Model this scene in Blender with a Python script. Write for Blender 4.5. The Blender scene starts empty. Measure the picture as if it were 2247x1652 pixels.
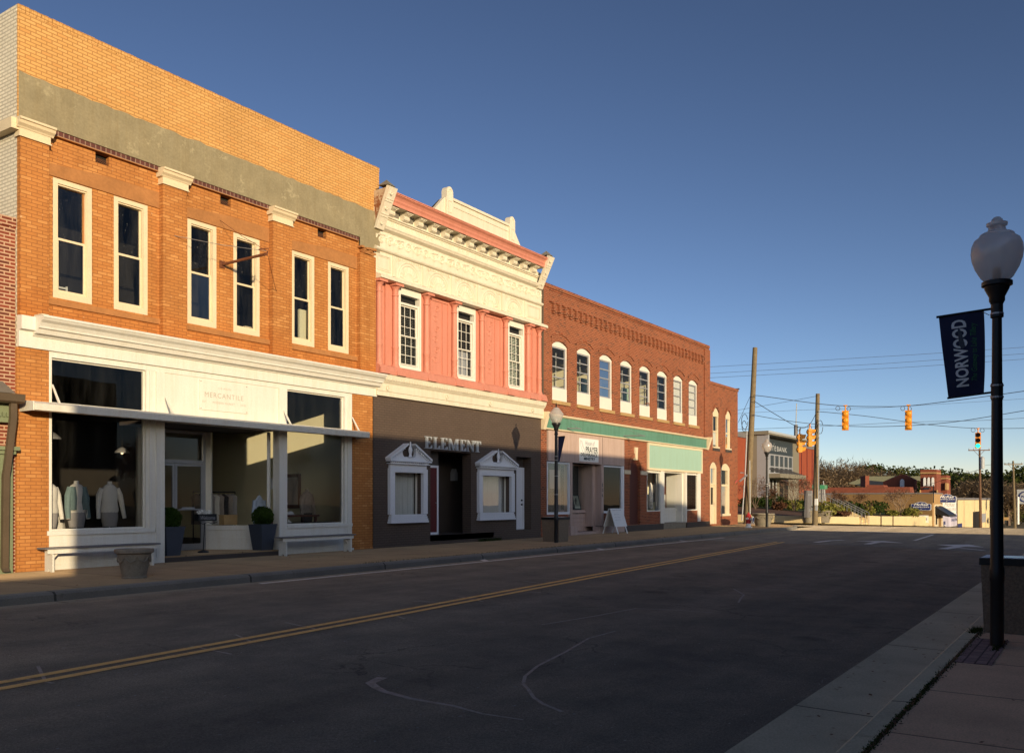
import bpy, bmesh, math, random
from mathutils import Vector, Matrix
random.seed(7)
R = math.radians
SC = bpy.context.scene
COL = SC.collection

# ------------------------------------------------------------------ camera, sky, sun, exposure
YAW = math.atan(1301.5/1960.0)               # angle between the view axis and the street (+X)
CF, SF = math.cos(YAW), math.sin(YAW)
CAMH = 1.35
cam_d = bpy.data.cameras.new('camera')
cam = bpy.data.objects.new('camera', cam_d)
COL.objects.link(cam)
SC.camera = cam
cam.location = (0, 0, CAMH)
cam.rotation_euler = (R(90), 0, YAW - R(90))
cam_d.sensor_width = 36.0
cam_d.lens = 36.0*1960.0/2247.0
cam_d.shift_y = (1096.0-826.0)/2247.0
cam_d.clip_start = 0.1
cam_d.clip_end = 3000

SUN_EL = math.atan(0.172*0.863)
SUN_EL = R(8.5)
LIGHT = Vector((0.505, 0.863, -math.tan(SUN_EL))).normalized()     # the way the light travels
GLOW = 1.1
world = bpy.data.worlds.new('World')
SC.world = world
world.use_nodes = True
wn = world.node_tree
wn.nodes.clear()
def nishita(air, dust, ozone):
    sky = wn.nodes.new('ShaderNodeTexSky')
    sky.sky_type = 'NISHITA'
    sky.sun_disc = False
    sky.sun_elevation = SUN_EL
    sky.sun_rotation = R(180 + math.degrees(math.atan2(0.505, 0.863)))
    sky.altitude = 0
    sky.air_density = air; sky.dust_density = dust; sky.ozone_density = ozone
    return sky
def wmix(kind, fac, a, b):
    m = wn.nodes.new('ShaderNodeMix'); m.data_type = 'RGBA'; m.blend_type = kind
    for sock, v in ((m.inputs[0], fac), (m.inputs[6], a), (m.inputs[7], b)):
        if hasattr(v, 'links'): wn.links.new(v, sock)
        else: sock.default_value = v
    return m.outputs[2]
# clear deep sky away from the sun, dusty bright sky round the sun
clear = nishita(0.6, 0.15, 4.0)
gm = wn.nodes.new('ShaderNodeGamma'); gm.inputs[1].default_value = 1.35
wn.links.new(clear.outputs[0], gm.inputs[0])
A = wmix('MULTIPLY', 1.0, gm.outputs[0], (2.02, 0.895, 0.52, 1))
dusty = nishita(1.0, 4.0, 2.5)
Bc = wmix('MULTIPLY', 1.0, dusty.outputs[0], (GLOW*0.70, GLOW*0.82, GLOW*1.12, 1))
tc = wn.nodes.new('ShaderNodeTexCoord')
dt = wn.nodes.new('ShaderNodeVectorMath'); dt.operation = 'DOT_PRODUCT'
wn.links.new(tc.outputs['Generated'], dt.inputs[0]); dt.inputs[1].default_value = (-LIGHT.x, -LIGHT.y, -LIGHT.z)
mr = wn.nodes.new('ShaderNodeMapRange'); mr.interpolation_type = 'SMOOTHSTEP'
mr.inputs['From Min'].default_value = -0.5; mr.inputs['From Max'].default_value = 0.95
wn.links.new(dt.outputs['Value'], mr.inputs['Value'])
skyc = wmix('MIX', mr.outputs['Result'], A, Bc)
bgn = wn.nodes.new('ShaderNodeBackground')
bgn.inputs['Strength'].default_value = 0.10
wo = wn.nodes.new('ShaderNodeOutputWorld')
wn.links.new(skyc, bgn.inputs[0])
wn.links.new(bgn.outputs[0], wo.inputs[0])

sun_d = bpy.data.lights.new('sun', 'SUN')
sun_d.energy = 3.45
sun_d.angle = R(0.53)
sun_d.color = (1.0, 0.79, 0.51)
sun = bpy.data.objects.new('sun', sun_d)
COL.objects.link(sun)
sun.rotation_euler = LIGHT.to_track_quat('-Z', 'Y').to_euler()

SC.view_settings.view_transform = 'Standard'
SC.view_settings.look = 'None'
SC.view_settings.exposure = 0.60
SC.view_settings.gamma = 1.0
SC.view_settings.use_curve_mapping = False

# ------------------------------------------------------------------ measuring
def ray(x, y):
    u = (x-1123.5)/1960.0
    return Vector((CF+u*SF, SF-u*CF, (1096.0-y)/1960.0))
def at_depth(x, y, z):
    """the point seen at (x, y) of the photograph, z metres along the view axis"""
    return Vector((0, 0, CAMH)) + ray(x, y)*z
def on_front(x, y, Y):
    r = ray(x, y)
    return Vector((0, 0, CAMH)) + r*(Y/r.y)
def on_ground(x, y, g):
    r = ray(x, y)
    return Vector((0, 0, CAMH)) + r*((g-CAMH)/r.z)

# ------------------------------------------------------------------ materials
def col(r, g, b):
    return (r, g, b, 1)
def srgb(r, g, b):
    f = lambda c: ((c/255+0.055)/1.055)**2.4 if c > 10 else c/255/12.92
    return (f(r), f(g), f(b), 1)
class N:
    def __init__(s, name):
        s.m = bpy.data.materials.new(name); s.m.use_nodes = True
        s.t = s.m.node_tree; s.t.nodes.clear()
        s.out = s.new('ShaderNodeOutputMaterial')
    def new(s, typ, **kw):
        n = s.t.nodes.new(typ)
        for k, v in kw.items():
            if hasattr(n, k): setattr(n, k, v)
            else: n.inputs[k].default_value = v
        return n
    def L(s, a, b): s.t.links.new(a, b)
    def pos(s):
        g = s.new('ShaderNodeNewGeometry'); return g.outputs['Position']
    def noise(s, vec, scale, detail=4, rough=0.55):
        n = s.new('ShaderNodeTexNoise'); n.inputs['Scale'].default_value = scale
        n.inputs['Detail'].default_value = detail; n.inputs['Roughness'].default_value = rough
        if vec: s.L(vec, n.inputs['Vector'])
        return n.outputs['Fac']
    def ramp(s, fac, stops):
        r = s.new('ShaderNodeValToRGB'); e = r.color_ramp.elements
        while len(e) < len(stops): e.new(0.5)
        for i, (p, c) in enumerate(stops):
            e[i].position = p; e[i].color = c if len(c) == 4 else (*c, 1)
        s.L(fac, r.inputs[0]); return r.outputs[0]
    def mix(s, fac, a, b, mode='MIX'):
        m = s.new('ShaderNodeMix', data_type='RGBA', blend_type=mode)
        for sock, v in ((m.inputs[0], fac), (m.inputs[6], a), (m.inputs[7], b)):
            if hasattr(v, 'links'): s.L(v, sock)
            else: sock.default_value = v
        return m.outputs[2]
    def math(s, op, a, b=0.0):
        m = s.new('ShaderNodeMath', operation=op)
        for sock, v in ((m.inputs[0], a), (m.inputs[1], b)):
            if hasattr(v, 'links'): s.L(v, sock)
            else: sock.default_value = v
        return m.outputs[0]
    def bump(s, h, strength=0.5, dist=0.01):
        b = s.new('ShaderNodeBump'); b.inputs['Strength'].default_value = strength
        b.inputs['Distance'].default_value = dist; s.L(h, b.inputs['Height']); return b.outputs[0]
    def bsdf(s, color, rough=0.8, normal=None, metal=0.0, spec=0.3):
        p = s.new('ShaderNodeBsdfPrincipled')
        for k, v in (('Base Color', color), ('Roughness', rough), ('Metallic', metal), ('Specular IOR Level', spec)):
            if hasattr(v, 'links'): s.L(v, p.inputs[k])
            else: p.inputs[k].default_value = v
        if normal: s.L(normal, p.inputs['Normal'])
        s.L(p.outputs[0], s.out.inputs[0]); return p
def paint(name, c, rough=0.6, var=0.12, scale=1.5, dirt=None, bump=0.15, grain=60, metal=0.0, spec=0.3, streak=0.0):
    n = N(name); P = n.pos()
    f = n.ramp(n.noise(P, scale, 6, 0.65), [(0.3, (0, 0, 0)), (0.72, (1, 1, 1))])
    d = tuple(x*(1-var) for x in c[:3])+(1,)
    k = n.mix(f, d, c)
    g = n.ramp(n.noise(P, grain, 2), [(0.3, (0.9, 0.9, 0.9)), (0.7, (1.06, 1.06, 1.06))])
    k = n.mix(1.0, k, g, 'MULTIPLY')
    if streak:
        mp = n.new('ShaderNodeMapping'); mp.inputs['Scale'].default_value = (7, 7, 0.55); n.L(P, mp.inputs[0])
        lo = 1-streak
        sk = n.ramp(n.noise(mp.outputs[0], 1.0, 6, 0.7), [(0.32, (lo, lo*0.97, lo*0.92)), (0.55, (1, 1, 1))])
        k = n.mix(1.0, k, sk, 'MULTIPLY')
        mp2 = n.new('ShaderNodeMapping'); mp2.inputs['Scale'].default_value = (22, 22, 1.5); n.L(P, mp2.inputs[0])
        s2 = n.ramp(n.noise(mp2.outputs[0], 1.0, 3, 0.6), [(0.30, (lo, lo*0.96, lo*0.9)), (0.42, (1, 1, 1))])
        k = n.mix(0.6, k, n.mix(1.0, k, s2, 'MULTIPLY'))
    if dirt:
        df = n.ramp(n.noise(P, dirt[1], 8, 0.75), [(dirt[2], (0, 0, 0)), (dirt[2]+0.07, (1, 1, 1))])
        k = n.mix(df, k, dirt[0])
    n.bsdf(k, rough, n.bump(n.noise(P, grain*0.6, 3), bump, 0.006), metal, spec)
    return n.m
def brick(name, ca, cb, mortar, w=0.205, h=0.0677, m=0.009, tint=None, spots=None, bump=0.6, big=(0.9, 1.08), patch=None, rough=0.85, low=None):
    n = N(name); P = n.pos()
    sp = n.new('ShaderNodeSeparateXYZ'); n.L(P, sp.inputs[0])
    cb_ = n.new('ShaderNodeCombineXYZ'); n.L(n.math('ADD', sp.outputs[0], sp.outputs[1]), cb_.inputs[0]); n.L(sp.outputs[2], cb_.inputs[1])
    bt = n.new('ShaderNodeTexBrick')
    bt.offset = 0.5; bt.squash = 1.0
    n.L(cb_.outputs[0], bt.inputs['Vector'])
    for k, v in (('Scale', 1.0), ('Brick Width', w), ('Row Height', h), ('Mortar Size', m), ('Mortar Smooth', 0.25), ('Bias', 0.0)):
        bt.inputs[k].default_value = v
    bt.inputs['Color1'].default_value = ca; bt.inputs['Color2'].default_value = cb; bt.inputs['Mortar'].default_value = mortar
    k = bt.outputs['Color']
    lo, hi = big
    f = n.ramp(n.noise(P, 0.7, 6, 0.65), [(0.3, (lo, lo, lo)), (0.7, (hi, hi, hi))])
    k = n.mix(1.0, k, f, 'MULTIPLY')
    # single bricks that differ: cells the size of a brick
    row = n.math('FLOOR', n.math('DIVIDE', sp.outputs[2], h))
    odd = n.math('SUBTRACT', 1.0, n.math('FLOORED_MODULO', row, 2.0))
    bx = n.math('FLOOR', n.math('DIVIDE', n.math('ADD', n.math('ADD', sp.outputs[0], sp.outputs[1]), n.math('MULTIPLY', odd, w*0.5)), w))
    cc_ = n.new('ShaderNodeCombineXYZ'); n.L(bx, cc_.inputs[0]); n.L(row, cc_.inputs[1])
    wh = n.new('ShaderNodeTexWhiteNoise'); n.L(cc_.outputs[0], wh.inputs['Vector'])
    if spots:
        sf = n.ramp(wh.outputs['Value'], [(spots[1], (0, 0, 0)), (spots[1]+0.02, (1, 1, 1))])
        notm = n.math('SUBTRACT', 1.0, bt.outputs['Fac'])
        k = n.mix(n.math('MULTIPLY', n.math('MULTIPLY', sf, notm), 0.75), k, spots[0])
    if low:
        zf = n.ramp(n.math('MULTIPLY', n.math('ADD', sp.outputs[2], n.math('MULTIPLY', n.noise(P, 1.2, 4), 0.8)), 0.1), [(0.50, (1, 1, 1)), (0.60, (0, 0, 0))])
        zg = n.ramp(n.math('MULTIPLY', sp.outputs[2], 0.1), [(0.44, (0, 0, 0)), (0.47, (1, 1, 1))])
        k = n.mix(n.math('MULTIPLY', n.math('MULTIPLY', zf, zg), 0.8), k, n.mix(1.0, k, low, 'MULTIPLY'))
        # soot and wash marks running down
        mp_ = n.new('ShaderNodeMapping'); mp_.inputs['Scale'].default_value = (2.2, 2.2, 0.35); n.L(P, mp_.inputs[0])
        k = n.mix(1.0, k, n.ramp(n.noise(mp_.outputs[0], 1.0, 6, 0.7), [(0.30, (0.80, 0.76, 0.72)), (0.5, (1, 1, 1)), (0.72, (1.08, 1.08, 1.06))]), 'MULTIPLY')
        wf = n.ramp(n.noise(P, 14, 3, 0.5), [(0.735, (0, 0, 0)), (0.75, (1, 1, 1))])
        k = n.mix(n.math('MULTIPLY', wf, 0.6), k, col(0.60, 0.45, 0.28))
    if patch:
        pf = n.ramp(n.noise(P, patch[1], 8, 0.8), [(patch[2], (0, 0, 0)), (patch[2]+0.05, (1, 1, 1))])
        k = n.mix(pf, k, patch[0])
    h1 = n.math('MULTIPLY', bt.outputs['Fac'], -1.0)
    h2 = n.math('ADD', h1, n.math('MULTIPLY', n.noise(P, 45, 3), 0.35))
    n.bsdf(k, rough, n.bump(h2, bump, 0.008), 0, 0.2)
    return n.m
def glass(name, tint=(0.97, 0.98, 0.98, 1), ior=1.5, rough=0.0, boost=1.0, wav=0.02, speck=0.15, dust=0.02):
    n = N(name)
    tr = n.new('ShaderNodeBsdfTransparent'); tr.inputs[0].default_value = tint
    gl = n.new('ShaderNodeBsdfGlossy'); gl.inputs['Roughness'].default_value = rough
    fr = n.new('ShaderNodeFresnel'); fr.inputs['IOR'].default_value = ior
    b = n.bump(n.noise(n.pos(), 1.3, 1), wav, 0.05); n.L(b, gl.inputs['Normal'])
    mx = n.new('ShaderNodeMixShader')
    f = n.math('MULTIPLY', fr.outputs[0], boost)
    n.L(f, mx.inputs[0]); n.L(tr.outputs[0], mx.inputs[1]); n.L(gl.outputs[0], mx.inputs[2])
    # dust and specks on the pane
    df = n.new('ShaderNodeBsdfDiffuse'); df.inputs[0].default_value = (0.55, 0.55, 0.52, 1)
    sp_ = n.ramp(n.noise(n.pos(), 38, 2, 0.4), [(0.74, (0, 0, 0)), (0.77, (1, 1, 1))])
    mpz = n.new('ShaderNodeMapping'); mpz.inputs['Scale'].default_value = (5, 5, 0.8); n.L(n.pos(), mpz.inputs[0])
    hz = n.ramp(n.noise(mpz.outputs[0], 1.0, 6, 0.7), [(0.40, (0, 0, 0)), (0.80, (1, 1, 1))])
    ff = n.math('ADD', n.math('MULTIPLY', sp_, speck), n.math('MULTIPLY', hz, dust))
    m2 = n.new('ShaderNodeMixShader'); n.L(ff, m2.inputs[0]); n.L(mx.outputs[0], m2.inputs[1]); n.L(df.outputs[0], m2.inputs[2])
    n.L(m2.outputs[0], n.out.inputs[0])
    return n.m
def leaf(name, ca, cb, rough=0.7):
    n = N(name)
    P = n.pos(); f = n.ramp(n.noise(P, 2.5, 3), [(0.35, ca), (0.65, cb)])
    d = n.new('ShaderNodeBsdfDiffuse'); n.L(f, d.inputs[0])
    t = n.new('ShaderNodeBsdfTranslucent'); n.L(f, t.inputs[0])
    mx = n.new('ShaderNodeMixShader'); mx.inputs[0].default_value = 0.25
    n.L(d.outputs[0], mx.inputs[1]); n.L(t.outputs[0], mx.inputs[2]); n.L(mx.outputs[0], n.out.inputs[0])
    return n.m
def emit(name, c, s):
    n = N(name); e = n.new('ShaderNodeEmission'); e.inputs[0].default_value = c; e.inputs[1].default_value = s
    n.L(e.outputs[0], n.out.inputs[0]); return n.m

M = {}
M['buff'] = brick('buff_brick', col(0.47, 0.20, 0.057), col(0.42, 0.168, 0.045), col(0.27, 0.105, 0.033), m=0.008, spots=(col(0.53, 0.25, 0.08), 0.85), patch=(col(0.33, 0.14, 0.06), 0.9, 0.66), bump=0.3, low=col(0.98, 0.76, 0.55))
M['yellow_brick'] = brick('yellow_brick', col(0.62, 0.35, 0.125), col(0.57, 0.31, 0.10), col(0.37, 0.19, 0.062), m=0.012, spots=(col(0.54, 0.27, 0.085), 0.88), bump=0.15, big=(0.86, 1.07))
M['white_brick'] = brick('whitewashed_brick', col(0.76, 0.70, 0.56), col(0.70, 0.65, 0.52), col(0.50, 0.45, 0.35), m=0.014, patch=(col(0.34, 0.31, 0.24), 1.8, 0.64), bump=1.0)
M['red_brick'] = brick('old_red_brick', col(0.27, 0.072, 0.030), col(0.19, 0.05, 0.022), col(0.31, 0.15, 0.085), m=0.012, spots=(col(0.09, 0.03, 0.02), 0.86), patch=(col(0.17, 0.06, 0.035), 0.9, 0.66), bump=0.5)
M['red_brick_light'] = brick('pale_joint_red_brick', col(0.25, 0.06, 0.032), col(0.16, 0.04, 0.022), col(0.47, 0.30, 0.19), m=0.014, spots=(col(0.11, 0.04, 0.025), 0.8))
M['far_brick'] = paint('distant_red_brick', col(0.25, 0.075, 0.042), 0.9, 0.25, 0.8)
M['dark_brick_paint'] = brick('dark_painted_brick', col(0.108, 0.078, 0.058), col(0.098, 0.070, 0.052), col(0.068, 0.050, 0.040), m=0.010, patch=(col(0.38, 0.33, 0.27), 13, 0.755), bump=0.5, rough=0.6)
M['purple_brick'] = brick('purplish_brick', col(0.12, 0.045, 0.035), col(0.085, 0.03, 0.025), col(0.30, 0.20, 0.14), w=0.11, h=0.11, m=0.010)
M['stucco'] = paint('grey_stucco', col(0.30, 0.255, 0.155), 0.95, 0.26, 2.2, dirt=(col(0.36, 0.31, 0.19), 1.6, 0.57), bump=0.9, grain=22, streak=0.07)
M['stone'] = paint('brown_lintel_stone', col(0.42, 0.185, 0.062), 0.9, 0.25, 2.5, bump=0.9, grain=18)
M['sandstone'] = paint('sandstone', col(0.46, 0.30, 0.13), 0.9, 0.22, 3, bump=0.5, grain=30)
M['cream'] = paint('cream_trim', col(0.72, 0.60, 0.40), 0.55, 0.10, 2.5, dirt=(col(0.45, 0.36, 0.22), 3, 0.74))
M['white'] = paint('white_storefront', col(0.72, 0.70, 0.62), 0.55, 0.06, 1.5, streak=0.05, dirt=(col(0.45, 0.43, 0.38), 9, 0.76))
M['ivory'] = paint('ivory_pressed_metal', col(0.71, 0.65, 0.51), 0.55, 0.07, 1.2, streak=0.07, dirt=(col(0.42, 0.25, 0.12), 3, 0.78))
M['pink'] = paint('salmon_pink', col(0.60, 0.24, 0.165), 0.55, 0.08, 1.2, streak=0.10)
M['dark_paint'] = paint('charcoal_paint', col(0.07, 0.056, 0.048), 0.6, 0.2, 2)
M['window_white'] = paint('window_white', col(0.72, 0.69, 0.60), 0.5, 0.05, 3)
M['blue_white'] = paint('white_surround', col(0.74, 0.75, 0.76), 0.5, 0.05, 3)
M['palepink'] = paint('pale_pink_board', col(0.50, 0.37, 0.31), 0.6, 0.08, 1.5, streak=0.12)
M['mint'] = paint('mint_board', col(0.33, 0.50, 0.40), 0.6, 0.05, 1, streak=0.03)
M['green_band'] = paint('green_fascia', col(0.115, 0.265, 0.19), 0.6, 0.12, 1.5, streak=0.18)
M['sage'] = paint('sage_green_trim', col(0.20, 0.235, 0.135), 0.6, 0.1, 2)
M['brown_metal'] = paint('brown_gutter', col(0.135, 0.098, 0.062), 0.5, 0.2, 2, metal=0.2)
M['rust'] = paint('rusty_steel', col(0.20, 0.07, 0.03), 0.8, 0.4, 8, bump=0.5)
M['weathered'] = paint('rust streaked cream metal', col(0.55, 0.42, 0.28), 0.8, 0.25, 4, dirt=(col(0.22, 0.08, 0.03), 2.2, 0.52))
M['black_metal'] = paint('black_pole_paint', col(0.012, 0.013, 0.014), 0.42, 0.2, 3, spec=0.4)
M['alu'] = paint('aluminium_frame', col(0.42, 0.42, 0.42), 0.35, 0.1, 3, metal=0.6)
M['greyroof'] = paint('weathered_metal_roof', col(0.22, 0.20, 0.16), 0.7, 0.25, 3)
M['glass'] = glass('window_glass', boost=0.95)
M['glass_far'] = glass('clear_house_glass', boost=0.32)
M['old_glass'] = glass('old_window_glass', (0.75, 0.78, 0.8, 1), boost=0.85, wav=0.16, speck=0.5, dust=0.035)
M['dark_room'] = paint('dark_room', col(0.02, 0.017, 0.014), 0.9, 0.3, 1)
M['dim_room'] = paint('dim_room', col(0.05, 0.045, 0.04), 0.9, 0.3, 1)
M['room_cream'] = paint('cream_room_wall', col(0.80, 0.75, 0.50), 0.9, 0.05, 1)
M['floor_dark'] = paint('dark_shop_floor', col(0.04, 0.03, 0.022), 0.5, 0.3, 2)
M['curtain'] = paint('pale_curtain', col(0.55, 0.56, 0.52), 0.9, 0.1, 4)
M['blind'] = paint('window_blind', col(0.52, 0.56, 0.46), 0.7, 0.05, 4)
M['concrete'] = paint('planter_concrete', col(0.27, 0.235, 0.175), 0.95, 0.3, 5, bump=0.8, grain=40, dirt=(col(0.14, 0.12, 0.09), 6, 0.62))
M['aggregate'] = paint('brown_aggregate', col(0.30, 0.23, 0.155), 0.9, 0.45, 35, bump=0.9, grain=90, dirt=(col(0.50, 0.42, 0.32), 40, 0.66))
M['wood_grey'] = paint('grey_seat_board', col(0.19, 0.18, 0.18), 0.6, 0.2, 6)
M['wood_pole'] = paint('weathered_pole', col(0.23, 0.175, 0.10), 0.9, 0.35, 6, bump=0.6)
M['wood_brown'] = paint('brown_pole', col(0.17, 0.095, 0.055), 0.9, 0.3, 6)
M['wire'] = paint('black_wire', col(0.03, 0.035, 0.045), 0.5, 0.1, 3)
M['signal'] = paint('signal_yellow', col(0.80, 0.31, 0.02), 0.4, 0.1, 6)
M['lens_dark'] = paint('dark_lens', col(0.015, 0.008, 0.006), 0.2, 0.1, 6)
M['lens_green'] = emit('green_light', (0.02, 0.85, 0.50, 1), 1.6)
M['bulb'] = emit('warm_bulb', (1.0, 0.75, 0.40, 1), 1.5)
M['navy'] = paint('navy_fabric', col(0.013, 0.019, 0.060), 0.7, 0.2, 8)
M['letter_grey'] = paint('banner_lettering', col(0.30, 0.31, 0.33), 0.7, 0.1, 8)
M['letter_green'] = paint('green_script', col(0.04, 0.20, 0.07), 0.7, 0.1, 8)
M['letter_pale'] = paint('pale_letters', col(0.40, 0.42, 0.43), 0.5, 0.05, 8)
M['letter_grey2'] = paint('grey_sign_print', col(0.42, 0.38, 0.30), 0.6, 0.02, 8)
M['letter_dark'] = paint('dark_sign_print', col(0.03, 0.05, 0.055), 0.6, 0.1, 8)
M['slate'] = paint('slate_planter', col(0.05, 0.06, 0.08), 0.5, 0.1, 5)
M['topiary'] = leaf('boxwood', col(0.022, 0.045, 0.008), col(0.055, 0.09, 0.018))
M['cloth_white'] = paint('white_knit', col(0.72, 0.69, 0.62), 0.95, 0.12, 9, bump=0.6)
M['cloth_grey'] = paint('grey_dress_form', col(0.36, 0.34, 0.33), 0.95, 0.1, 9)
M['cloth_denim'] = paint('denim_jacket', col(0.16, 0.23, 0.23), 0.95, 0.2, 9)
M['cloth_dark'] = paint('black_trousers', col(0.03, 0.03, 0.035), 0.9, 0.1, 9)
M['cloth_blue'] = paint('pale_blue_shirt', col(0.42, 0.50, 0.60), 0.9, 0.15, 12)
M['cloth_tan'] = paint('beige_tops', col(0.36, 0.31, 0.27), 0.9, 0.3, 12)
M['red_door'] = paint('red_door', col(0.11, 0.012, 0.012), 0.5, 0.1, 3)
M['brown_door'] = paint('maroon_door', col(0.10, 0.03, 0.02), 0.6, 0.2, 3)
M['red_paint'] = paint('hydrant_red', col(0.45, 0.03, 0.03), 0.45, 0.15, 8)
M['bank_grey'] = paint('bank_grey_panel', col(0.21, 0.19, 0.14), 0.6, 0.05, 1)
M['bank_dark'] = paint('bank_sign_panel', col(0.035, 0.045, 0.05), 0.5, 0.1, 1)
M['bank_red'] = paint('bank_brick', col(0.30, 0.068, 0.03), 0.9, 0.2, 1)
M['cream_wall'] = paint('cream_wall', col(0.72, 0.58, 0.32), 0.9, 0.12, 0.8)
M['tan_wall'] = paint('tan_wall', col(0.24, 0.145, 0.06), 0.9, 0.1, 0.5)
M['tan_light'] = paint('tan_front', col(0.42, 0.26, 0.11), 0.9, 0.1, 0.5)
M['sign_blue'] = paint('navy_sign', col(0.025, 0.04, 0.16), 0.5, 0.1, 4)
M['sign_white'] = paint('white_sign', col(0.78, 0.78, 0.74), 0.5, 0.04, 4)
M['sign_green'] = paint('street_sign_green', col(0.02, 0.16, 0.07), 0.5, 0.1, 4)
M['sign_lilac'] = paint('lilac_sign', col(0.66, 0.62, 0.74), 0.5, 0.45, 0.35)
M['roof_green'] = paint('grey_green_roof', col(0.24, 0.24, 0.155), 0.8, 0.1, 0.5)
M['roof_dark'] = paint('dark_roof', col(0.03, 0.035, 0.05), 0.8, 0.1, 0.5)
M['bark'] = paint('bark', col(0.18, 0.125, 0.085), 0.9, 0.3, 3)
M['bark_pale'] = paint('pale_bark', col(0.36, 0.26, 0.18), 0.9, 0.2, 3)
M['twig'] = leaf('brown_twigs', col(0.16, 0.085, 0.05), col(0.24, 0.14, 0.085))
M['twig_tan'] = leaf('tan_twigs', col(0.20, 0.145, 0.085), col(0.30, 0.215, 0.125))
M['pine'] = leaf('pine_needles', col(0.035, 0.055, 0.014), col(0.10, 0.115, 0.032))
M['pine2'] = leaf('cedar_foliage', col(0.055, 0.07, 0.02), col(0.14, 0.135, 0.042))
M['shrub'] = leaf('dark_shrub', col(0.022, 0.04, 0.012), col(0.055, 0.08, 0.02))
M['shrub_gold'] = leaf('golden_shrub', col(0.14, 0.15, 0.03), col(0.26, 0.24, 0.06))
M['shrub_red'] = leaf('russet_shrub', col(0.10, 0.045, 0.03), col(0.16, 0.085, 0.045))

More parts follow.
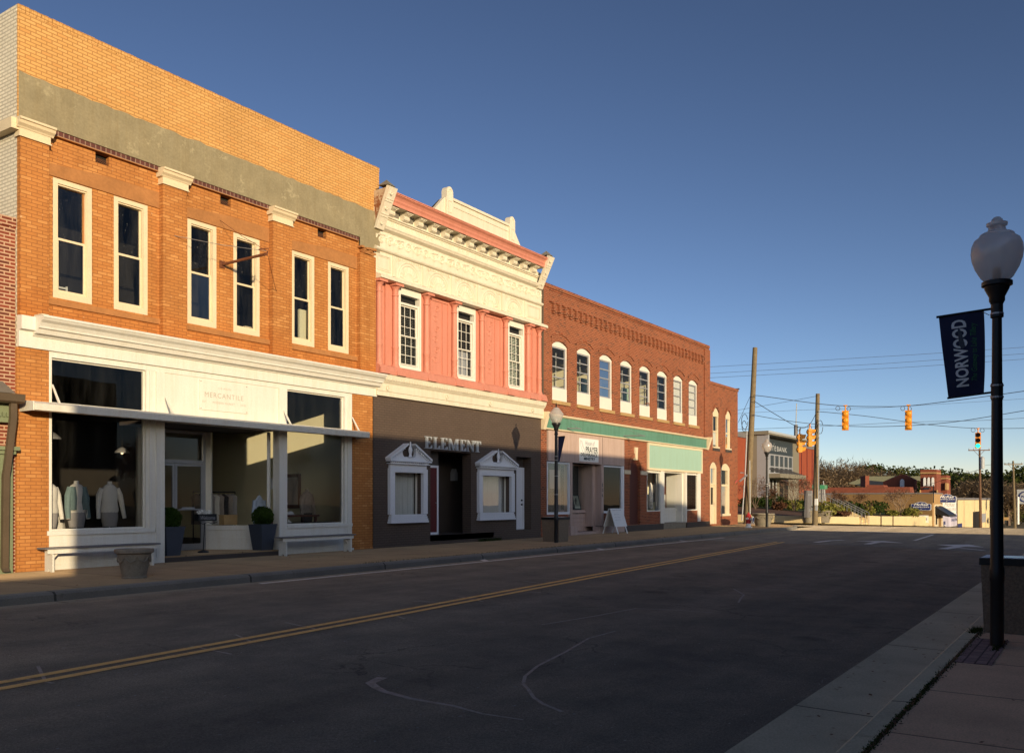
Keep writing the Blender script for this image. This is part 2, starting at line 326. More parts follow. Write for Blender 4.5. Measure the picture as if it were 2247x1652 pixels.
def ground_mats():
    def asphalt(name, base, warm, sc):
        n = N(name); P = n.pos()
        a = n.ramp(n.noise(P, 0.35, 7, 0.6), [(0.3, base), (0.7, warm)])
        g = n.ramp(n.noise(P, 55, 3, 0.8), [(0.35, (0.72, 0.72, 0.72)), (0.68, (1.25, 1.25, 1.25))])
        k = n.mix(1.0, a, g, 'MULTIPLY')
        mo = n.ramp(n.noise(P, 1.4, 6, 0.7), [(0.32, (0.82, 0.82, 0.83)), (0.68, (1.16, 1.14, 1.12))])
        k = n.mix(1.0, k, mo, 'MULTIPLY')
        # lengthwise wheel wear
        mp = n.new('ShaderNodeMapping'); mp.inputs['Scale'].default_value = (0.05, 1.1, 1); n.L(P, mp.inputs[0])
        s = n.ramp(n.noise(mp.outputs[0], 1.0, 5), [(0.35, (0.84, 0.83, 0.82)), (0.65, (1.16, 1.14, 1.10))])
        k = n.mix(1.0, k, s, 'MULTIPLY')
        o = n.ramp(n.noise(P, 0.9, 2, 0.3), [(0.22, (0.72, 0.72, 0.72)), (0.27, (1, 1, 1))])
        k = n.mix(1.0, k, o, 'MULTIPLY')
        # fine cracks
        vo = n.new('ShaderNodeTexVoronoi'); vo.feature = 'DISTANCE_TO_EDGE'; vo.inputs['Scale'].default_value = 0.55
        wv = n.new('ShaderNodeVectorMath', operation='ADD'); n.L(P, wv.inputs[0])
        nv = n.new('ShaderNodeTexNoise'); nv.inputs['Scale'].default_value = 2.2; nv.inputs['Detail'].default_value = 5; n.L(P, nv.inputs['Vector'])
        sc_ = n.new('ShaderNodeVectorMath', operation='SCALE'); sc_.inputs['Scale'].default_value = 0.9; n.L(nv.outputs['Color'], sc_.inputs[0]); n.L(sc_.outputs[0], wv.inputs[1])
        n.L(wv.outputs[0], vo.inputs['Vector'])
        ck = n.ramp(vo.outputs['Distance'], [(0.004, (1, 1, 1)), (0.010, (0, 0, 0))])
        cm = n.ramp(n.noise(P, 0.28, 3), [(0.50, (0, 0, 0)), (0.60, (1, 1, 1))])
        k = n.mix(n.math('MULTIPLY', n.math('MULTIPLY', ck, cm), 0.45), k, col(0.03, 0.028, 0.026))
        g2 = n.ramp(n.noise(P, 210, 2, 0.7), [(0.35, (0.70, 0.70, 0.70)), (0.66, (1.3, 1.28, 1.25))])
        k = n.mix(1.0, k, g2, 'MULTIPLY')
        fl = n.ramp(n.noise(P, 22, 1, 0.2), [(0.80, (0, 0, 0)), (0.82, (1, 1, 1))])
        k = n.mix(n.math('MULTIPLY', fl, 0.7), k, col(0.3, 0.29, 0.27))
        pb = n.bsdf(k, 0.95, n.bump(n.noise(P, 70, 3, 0.8), 0.7, 0.012), 0, 0.04); pb.inputs['Diffuse Roughness'].default_value = 1.0; return n.m
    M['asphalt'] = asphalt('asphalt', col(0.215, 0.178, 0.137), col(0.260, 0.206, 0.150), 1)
    M['crossing'] = asphalt('painted_sunlit_road', col(0.46, 0.39, 0.28), col(0.54, 0.46, 0.33), 1)  # sunlight put into the road colour: paler beyond the shadow edge
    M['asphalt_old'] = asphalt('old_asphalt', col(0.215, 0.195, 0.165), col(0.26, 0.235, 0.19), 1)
    def slab(name, ca, cb, w, h, joint, off=0.0, rot=False):
        n = N(name); P = n.pos()
        bt = n.new('ShaderNodeTexBrick'); bt.offset = off
        n.L(P, bt.inputs['Vector'])
        for k, v in (('Scale', 1.0), ('Brick Width', w), ('Row Height', h), ('Mortar Size', joint), ('Mortar Smooth', 0.1), ('Bias', 0.0)):
            bt.inputs[k].default_value = v
        bt.inputs['Color1'].default_value = ca; bt.inputs['Color2'].default_value = cb
        bt.inputs['Mortar'].default_value = tuple(x*0.35 for x in ca[:3])+(1,)
        f = n.ramp(n.noise(P, 1.1, 7, 0.65), [(0.3, (0.8, 0.8, 0.8)), (0.7, (1.13, 1.12, 1.10))])
        k = n.mix(1.0, bt.outputs['Color'], f, 'MULTIPLY')
        g = n.ramp(n.noise(P, 70, 2), [(0.3, (0.85, 0.85, 0.85)), (0.7, (1.15, 1.15, 1.15))])
        k = n.mix(1.0, k, g, 'MULTIPLY')
        st = n.ramp(n.noise(P, 3.1, 4, 0.6), [(0.66, (1, 1, 1)), (0.74, (0.72, 0.70, 0.68))])
        k = n.mix(1.0, k, st, 'MULTIPLY')
        h1 = n.math('MULTIPLY', bt.outputs['Fac'], -1.0)
        h2 = n.math('ADD', h1, n.math('MULTIPLY', n.noise(P, 60, 3), 0.2))
        pb = n.bsdf(k, 0.95, n.bump(h2, 0.5, 0.01), 0, 0.10); pb.inputs['Diffuse Roughness'].default_value = 1.0; return n.m
    M['walk_far'] = slab('tan_pavement', col(0.32, 0.225, 0.125), col(0.29, 0.20, 0.115), 1.55, 4.2, 0.012)
    M['walk_near'] = slab('reddish_pavement', col(0.70, 0.43, 0.26), col(0.64, 0.395, 0.235), 1.55, 9.0, 0.012)
    M['kerb'] = slab('kerb_stone', col(0.19, 0.18, 0.155), col(0.17, 0.16, 0.14), 3.6, 9.0, 0.02)
    M['gutter'] = slab('gutter_concrete', col(0.52, 0.425, 0.28), col(0.48, 0.39, 0.25), 3.6, 9.0, 0.015)
    M['gutter_tan'] = slab('tan_gutter', col(0.26, 0.21, 0.15), col(0.23, 0.19, 0.135), 3.6, 9.0, 0.015)
    M['paver'] = slab('paver_brick', col(0.34, 0.21, 0.18), col(0.25, 0.15, 0.13), 0.2, 0.1, 0.008, 0.5)
    M['dirt'] = paint('far_ground', col(0.15, 0.12, 0.065), 1.0, 0.3, 0.3)
    M['mulch'] = paint('garden_mulch', col(0.17, 0.085, 0.045), 1.0, 0.35, 2, bump=0.8)
    M['grass'] = paint('lawn', col(0.05, 0.085, 0.018), 1.0, 0.35, 3, bump=0.8)
    def line(name, c, under, keep):
        n = N(name); P = n.pos()
        f = n.ramp(n.noise(P, 9, 8, 0.8), [(keep, (0, 0, 0)), (keep+0.12, (1, 1, 1))])
        k = n.mix(f, under, c)
        n.bsdf(k, 0.85, n.bump(n.noise(P, 70, 3), 0.5, 0.008), 0, 0.15); return n.m
    M['yellow_line'] = line('worn_yellow_paint', col(0.80, 0.50, 0.17), col(0.36, 0.24, 0.12), 0.34)
    M['white_line'] = line('worn_white_paint', col(0.66, 0.62, 0.56), col(0.24, 0.22, 0.19), 0.34)
    M['chalk'] = line('pale_scrape', col(0.37, 0.315, 0.26), col(0.26, 0.215, 0.17), 0.40)
ground_mats()

# frosted lamp globe
def globe_mat(name, tr, c):
    n = N(name)
    d = n.new('ShaderNodeBsdfDiffuse'); d.inputs[0].default_value = c
    t = n.new('ShaderNodeBsdfTranslucent'); t.inputs[0].default_value = c
    x = n.new('ShaderNodeBsdfTransparent'); x.inputs[0].default_value = (0.9, 0.9, 0.88, 1)
    g = n.new('ShaderNodeBsdfGlossy'); g.inputs['Roughness'].default_value = 0.25; g.inputs[0].default_value = (0.6, 0.6, 0.6, 1)
    m1 = n.new('ShaderNodeMixShader'); m1.inputs[0].default_value = 0.5
    m2 = n.new('ShaderNodeMixShader'); m2.inputs[0].default_value = tr
    m3 = n.new('ShaderNodeMixShader'); m3.inputs[0].default_value = 0.12
    n.L(d.outputs[0], m1.inputs[1]); n.L(t.outputs[0], m1.inputs[2])
    n.L(m1.outputs[0], m2.inputs[1]); n.L(x.outputs[0], m2.inputs[2])
    n.L(m2.outputs[0], m3.inputs[1]); n.L(g.outputs[0], m3.inputs[2])
    n.L(m3.outputs[0], n.out.inputs[0]); return n.m
M['globe'] = globe_mat('frosted_globe', 0.34, (0.80, 0.74, 0.68, 1))
M['globe_clear'] = globe_mat('ribbed_clear_globe', 0.45, (0.92, 0.90, 0.84, 1))

# ------------------------------------------------------------------ mesh building
ORG = {}
def tag(o, label, cat, group=None):
    o['label'] = label; o['category'] = cat
    if group: o['group'] = group
    return o
def thing(name, label, cat, loc=(0, 0, 0), group=None):
    o = bpy.data.objects.new(name, None); COL.objects.link(o)
    o.location = loc; o.empty_display_size = 0.3
    ORG[o] = Vector(loc)
    return tag(o, label, cat, group)
class MB:
    def __init__(s): s.v = []; s.f = []
    def add(s, vs, fs):
        b = len(s.v); s.v += [Vector(p) for p in vs]; s.f += [tuple(b+i for i in f) for f in fs]; return s
    def box(s, x0, x1, y0, y1, z0, z1):
        if x0 > x1: x0, x1 = x1, x0
        if y0 > y1: y0, y1 = y1, y0
        if z0 > z1: z0, z1 = z1, z0
        return s.add([(x0, y0, z0), (x1, y0, z0), (x1, y1, z0), (x0, y1, z0), (x0, y0, z1), (x1, y0, z1), (x1, y1, z1), (x0, y1, z1)],
                     [(0, 3, 2, 1), (4, 5, 6, 7), (0, 1, 5, 4), (1, 2, 6, 5), (2, 3, 7, 6), (3, 0, 4, 7)])
    def quad(s, a, b, c, d): return s.add([a, b, c, d], [(0, 1, 2, 3)])
    def prism_x(s, prof, x0, x1):
        """profile of (y, z) points swept along x"""
        n = len(prof); vs = [(x0, y, z) for y, z in prof]+[(x1, y, z) for y, z in prof]
        return s.add(vs, [tuple(range(n))[::-1], tuple(range(n, 2*n))]+[(i, (i+1) % n, (i+1) % n+n, i+n) for i in range(n)])
    def prism_y(s, prof, y0, y1):
        """profile of (x, z) points swept along y"""
        n = len(prof); vs = [(x, y0, z) for x, z in prof]+[(x, y1, z) for x, z in prof]
        return s.add(vs, [tuple(range(n)), tuple(range(n, 2*n))[::-1]]+[(i, i+n, (i+1) % n+n, (i+1) % n) for i in range(n)])
    def prism_z(s, prof, z0, z1):
        n = len(prof); vs = [(x, y, z0) for x, y in prof]+[(x, y, z1) for x, y in prof]
        return s.add(vs, [tuple(range(n))[::-1], tuple(range(n, 2*n))]+[(i, (i+1) % n, (i+1) % n+n, i+n) for i in range(n)])
    def tube(s, pts, r, seg=8, cap=True):
        pts = [Vector(p) for p in pts]; n = len(pts)
        rs = r if isinstance(r, (list, tuple)) else [r]*n
        base = len(s.v); ref = None
        for i, p in enumerate(pts):
            t = (pts[min(i+1, n-1)]-pts[max(i-1, 0)]).normalized()
            if ref is None:
                ref = Vector((0, 0, 1)) if abs(t.z) < 0.9 else Vector((1, 0, 0))
            a = (ref - t*ref.dot(t)).normalized(); ref = a; b = t.cross(a)
            for k in range(seg):
                w = 2*math.pi*k/seg; s.v.append(p+(a*math.cos(w)+b*math.sin(w))*rs[i])
        for i in range(n-1):
            for k in range(seg):
                k2 = (k+1) % seg
                s.f.append((base+i*seg+k, base+i*seg+k2, base+(i+1)*seg+k2, base+(i+1)*seg+k))
        if cap:
            s.f.append(tuple(base+k for k in range(seg))[::-1]); s.f.append(tuple(base+(n-1)*seg+k for k in range(seg)))
        return s
    def lathe(s, prof, c=(0, 0, 0), seg=20, sx=1.0, sy=1.0, flute=0, fd=0.0):
        """profile of (radius, z) round a vertical axis at c"""
        b = len(s.v); n = len(prof)
        for r, z in prof:
            for k in range(seg):
                w = 2*math.pi*k/seg; rr = r*(1+(fd*math.cos(flute*w) if flute else 0))
                s.v.append(Vector((c[0]+rr*math.cos(w)*sx, c[1]+rr*math.sin(w)*sy, c[2]+z)))
        for i in range(n-1):
            for k in range(seg):
                k2 = (k+1) % seg; s.f.append((b+i*seg+k, b+i*seg+k2, b+(i+1)*seg+k2, b+(i+1)*seg+k))
        s.f.append(tuple(b+k for k in range(seg))[::-1]); s.f.append(tuple(b+(n-1)*seg+k for k in range(seg)))
        return s
    def leaves(s, c, rad, n, size, shell=0.5):
        """small leaf faces scattered through an ellipsoid"""
        c = Vector(c)
        for _ in range(n):
            d = Vector((random.gauss(0, 1), random.gauss(0, 1), random.gauss(0, 1))).normalized()
            q = (shell+(1-shell)*random.random()) if random.random() < 0.8 else random.random()
            p = c+Vector((d.x*rad[0], d.y*rad[1], d.z*rad[2]))*q
            a = Vector((random.gauss(0, 1), random.gauss(0, 1), random.gauss(0, 1))).normalized()
            b = a.orthogonal().normalized(); a2 = a.cross(b); z = size*random.uniform(0.6, 1.4)
            s.add([p-b*z, p+a2*z*0.6, p+b*z, p-a2*z*0.6], [(0, 1, 2, 3)])
        return s
    def build(s, name, mat, parent=None, smooth=False, kind=None, bevel=0.0):
        me = bpy.data.meshes.new(name)
        o = bpy.data.objects.new(name, me)
        org = ORG.get(parent, Vector((0, 0, 0)))
        me.from_pydata([tuple(p-org) for p in s.v], [], s.f)
        me.validate()
        bm = bmesh.new(); bm.from_mesh(me)
        if smooth != 'leaf': bmesh.ops.recalc_face_normals(bm, faces=bm.faces)
        bm.to_mesh(me); bm.free()
        if smooth is True:
            for p in me.polygons: p.use_smooth = True
            try: me.set_sharp_from_angle(angle=R(38))
            except Exception: pass
        me.materials.append(M[mat] if isinstance(mat, str) else mat)
        COL.objects.link(o); ORG[o] = org
        if parent: o.parent = parent
        if bevel:
            b = o.modifiers.new('bevel', 'BEVEL'); b.width = bevel; b.segments = 2; b.limit_method = 'ANGLE'
        if kind: o['kind'] = kind
        return o
def B(x0, x1, y0, y1, z0, z1): return MB().box(x0, x1, y0, y1, z0, z1)
def copy_tree(o, parent=None):
    c = o.copy(); COL.objects.link(c)
    if parent: c.parent = parent
    for ch in list(o.children): copy_tree(ch, c)
    return c
def arc(x0, x1, z1, rise, n=8):
    """points of an arch from (x1, z1) over to (x0, z1)"""
    out = []
    for i in range(n+1):
        t = i/n; x = x1+(x0-x1)*t; k = 2*t-1
        out.append((x, z1+rise*math.sqrt(max(0, 1-k*k)) if rise > 0.45*(x1-x0) else z1+rise*(1-k*k)))
    return out
def wall(x0, x1, z0, z1, Y, holes, depth=0.3):
    """front wall in the plane Y with openings (x0, x1, z0, z1[, rise]); reveals run back by depth"""
    mb = MB()
    hs = [(h[0], h[1], h[2], h[3]+(h[4] if len(h) > 4 else 0)) for h in holes]
    xs = sorted({x0, x1, *[h[0] for h in hs], *[h[1] for h in hs]})
    zs = sorted({z0, z1, *[h[2] for h in hs], *[h[3] for h in hs]})
    for i in range(len(xs)-1):
        for j in range(len(zs)-1):
            cx, cz = (xs[i]+xs[i+1])/2, (zs[j]+zs[j+1])/2
            if any(h[0] < cx < h[1] and h[2] < cz < h[3] for h in hs): continue
            mb.quad((xs[i], Y, zs[j]), (xs[i+1], Y, zs[j]), (xs[i+1], Y, zs[j+1]), (xs[i], Y, zs[j+1]))
    D = Y+depth
    for h in holes:
        a, b, c, d = h[:4]
        mb.quad((a, Y, c), (a, D, c), (a, D, d), (a, Y, d)); mb.quad((b, Y, c), (b, Y, d), (b, D, d), (b, D, c))
        mb.quad((a, Y, c), (b, Y, c), (b, D, c), (a, D, c))
        if len(h) > 4:
            top = d+h[4]; p = arc(a, b, d, h[4], 12)
            for (xa, za), (xb, zb) in zip(p[:-1], p[1:]):
                mb.quad((xb, Y, zb), (xa, Y, za), (xa, Y, top), (xb, Y, top))
                mb.quad((xa, Y, za), (xb, Y, zb), (xb, D, zb), (xa, D, za))
        else:
            mb.quad((a, Y, d), (a, D, d), (b, D, d), (b, Y, d))
    return mb
def ring(mb, x0, x1, z0, z1, y0, y1, w, wb=None, wt=None):
    """a rectangular frame of four bars"""
    wb = w if wb is None else wb; wt = w if wt is None else wt
    mb.box(x0, x0+w, y0, y1, z0, z1); mb.box(x1-w, x1, y0, y1, z0, z1)
    mb.box(x0+w, x1-w, y0, y1, z0, z0+wb); mb.box(x0+w, x1-w, y0, y1, z1-wt, z1)
    return mb
def pane(parent, x0, x1, z0, z1, Y, mat='glass'):
    return MB().quad((x0, Y, z0), (x1, Y, z0), (x1, Y, z1), (x0, Y, z1)).build('pane', mat, parent)
def text_mesh(mb, s, O, U, V, w, h, depth=0.004, spacing=1.0, shear=0.0, bold=0.0, res=3):
    """lettering fitted into w x h, lower left corner at O, reading along U with its upright along V"""
    cu = bpy.data.curves.new('t', 'FONT'); cu.body = s; cu.resolution_u = res; cu.space_character = spacing
    cu.shear = shear; cu.offset = bold
    ob = bpy.data.objects.new('t', cu); COL.objects.link(ob)
    dg = bpy.context.evaluated_depsgraph_get(); dg.update()
    me = bpy.data.meshes.new_from_object(ob.evaluated_get(dg))
    xs = [v.co.x for v in me.vertices]; ys = [v.co.y for v in me.vertices]
    x0, x1, y0, y1 = min(xs), max(xs), min(ys), max(ys)
    U = Vector(U); V = Vector(V); Nn = U.cross(V).normalized(); O = Vector(O)
    b = len(mb.v); n = len(me.vertices)
    for v in me.vertices:
        mb.v.append(O+U*((v.co.x-x0)/(x1-x0)*w)+V*((v.co.y-y0)/(y1-y0)*h)+Nn*depth)
    edges = {}
    for p in me.polygons:
        mb.f.append(tuple(b+i for i in p.vertices))
    bpy.data.objects.remove(ob); bpy.data.meshes.remove(me); bpy.data.curves.remove(cu)
    return mb
FX = (1, 0, 0); FZ = (0, 0, 1)
# ------------------------------------------------------------------ ground
def TZ(X, Y):
    """height of the road surface"""
    near = -0.14-0.17*(12.8-max(min(Y, 12.8), 1.4))/11.4+0.03*math.sin(math.pi*max(0, min(1, (Y-1.4)/11.4)))
    k = max(0.0, min(1.0, (X-33.0)/12.0)); k = k*k*(3-2*k)
    g = near*(1-k)-0.13*k
    if X > 52: g -= 0.0285*(X-52)*min(1, (X-52)/8+0.3) if X < 60 else 0.0285*(X-52)
    return g
def sheet(name, xs, ys, off, mat, hf=TZ, kind='structure', parent=None):
    mb = MB(); nx, ny = len(xs), len(ys)
    mb.v = [Vector((x, y, hf(x, y)+off)) for y in ys for x in xs]
    mb.f = [(j*nx+i, j*nx+i+1, (j+1)*nx+i+1, (j+1)*nx+i) for j in range(ny-1) for i in range(nx-1)]
    o = mb.build(name, mat, parent, True)
    if kind: o['kind'] = kind
    return o
def fr(a, b, s):
    n = max(1, int(round((b-a)/s))); return [a+(b-a)*i/n for i in range(n+1)]
def far_h(x, y):
    g = TZ(min(x, 160), y)
    if x > 160: g -= 0.004*(x-160)
    return g
sheet('ground', [-600, -300, -100, -40]+fr(-20, 160, 4)+[200, 260, 340, 460, 620, 900, 1400], [-900, -500, -250, -120, -60, -30, -10]+fr(0, 14, 2)+[20, 30, 50, 80, 140, 250, 500, 900], -0.16, 'dirt', far_h)
sheet('main_road', fr(-40, 31.2, 3), fr(2.05, 12.5, 0.8), 0.0, 'asphalt')
sheet('old_road', fr(31.2, 43.6, 1.5), fr(-1.5, 13.4, 1.0), -0.004, 'asphalt_old')
sheet('crossing', fr(43.6, 57, 1.5), fr(-1.5, 13.4, 1.0), -0.004, 'crossing')  # split from old_road at the shadow edge to carry the sunlit colour
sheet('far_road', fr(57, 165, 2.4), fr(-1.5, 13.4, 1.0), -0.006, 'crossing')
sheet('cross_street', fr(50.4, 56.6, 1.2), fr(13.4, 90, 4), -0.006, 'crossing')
sheet('cross_street_near', fr(44, 56.6, 1.2), fr(-70, -1.5, 4), -0.006, 'asphalt_old')
sheet('gutter_near', fr(-40, 34, 3), [1.36, 1.7, 2.06], 0.004, 'gutter')
sheet('gutter_far', fr(-40, 42, 3), [12.48, 12.80], 0.004, 'gutter_tan')

def prism_obj(name, poly, z0, z1, mat, bevel=0.0):
    return MB().prism_z(poly, z0, z1).build(name, mat, None, kind='structure', bevel=bevel)
# far pavement with a rounded corner
cc = (44.6, 18.8); rad = 5.9
corner = [(cc[0]+rad*math.sin(R(a)), cc[1]-rad*math.cos(R(a))) for a in range(0, 91, 10)]
cin = [(cc[0]+(rad-0.17)*math.sin(R(a)), cc[1]-(rad-0.17)*math.cos(R(a))) for a in range(0, 91, 10)]
walkp = [(-40, 13.06)]+cin+[(50.33, 90), (48.2, 90), (48.2, 16.95), (-40, 16.95)]
prism_obj('far_pavement', walkp, -0.3, 0.0, 'walk_far')
kerbp = [(-40, 12.88)]+corner+[(50.5, 90), (50.33, 90)]+cin[::-1]+[(-40, 13.055)]
mk = MB()
for x in fr(-40, 44.6, 3.05)[:-1]:
    mk.prism_x([(12.80, -0.3), (12.82, -0.04), (12.87, 0.0), (13.055, 0.004), (13.055, -0.3)], x+0.006, x+3.03)
ko = MB().prism_z([(44.6, 12.86)]+corner+[(50.5, 90), (50.33, 90)]+cin[::-1]+[(44.6, 13.055)], -0.3, 0.004)
mk.add(ko.v, ko.f); mk.build('far_kerb', 'kerb', None, kind='structure')
# near pavement and kerb
mk = MB()
for x in fr(-12, 36, 3.05)[:-1]:
    mk.prism_x([(1.42, -0.5), (1.40, -0.22), (1.34, -0.165), (1.20, -0.158), (1.20, -0.5)], x+0.005, x+3.03)
mk.build('near_kerb', 'gutter', None, kind='structure')
prism_obj('near_pavement', [(-40, -2.6), (36, -2.6), (36, 1.185), (-40, 1.185)], -0.5, -0.16, 'walk_near')
prism_obj('paver_strip', [(9.2, 0.86), (10.9, 0.86), (10.9, 1.17), (9.2, 1.17)], -0.3, -0.154, 'paver')
# far side of the crossing
def slab_line(name, pts, w, z0f, mat, thick=0.3):
    mb = MB(); n = len(pts)
    for (a, b) in zip(pts[:-1], pts[1:]):
        pass
    return mb
sheet('bank_pavement', [56.6, 57.3, 58.05], fr(13.2, 60, 3), 0.13, 'walk_far', lambda x, y: TZ(x, y))
sheet('bank_pavement_along_street', fr(58.0, 102, 4), [13.3, 14.2, 15.2], 0.12, 'walk_far', lambda x, y: TZ(x, y))
sheet('far_street_pavement', fr(101.5, 170, 4), [13.3, 14.2, 15.2], 0.10, 'walk_far', lambda x, y: TZ(x, y))

# painted lines: thin ribbons 4 mm above the road
def ribbon(name, pts, w, mat, off=0.005, kind='structure', hf=TZ):
    mb = MB()
    P = []
    for (a, b) in zip(pts[:-1], pts[1:]):
        L = math.hypot(b[0]-a[0], b[1]-a[1]); n = max(1, int(L/0.7))
        for i in range(n): P.append((a[0]+(b[0]-a[0])*i/n, a[1]+(b[1]-a[1])*i/n))
    P.append(pts[-1])
    ws = w if isinstance(w, (list, tuple)) else None
    for i, p in enumerate(P):
        q0, q1 = P[max(i-1, 0)], P[min(i+1, len(P)-1)]
        dx, dy = q1[0]-q0[0], q1[1]-q0[1]; l = math.hypot(dx, dy) or 1
        t = i/max(1, len(P)-1)
        ww = (ws[0]+(ws[1]-ws[0])*t if ws else w)/2
        for s in (-1, 1):
            x, y = p[0]-dy/l*ww*s, p[1]+dx/l*ww*s
            mb.v.append(Vector((x, y, hf(x, y)+off)))
    mb.f = [(2*i, 2*i+2, 2*i+3, 2*i+1) for i in range(len(P)-1)]
    return mb.build(name, mat, None, kind=kind)
yl = [(-12, 6.35), (3.82, 7.60), (9.35, 7.98), (15.78, 8.50), (31.2, 9.60), (31.9, 9.66)]
for s in (-1, 1):
    ribbon('centre_line', [(x, y+s*0.115) for x, y in yl], 0.11, 'yellow_line', 0.006)
ribbon('parking_line', [(10.7, 12.46), (17.3, 12.42), (33.5, 12.34)], 0.12, 'white_line', 0.010)
for x in (17.6, 23.6, 29.9):
    ribbon('parking_tick', [(x, 12.42), (x+0.5, 12.95)], 0.16, 'white_line', 0.014)
ribbon('stop_line', [(43.4, 9.6), (42.6, 6.2)], 0.4, 'white_line', 0.006)
ribbon('lane_line', [(36.5, 6.0), (41.5, 6.1)], 0.12, 'white_line', 0.006)
def flat_poly(name, poly, mat, off):
    mb = MB(); mb.v = [Vector((x, y, TZ(x, y)+off)) for x, y in poly]; mb.f = [tuple(range(len(poly)))]
    return mb.build(name, mat, None, kind='structure')
# turn arrows
flat_poly('turn_arrow', [(32.6, 7.0), (34.4, 7.0), (34.4, 7.7), (35.3, 6.85), (34.4, 6.0), (34.4, 6.75), (32.6, 6.75)], 'white_line', 0.010)
ribbon('turn_arrow', [(32.5, 8.6), (34.2, 8.5), (34.9, 8.2)], 0.22, 'white_line', 0.008)
flat_poly('turn_arrow', [(31.6, 4.5), (33.6, 4.3), (34.2, 4.9), (35.2, 4.0), (33.9, 3.4), (33.8, 3.95), (31.6, 4.2)], 'white_line', 0.010)
ribbon('turn_arrow', [(32.6, 4.0), (31.9, 3.2)], 0.2, 'white_line', 0.012)
# pale scrapes on the asphalt
ribbon('road_scrape', [(5.95, 5.33), (5.72, 5.26), (5.62, 5.10), (5.55, 4.95), (5.49, 4.61), (5.51, 4.21), (5.45, 3.88), (5.49, 3.55)], [0.10, 0.02], 'chalk', 0.004)
ribbon('road_scrape', [(9.64, 4.91), (8.98, 4.91), (8.09, 4.69), (7.25, 4.52), (6.78, 4.36), (6.5, 4.2), (6.36, 4.06), (6.12, 3.85), (5.99, 3.68), (5.87, 3.44)], [0.03, 0.035], 'chalk', 0.004)
ribbon('road_scrape', [(9.51, 5.87), (10.63, 5.72), (11.72, 5.64), (11.94, 5.11), (12.01, 4.59)], [0.03, 0.03], 'chalk', 0.004)
ribbon('road_scrape', [(13.4, 4.71), (13.9, 4.85), (14.5, 5.0), (15.28, 5.46), (15.6, 5.1), (15.89, 4.55)], [0.03, 0.03], 'chalk', 0.004)
for i in range(16):
    x = random.uniform(3.5, 20); y0 = 7.5+0.08*(x-3)
    y = y0+random.uniform(-0.25, 0.5)
    ribbon('tyre_mark', [(x, y-0.3), (x+random.uniform(-0.1, 0.4), y+random.uniform(0.1, 0.5))], 0.03, 'chalk', 0.003)
# moss and grass tufts in the kerb joint
def tufts(name, pts, n, size, mat='shrub', spread=0.02):
    mb = MB()
    for _ in range(n):
        t = random.random()**1.0*(len(pts)-1); i = min(int(t), len(pts)-2); k = t-i
        p = Vector(pts[i]).lerp(Vector(pts[i+1]), k)+Vector((random.gauss(0, 0.05), random.gauss(0, spread), 0))
        a = random.uniform(0, 6.28); h = size*random.uniform(0.3, 1.0)
        d = Vector((math.cos(a), math.sin(a), 0)); lean = Vector((random.gauss(0, 0.5), random.gauss(0, 0.5), 1))*h
        mb.add([p-d*0.006, p+d*0.006, p+lean], [(0, 1, 2)])
    o = mb.build(name, mat, None, smooth='leaf'); o['kind'] = 'stuff'
    return o
prism_obj('joint_soil', [(-5, 1.178), (11.4, 1.178), (11.4, 1.206), (-5, 1.206)], -0.3, -0.1555, 'mulch')
tufts('kerb_grass', [(3.0, 1.192, -0.16), (8.3, 1.192, -0.16)], 3400, 0.016, spread=0.013)
tufts('kerb_grass', [(8.3, 1.19, -0.165), (11.5, 1.17, -0.165)], 900, 0.025, spread=0.018)
tufts('kerb_grass', [(10.1, 0.92, -0.165), (10.8, 0.9, -0.165)], 500, 0.04)
tufts('kerb_grass', [(11.35, 1.25, -0.165), (11.6, 1.22, -0.165)], 300, 0.07)
tufts('kerb_grass', [(23.4, 16.80, 0), (24.6, 16.8, 0)], 500, 0.14)
tufts('kerb_grass', [(14.0, 13.1, 0), (40, 13.1, 0)], 900, 0.03)

def litter(name, spots, n, size, mat):
    mb = MB(); rnd = random.Random(12)
    for _ in range(n):
        x0, x1, y0, y1, z = rnd.choice(spots); x, y = rnd.uniform(x0, x1), rnd.uniform(y0, y1)
        if rnd.random() < 0.6: y = y0+(y1-y0)*rnd.random()**3
        a = rnd.uniform(0, 6.28); s = size*rnd.uniform(0.5, 1.3); zz = z(x, y) if callable(z) else z
        d = Vector((math.cos(a), math.sin(a), rnd.uniform(-.2, .2)))*s; e = Vector((-math.sin(a), math.cos(a), rnd.uniform(-.3, .3)))*s*0.55
        p = Vector((x, y, zz+0.012+s*0.25)); mb.add([p-d, p+e, p+d, p-e], [(0, 1, 2, 3)])
    o = mb.build(name, mat, None, smooth='leaf'); o['kind'] = 'stuff'; return o
litter('fallen_leaves', [(7, 40, 13.1, 16.6, 0.0), (7, 40, 16.2, 16.8, 0.0), (3, 12, -0.6, 1.15, -0.16), (3, 14, 1.42, 2.0, TZ)], 420, 0.022, 'twig')
litter('road_grit', [(2.5, 18, 2.1, 9, TZ)], 420, 0.008, 'letter_grey2')

# ------------------------------------------------------------------ the side of the street the photograph is taken from (it shades the road)
b = thing('shop_building', 'dark brick shop behind the camera, seen only as a reflection', 'building', (10.9, -2.6, 0))
MB().prism_x([(-2.62, -0.5), (-2.62, 6.5), (-22, 5.95), (-38, 5.5), (-38, -0.5)], -1.57, 23.3).build('wall', 'dark_room', b)
B(-1.4, 23.1, -2.66, -2.625, 0.3, 2.9).build('shopfront', 'dark_paint', b)
b = thing('low_shop', 'low dark brick shop behind the camera beside the taller one', 'building', (-18, -2.6, 0))
MB().prism_x([(-2.62, -0.5), (-2.62, 3.12), (-20, 2.9), (-20, -0.5)], -42, -1.59).build('wall', 'red_brick', b)

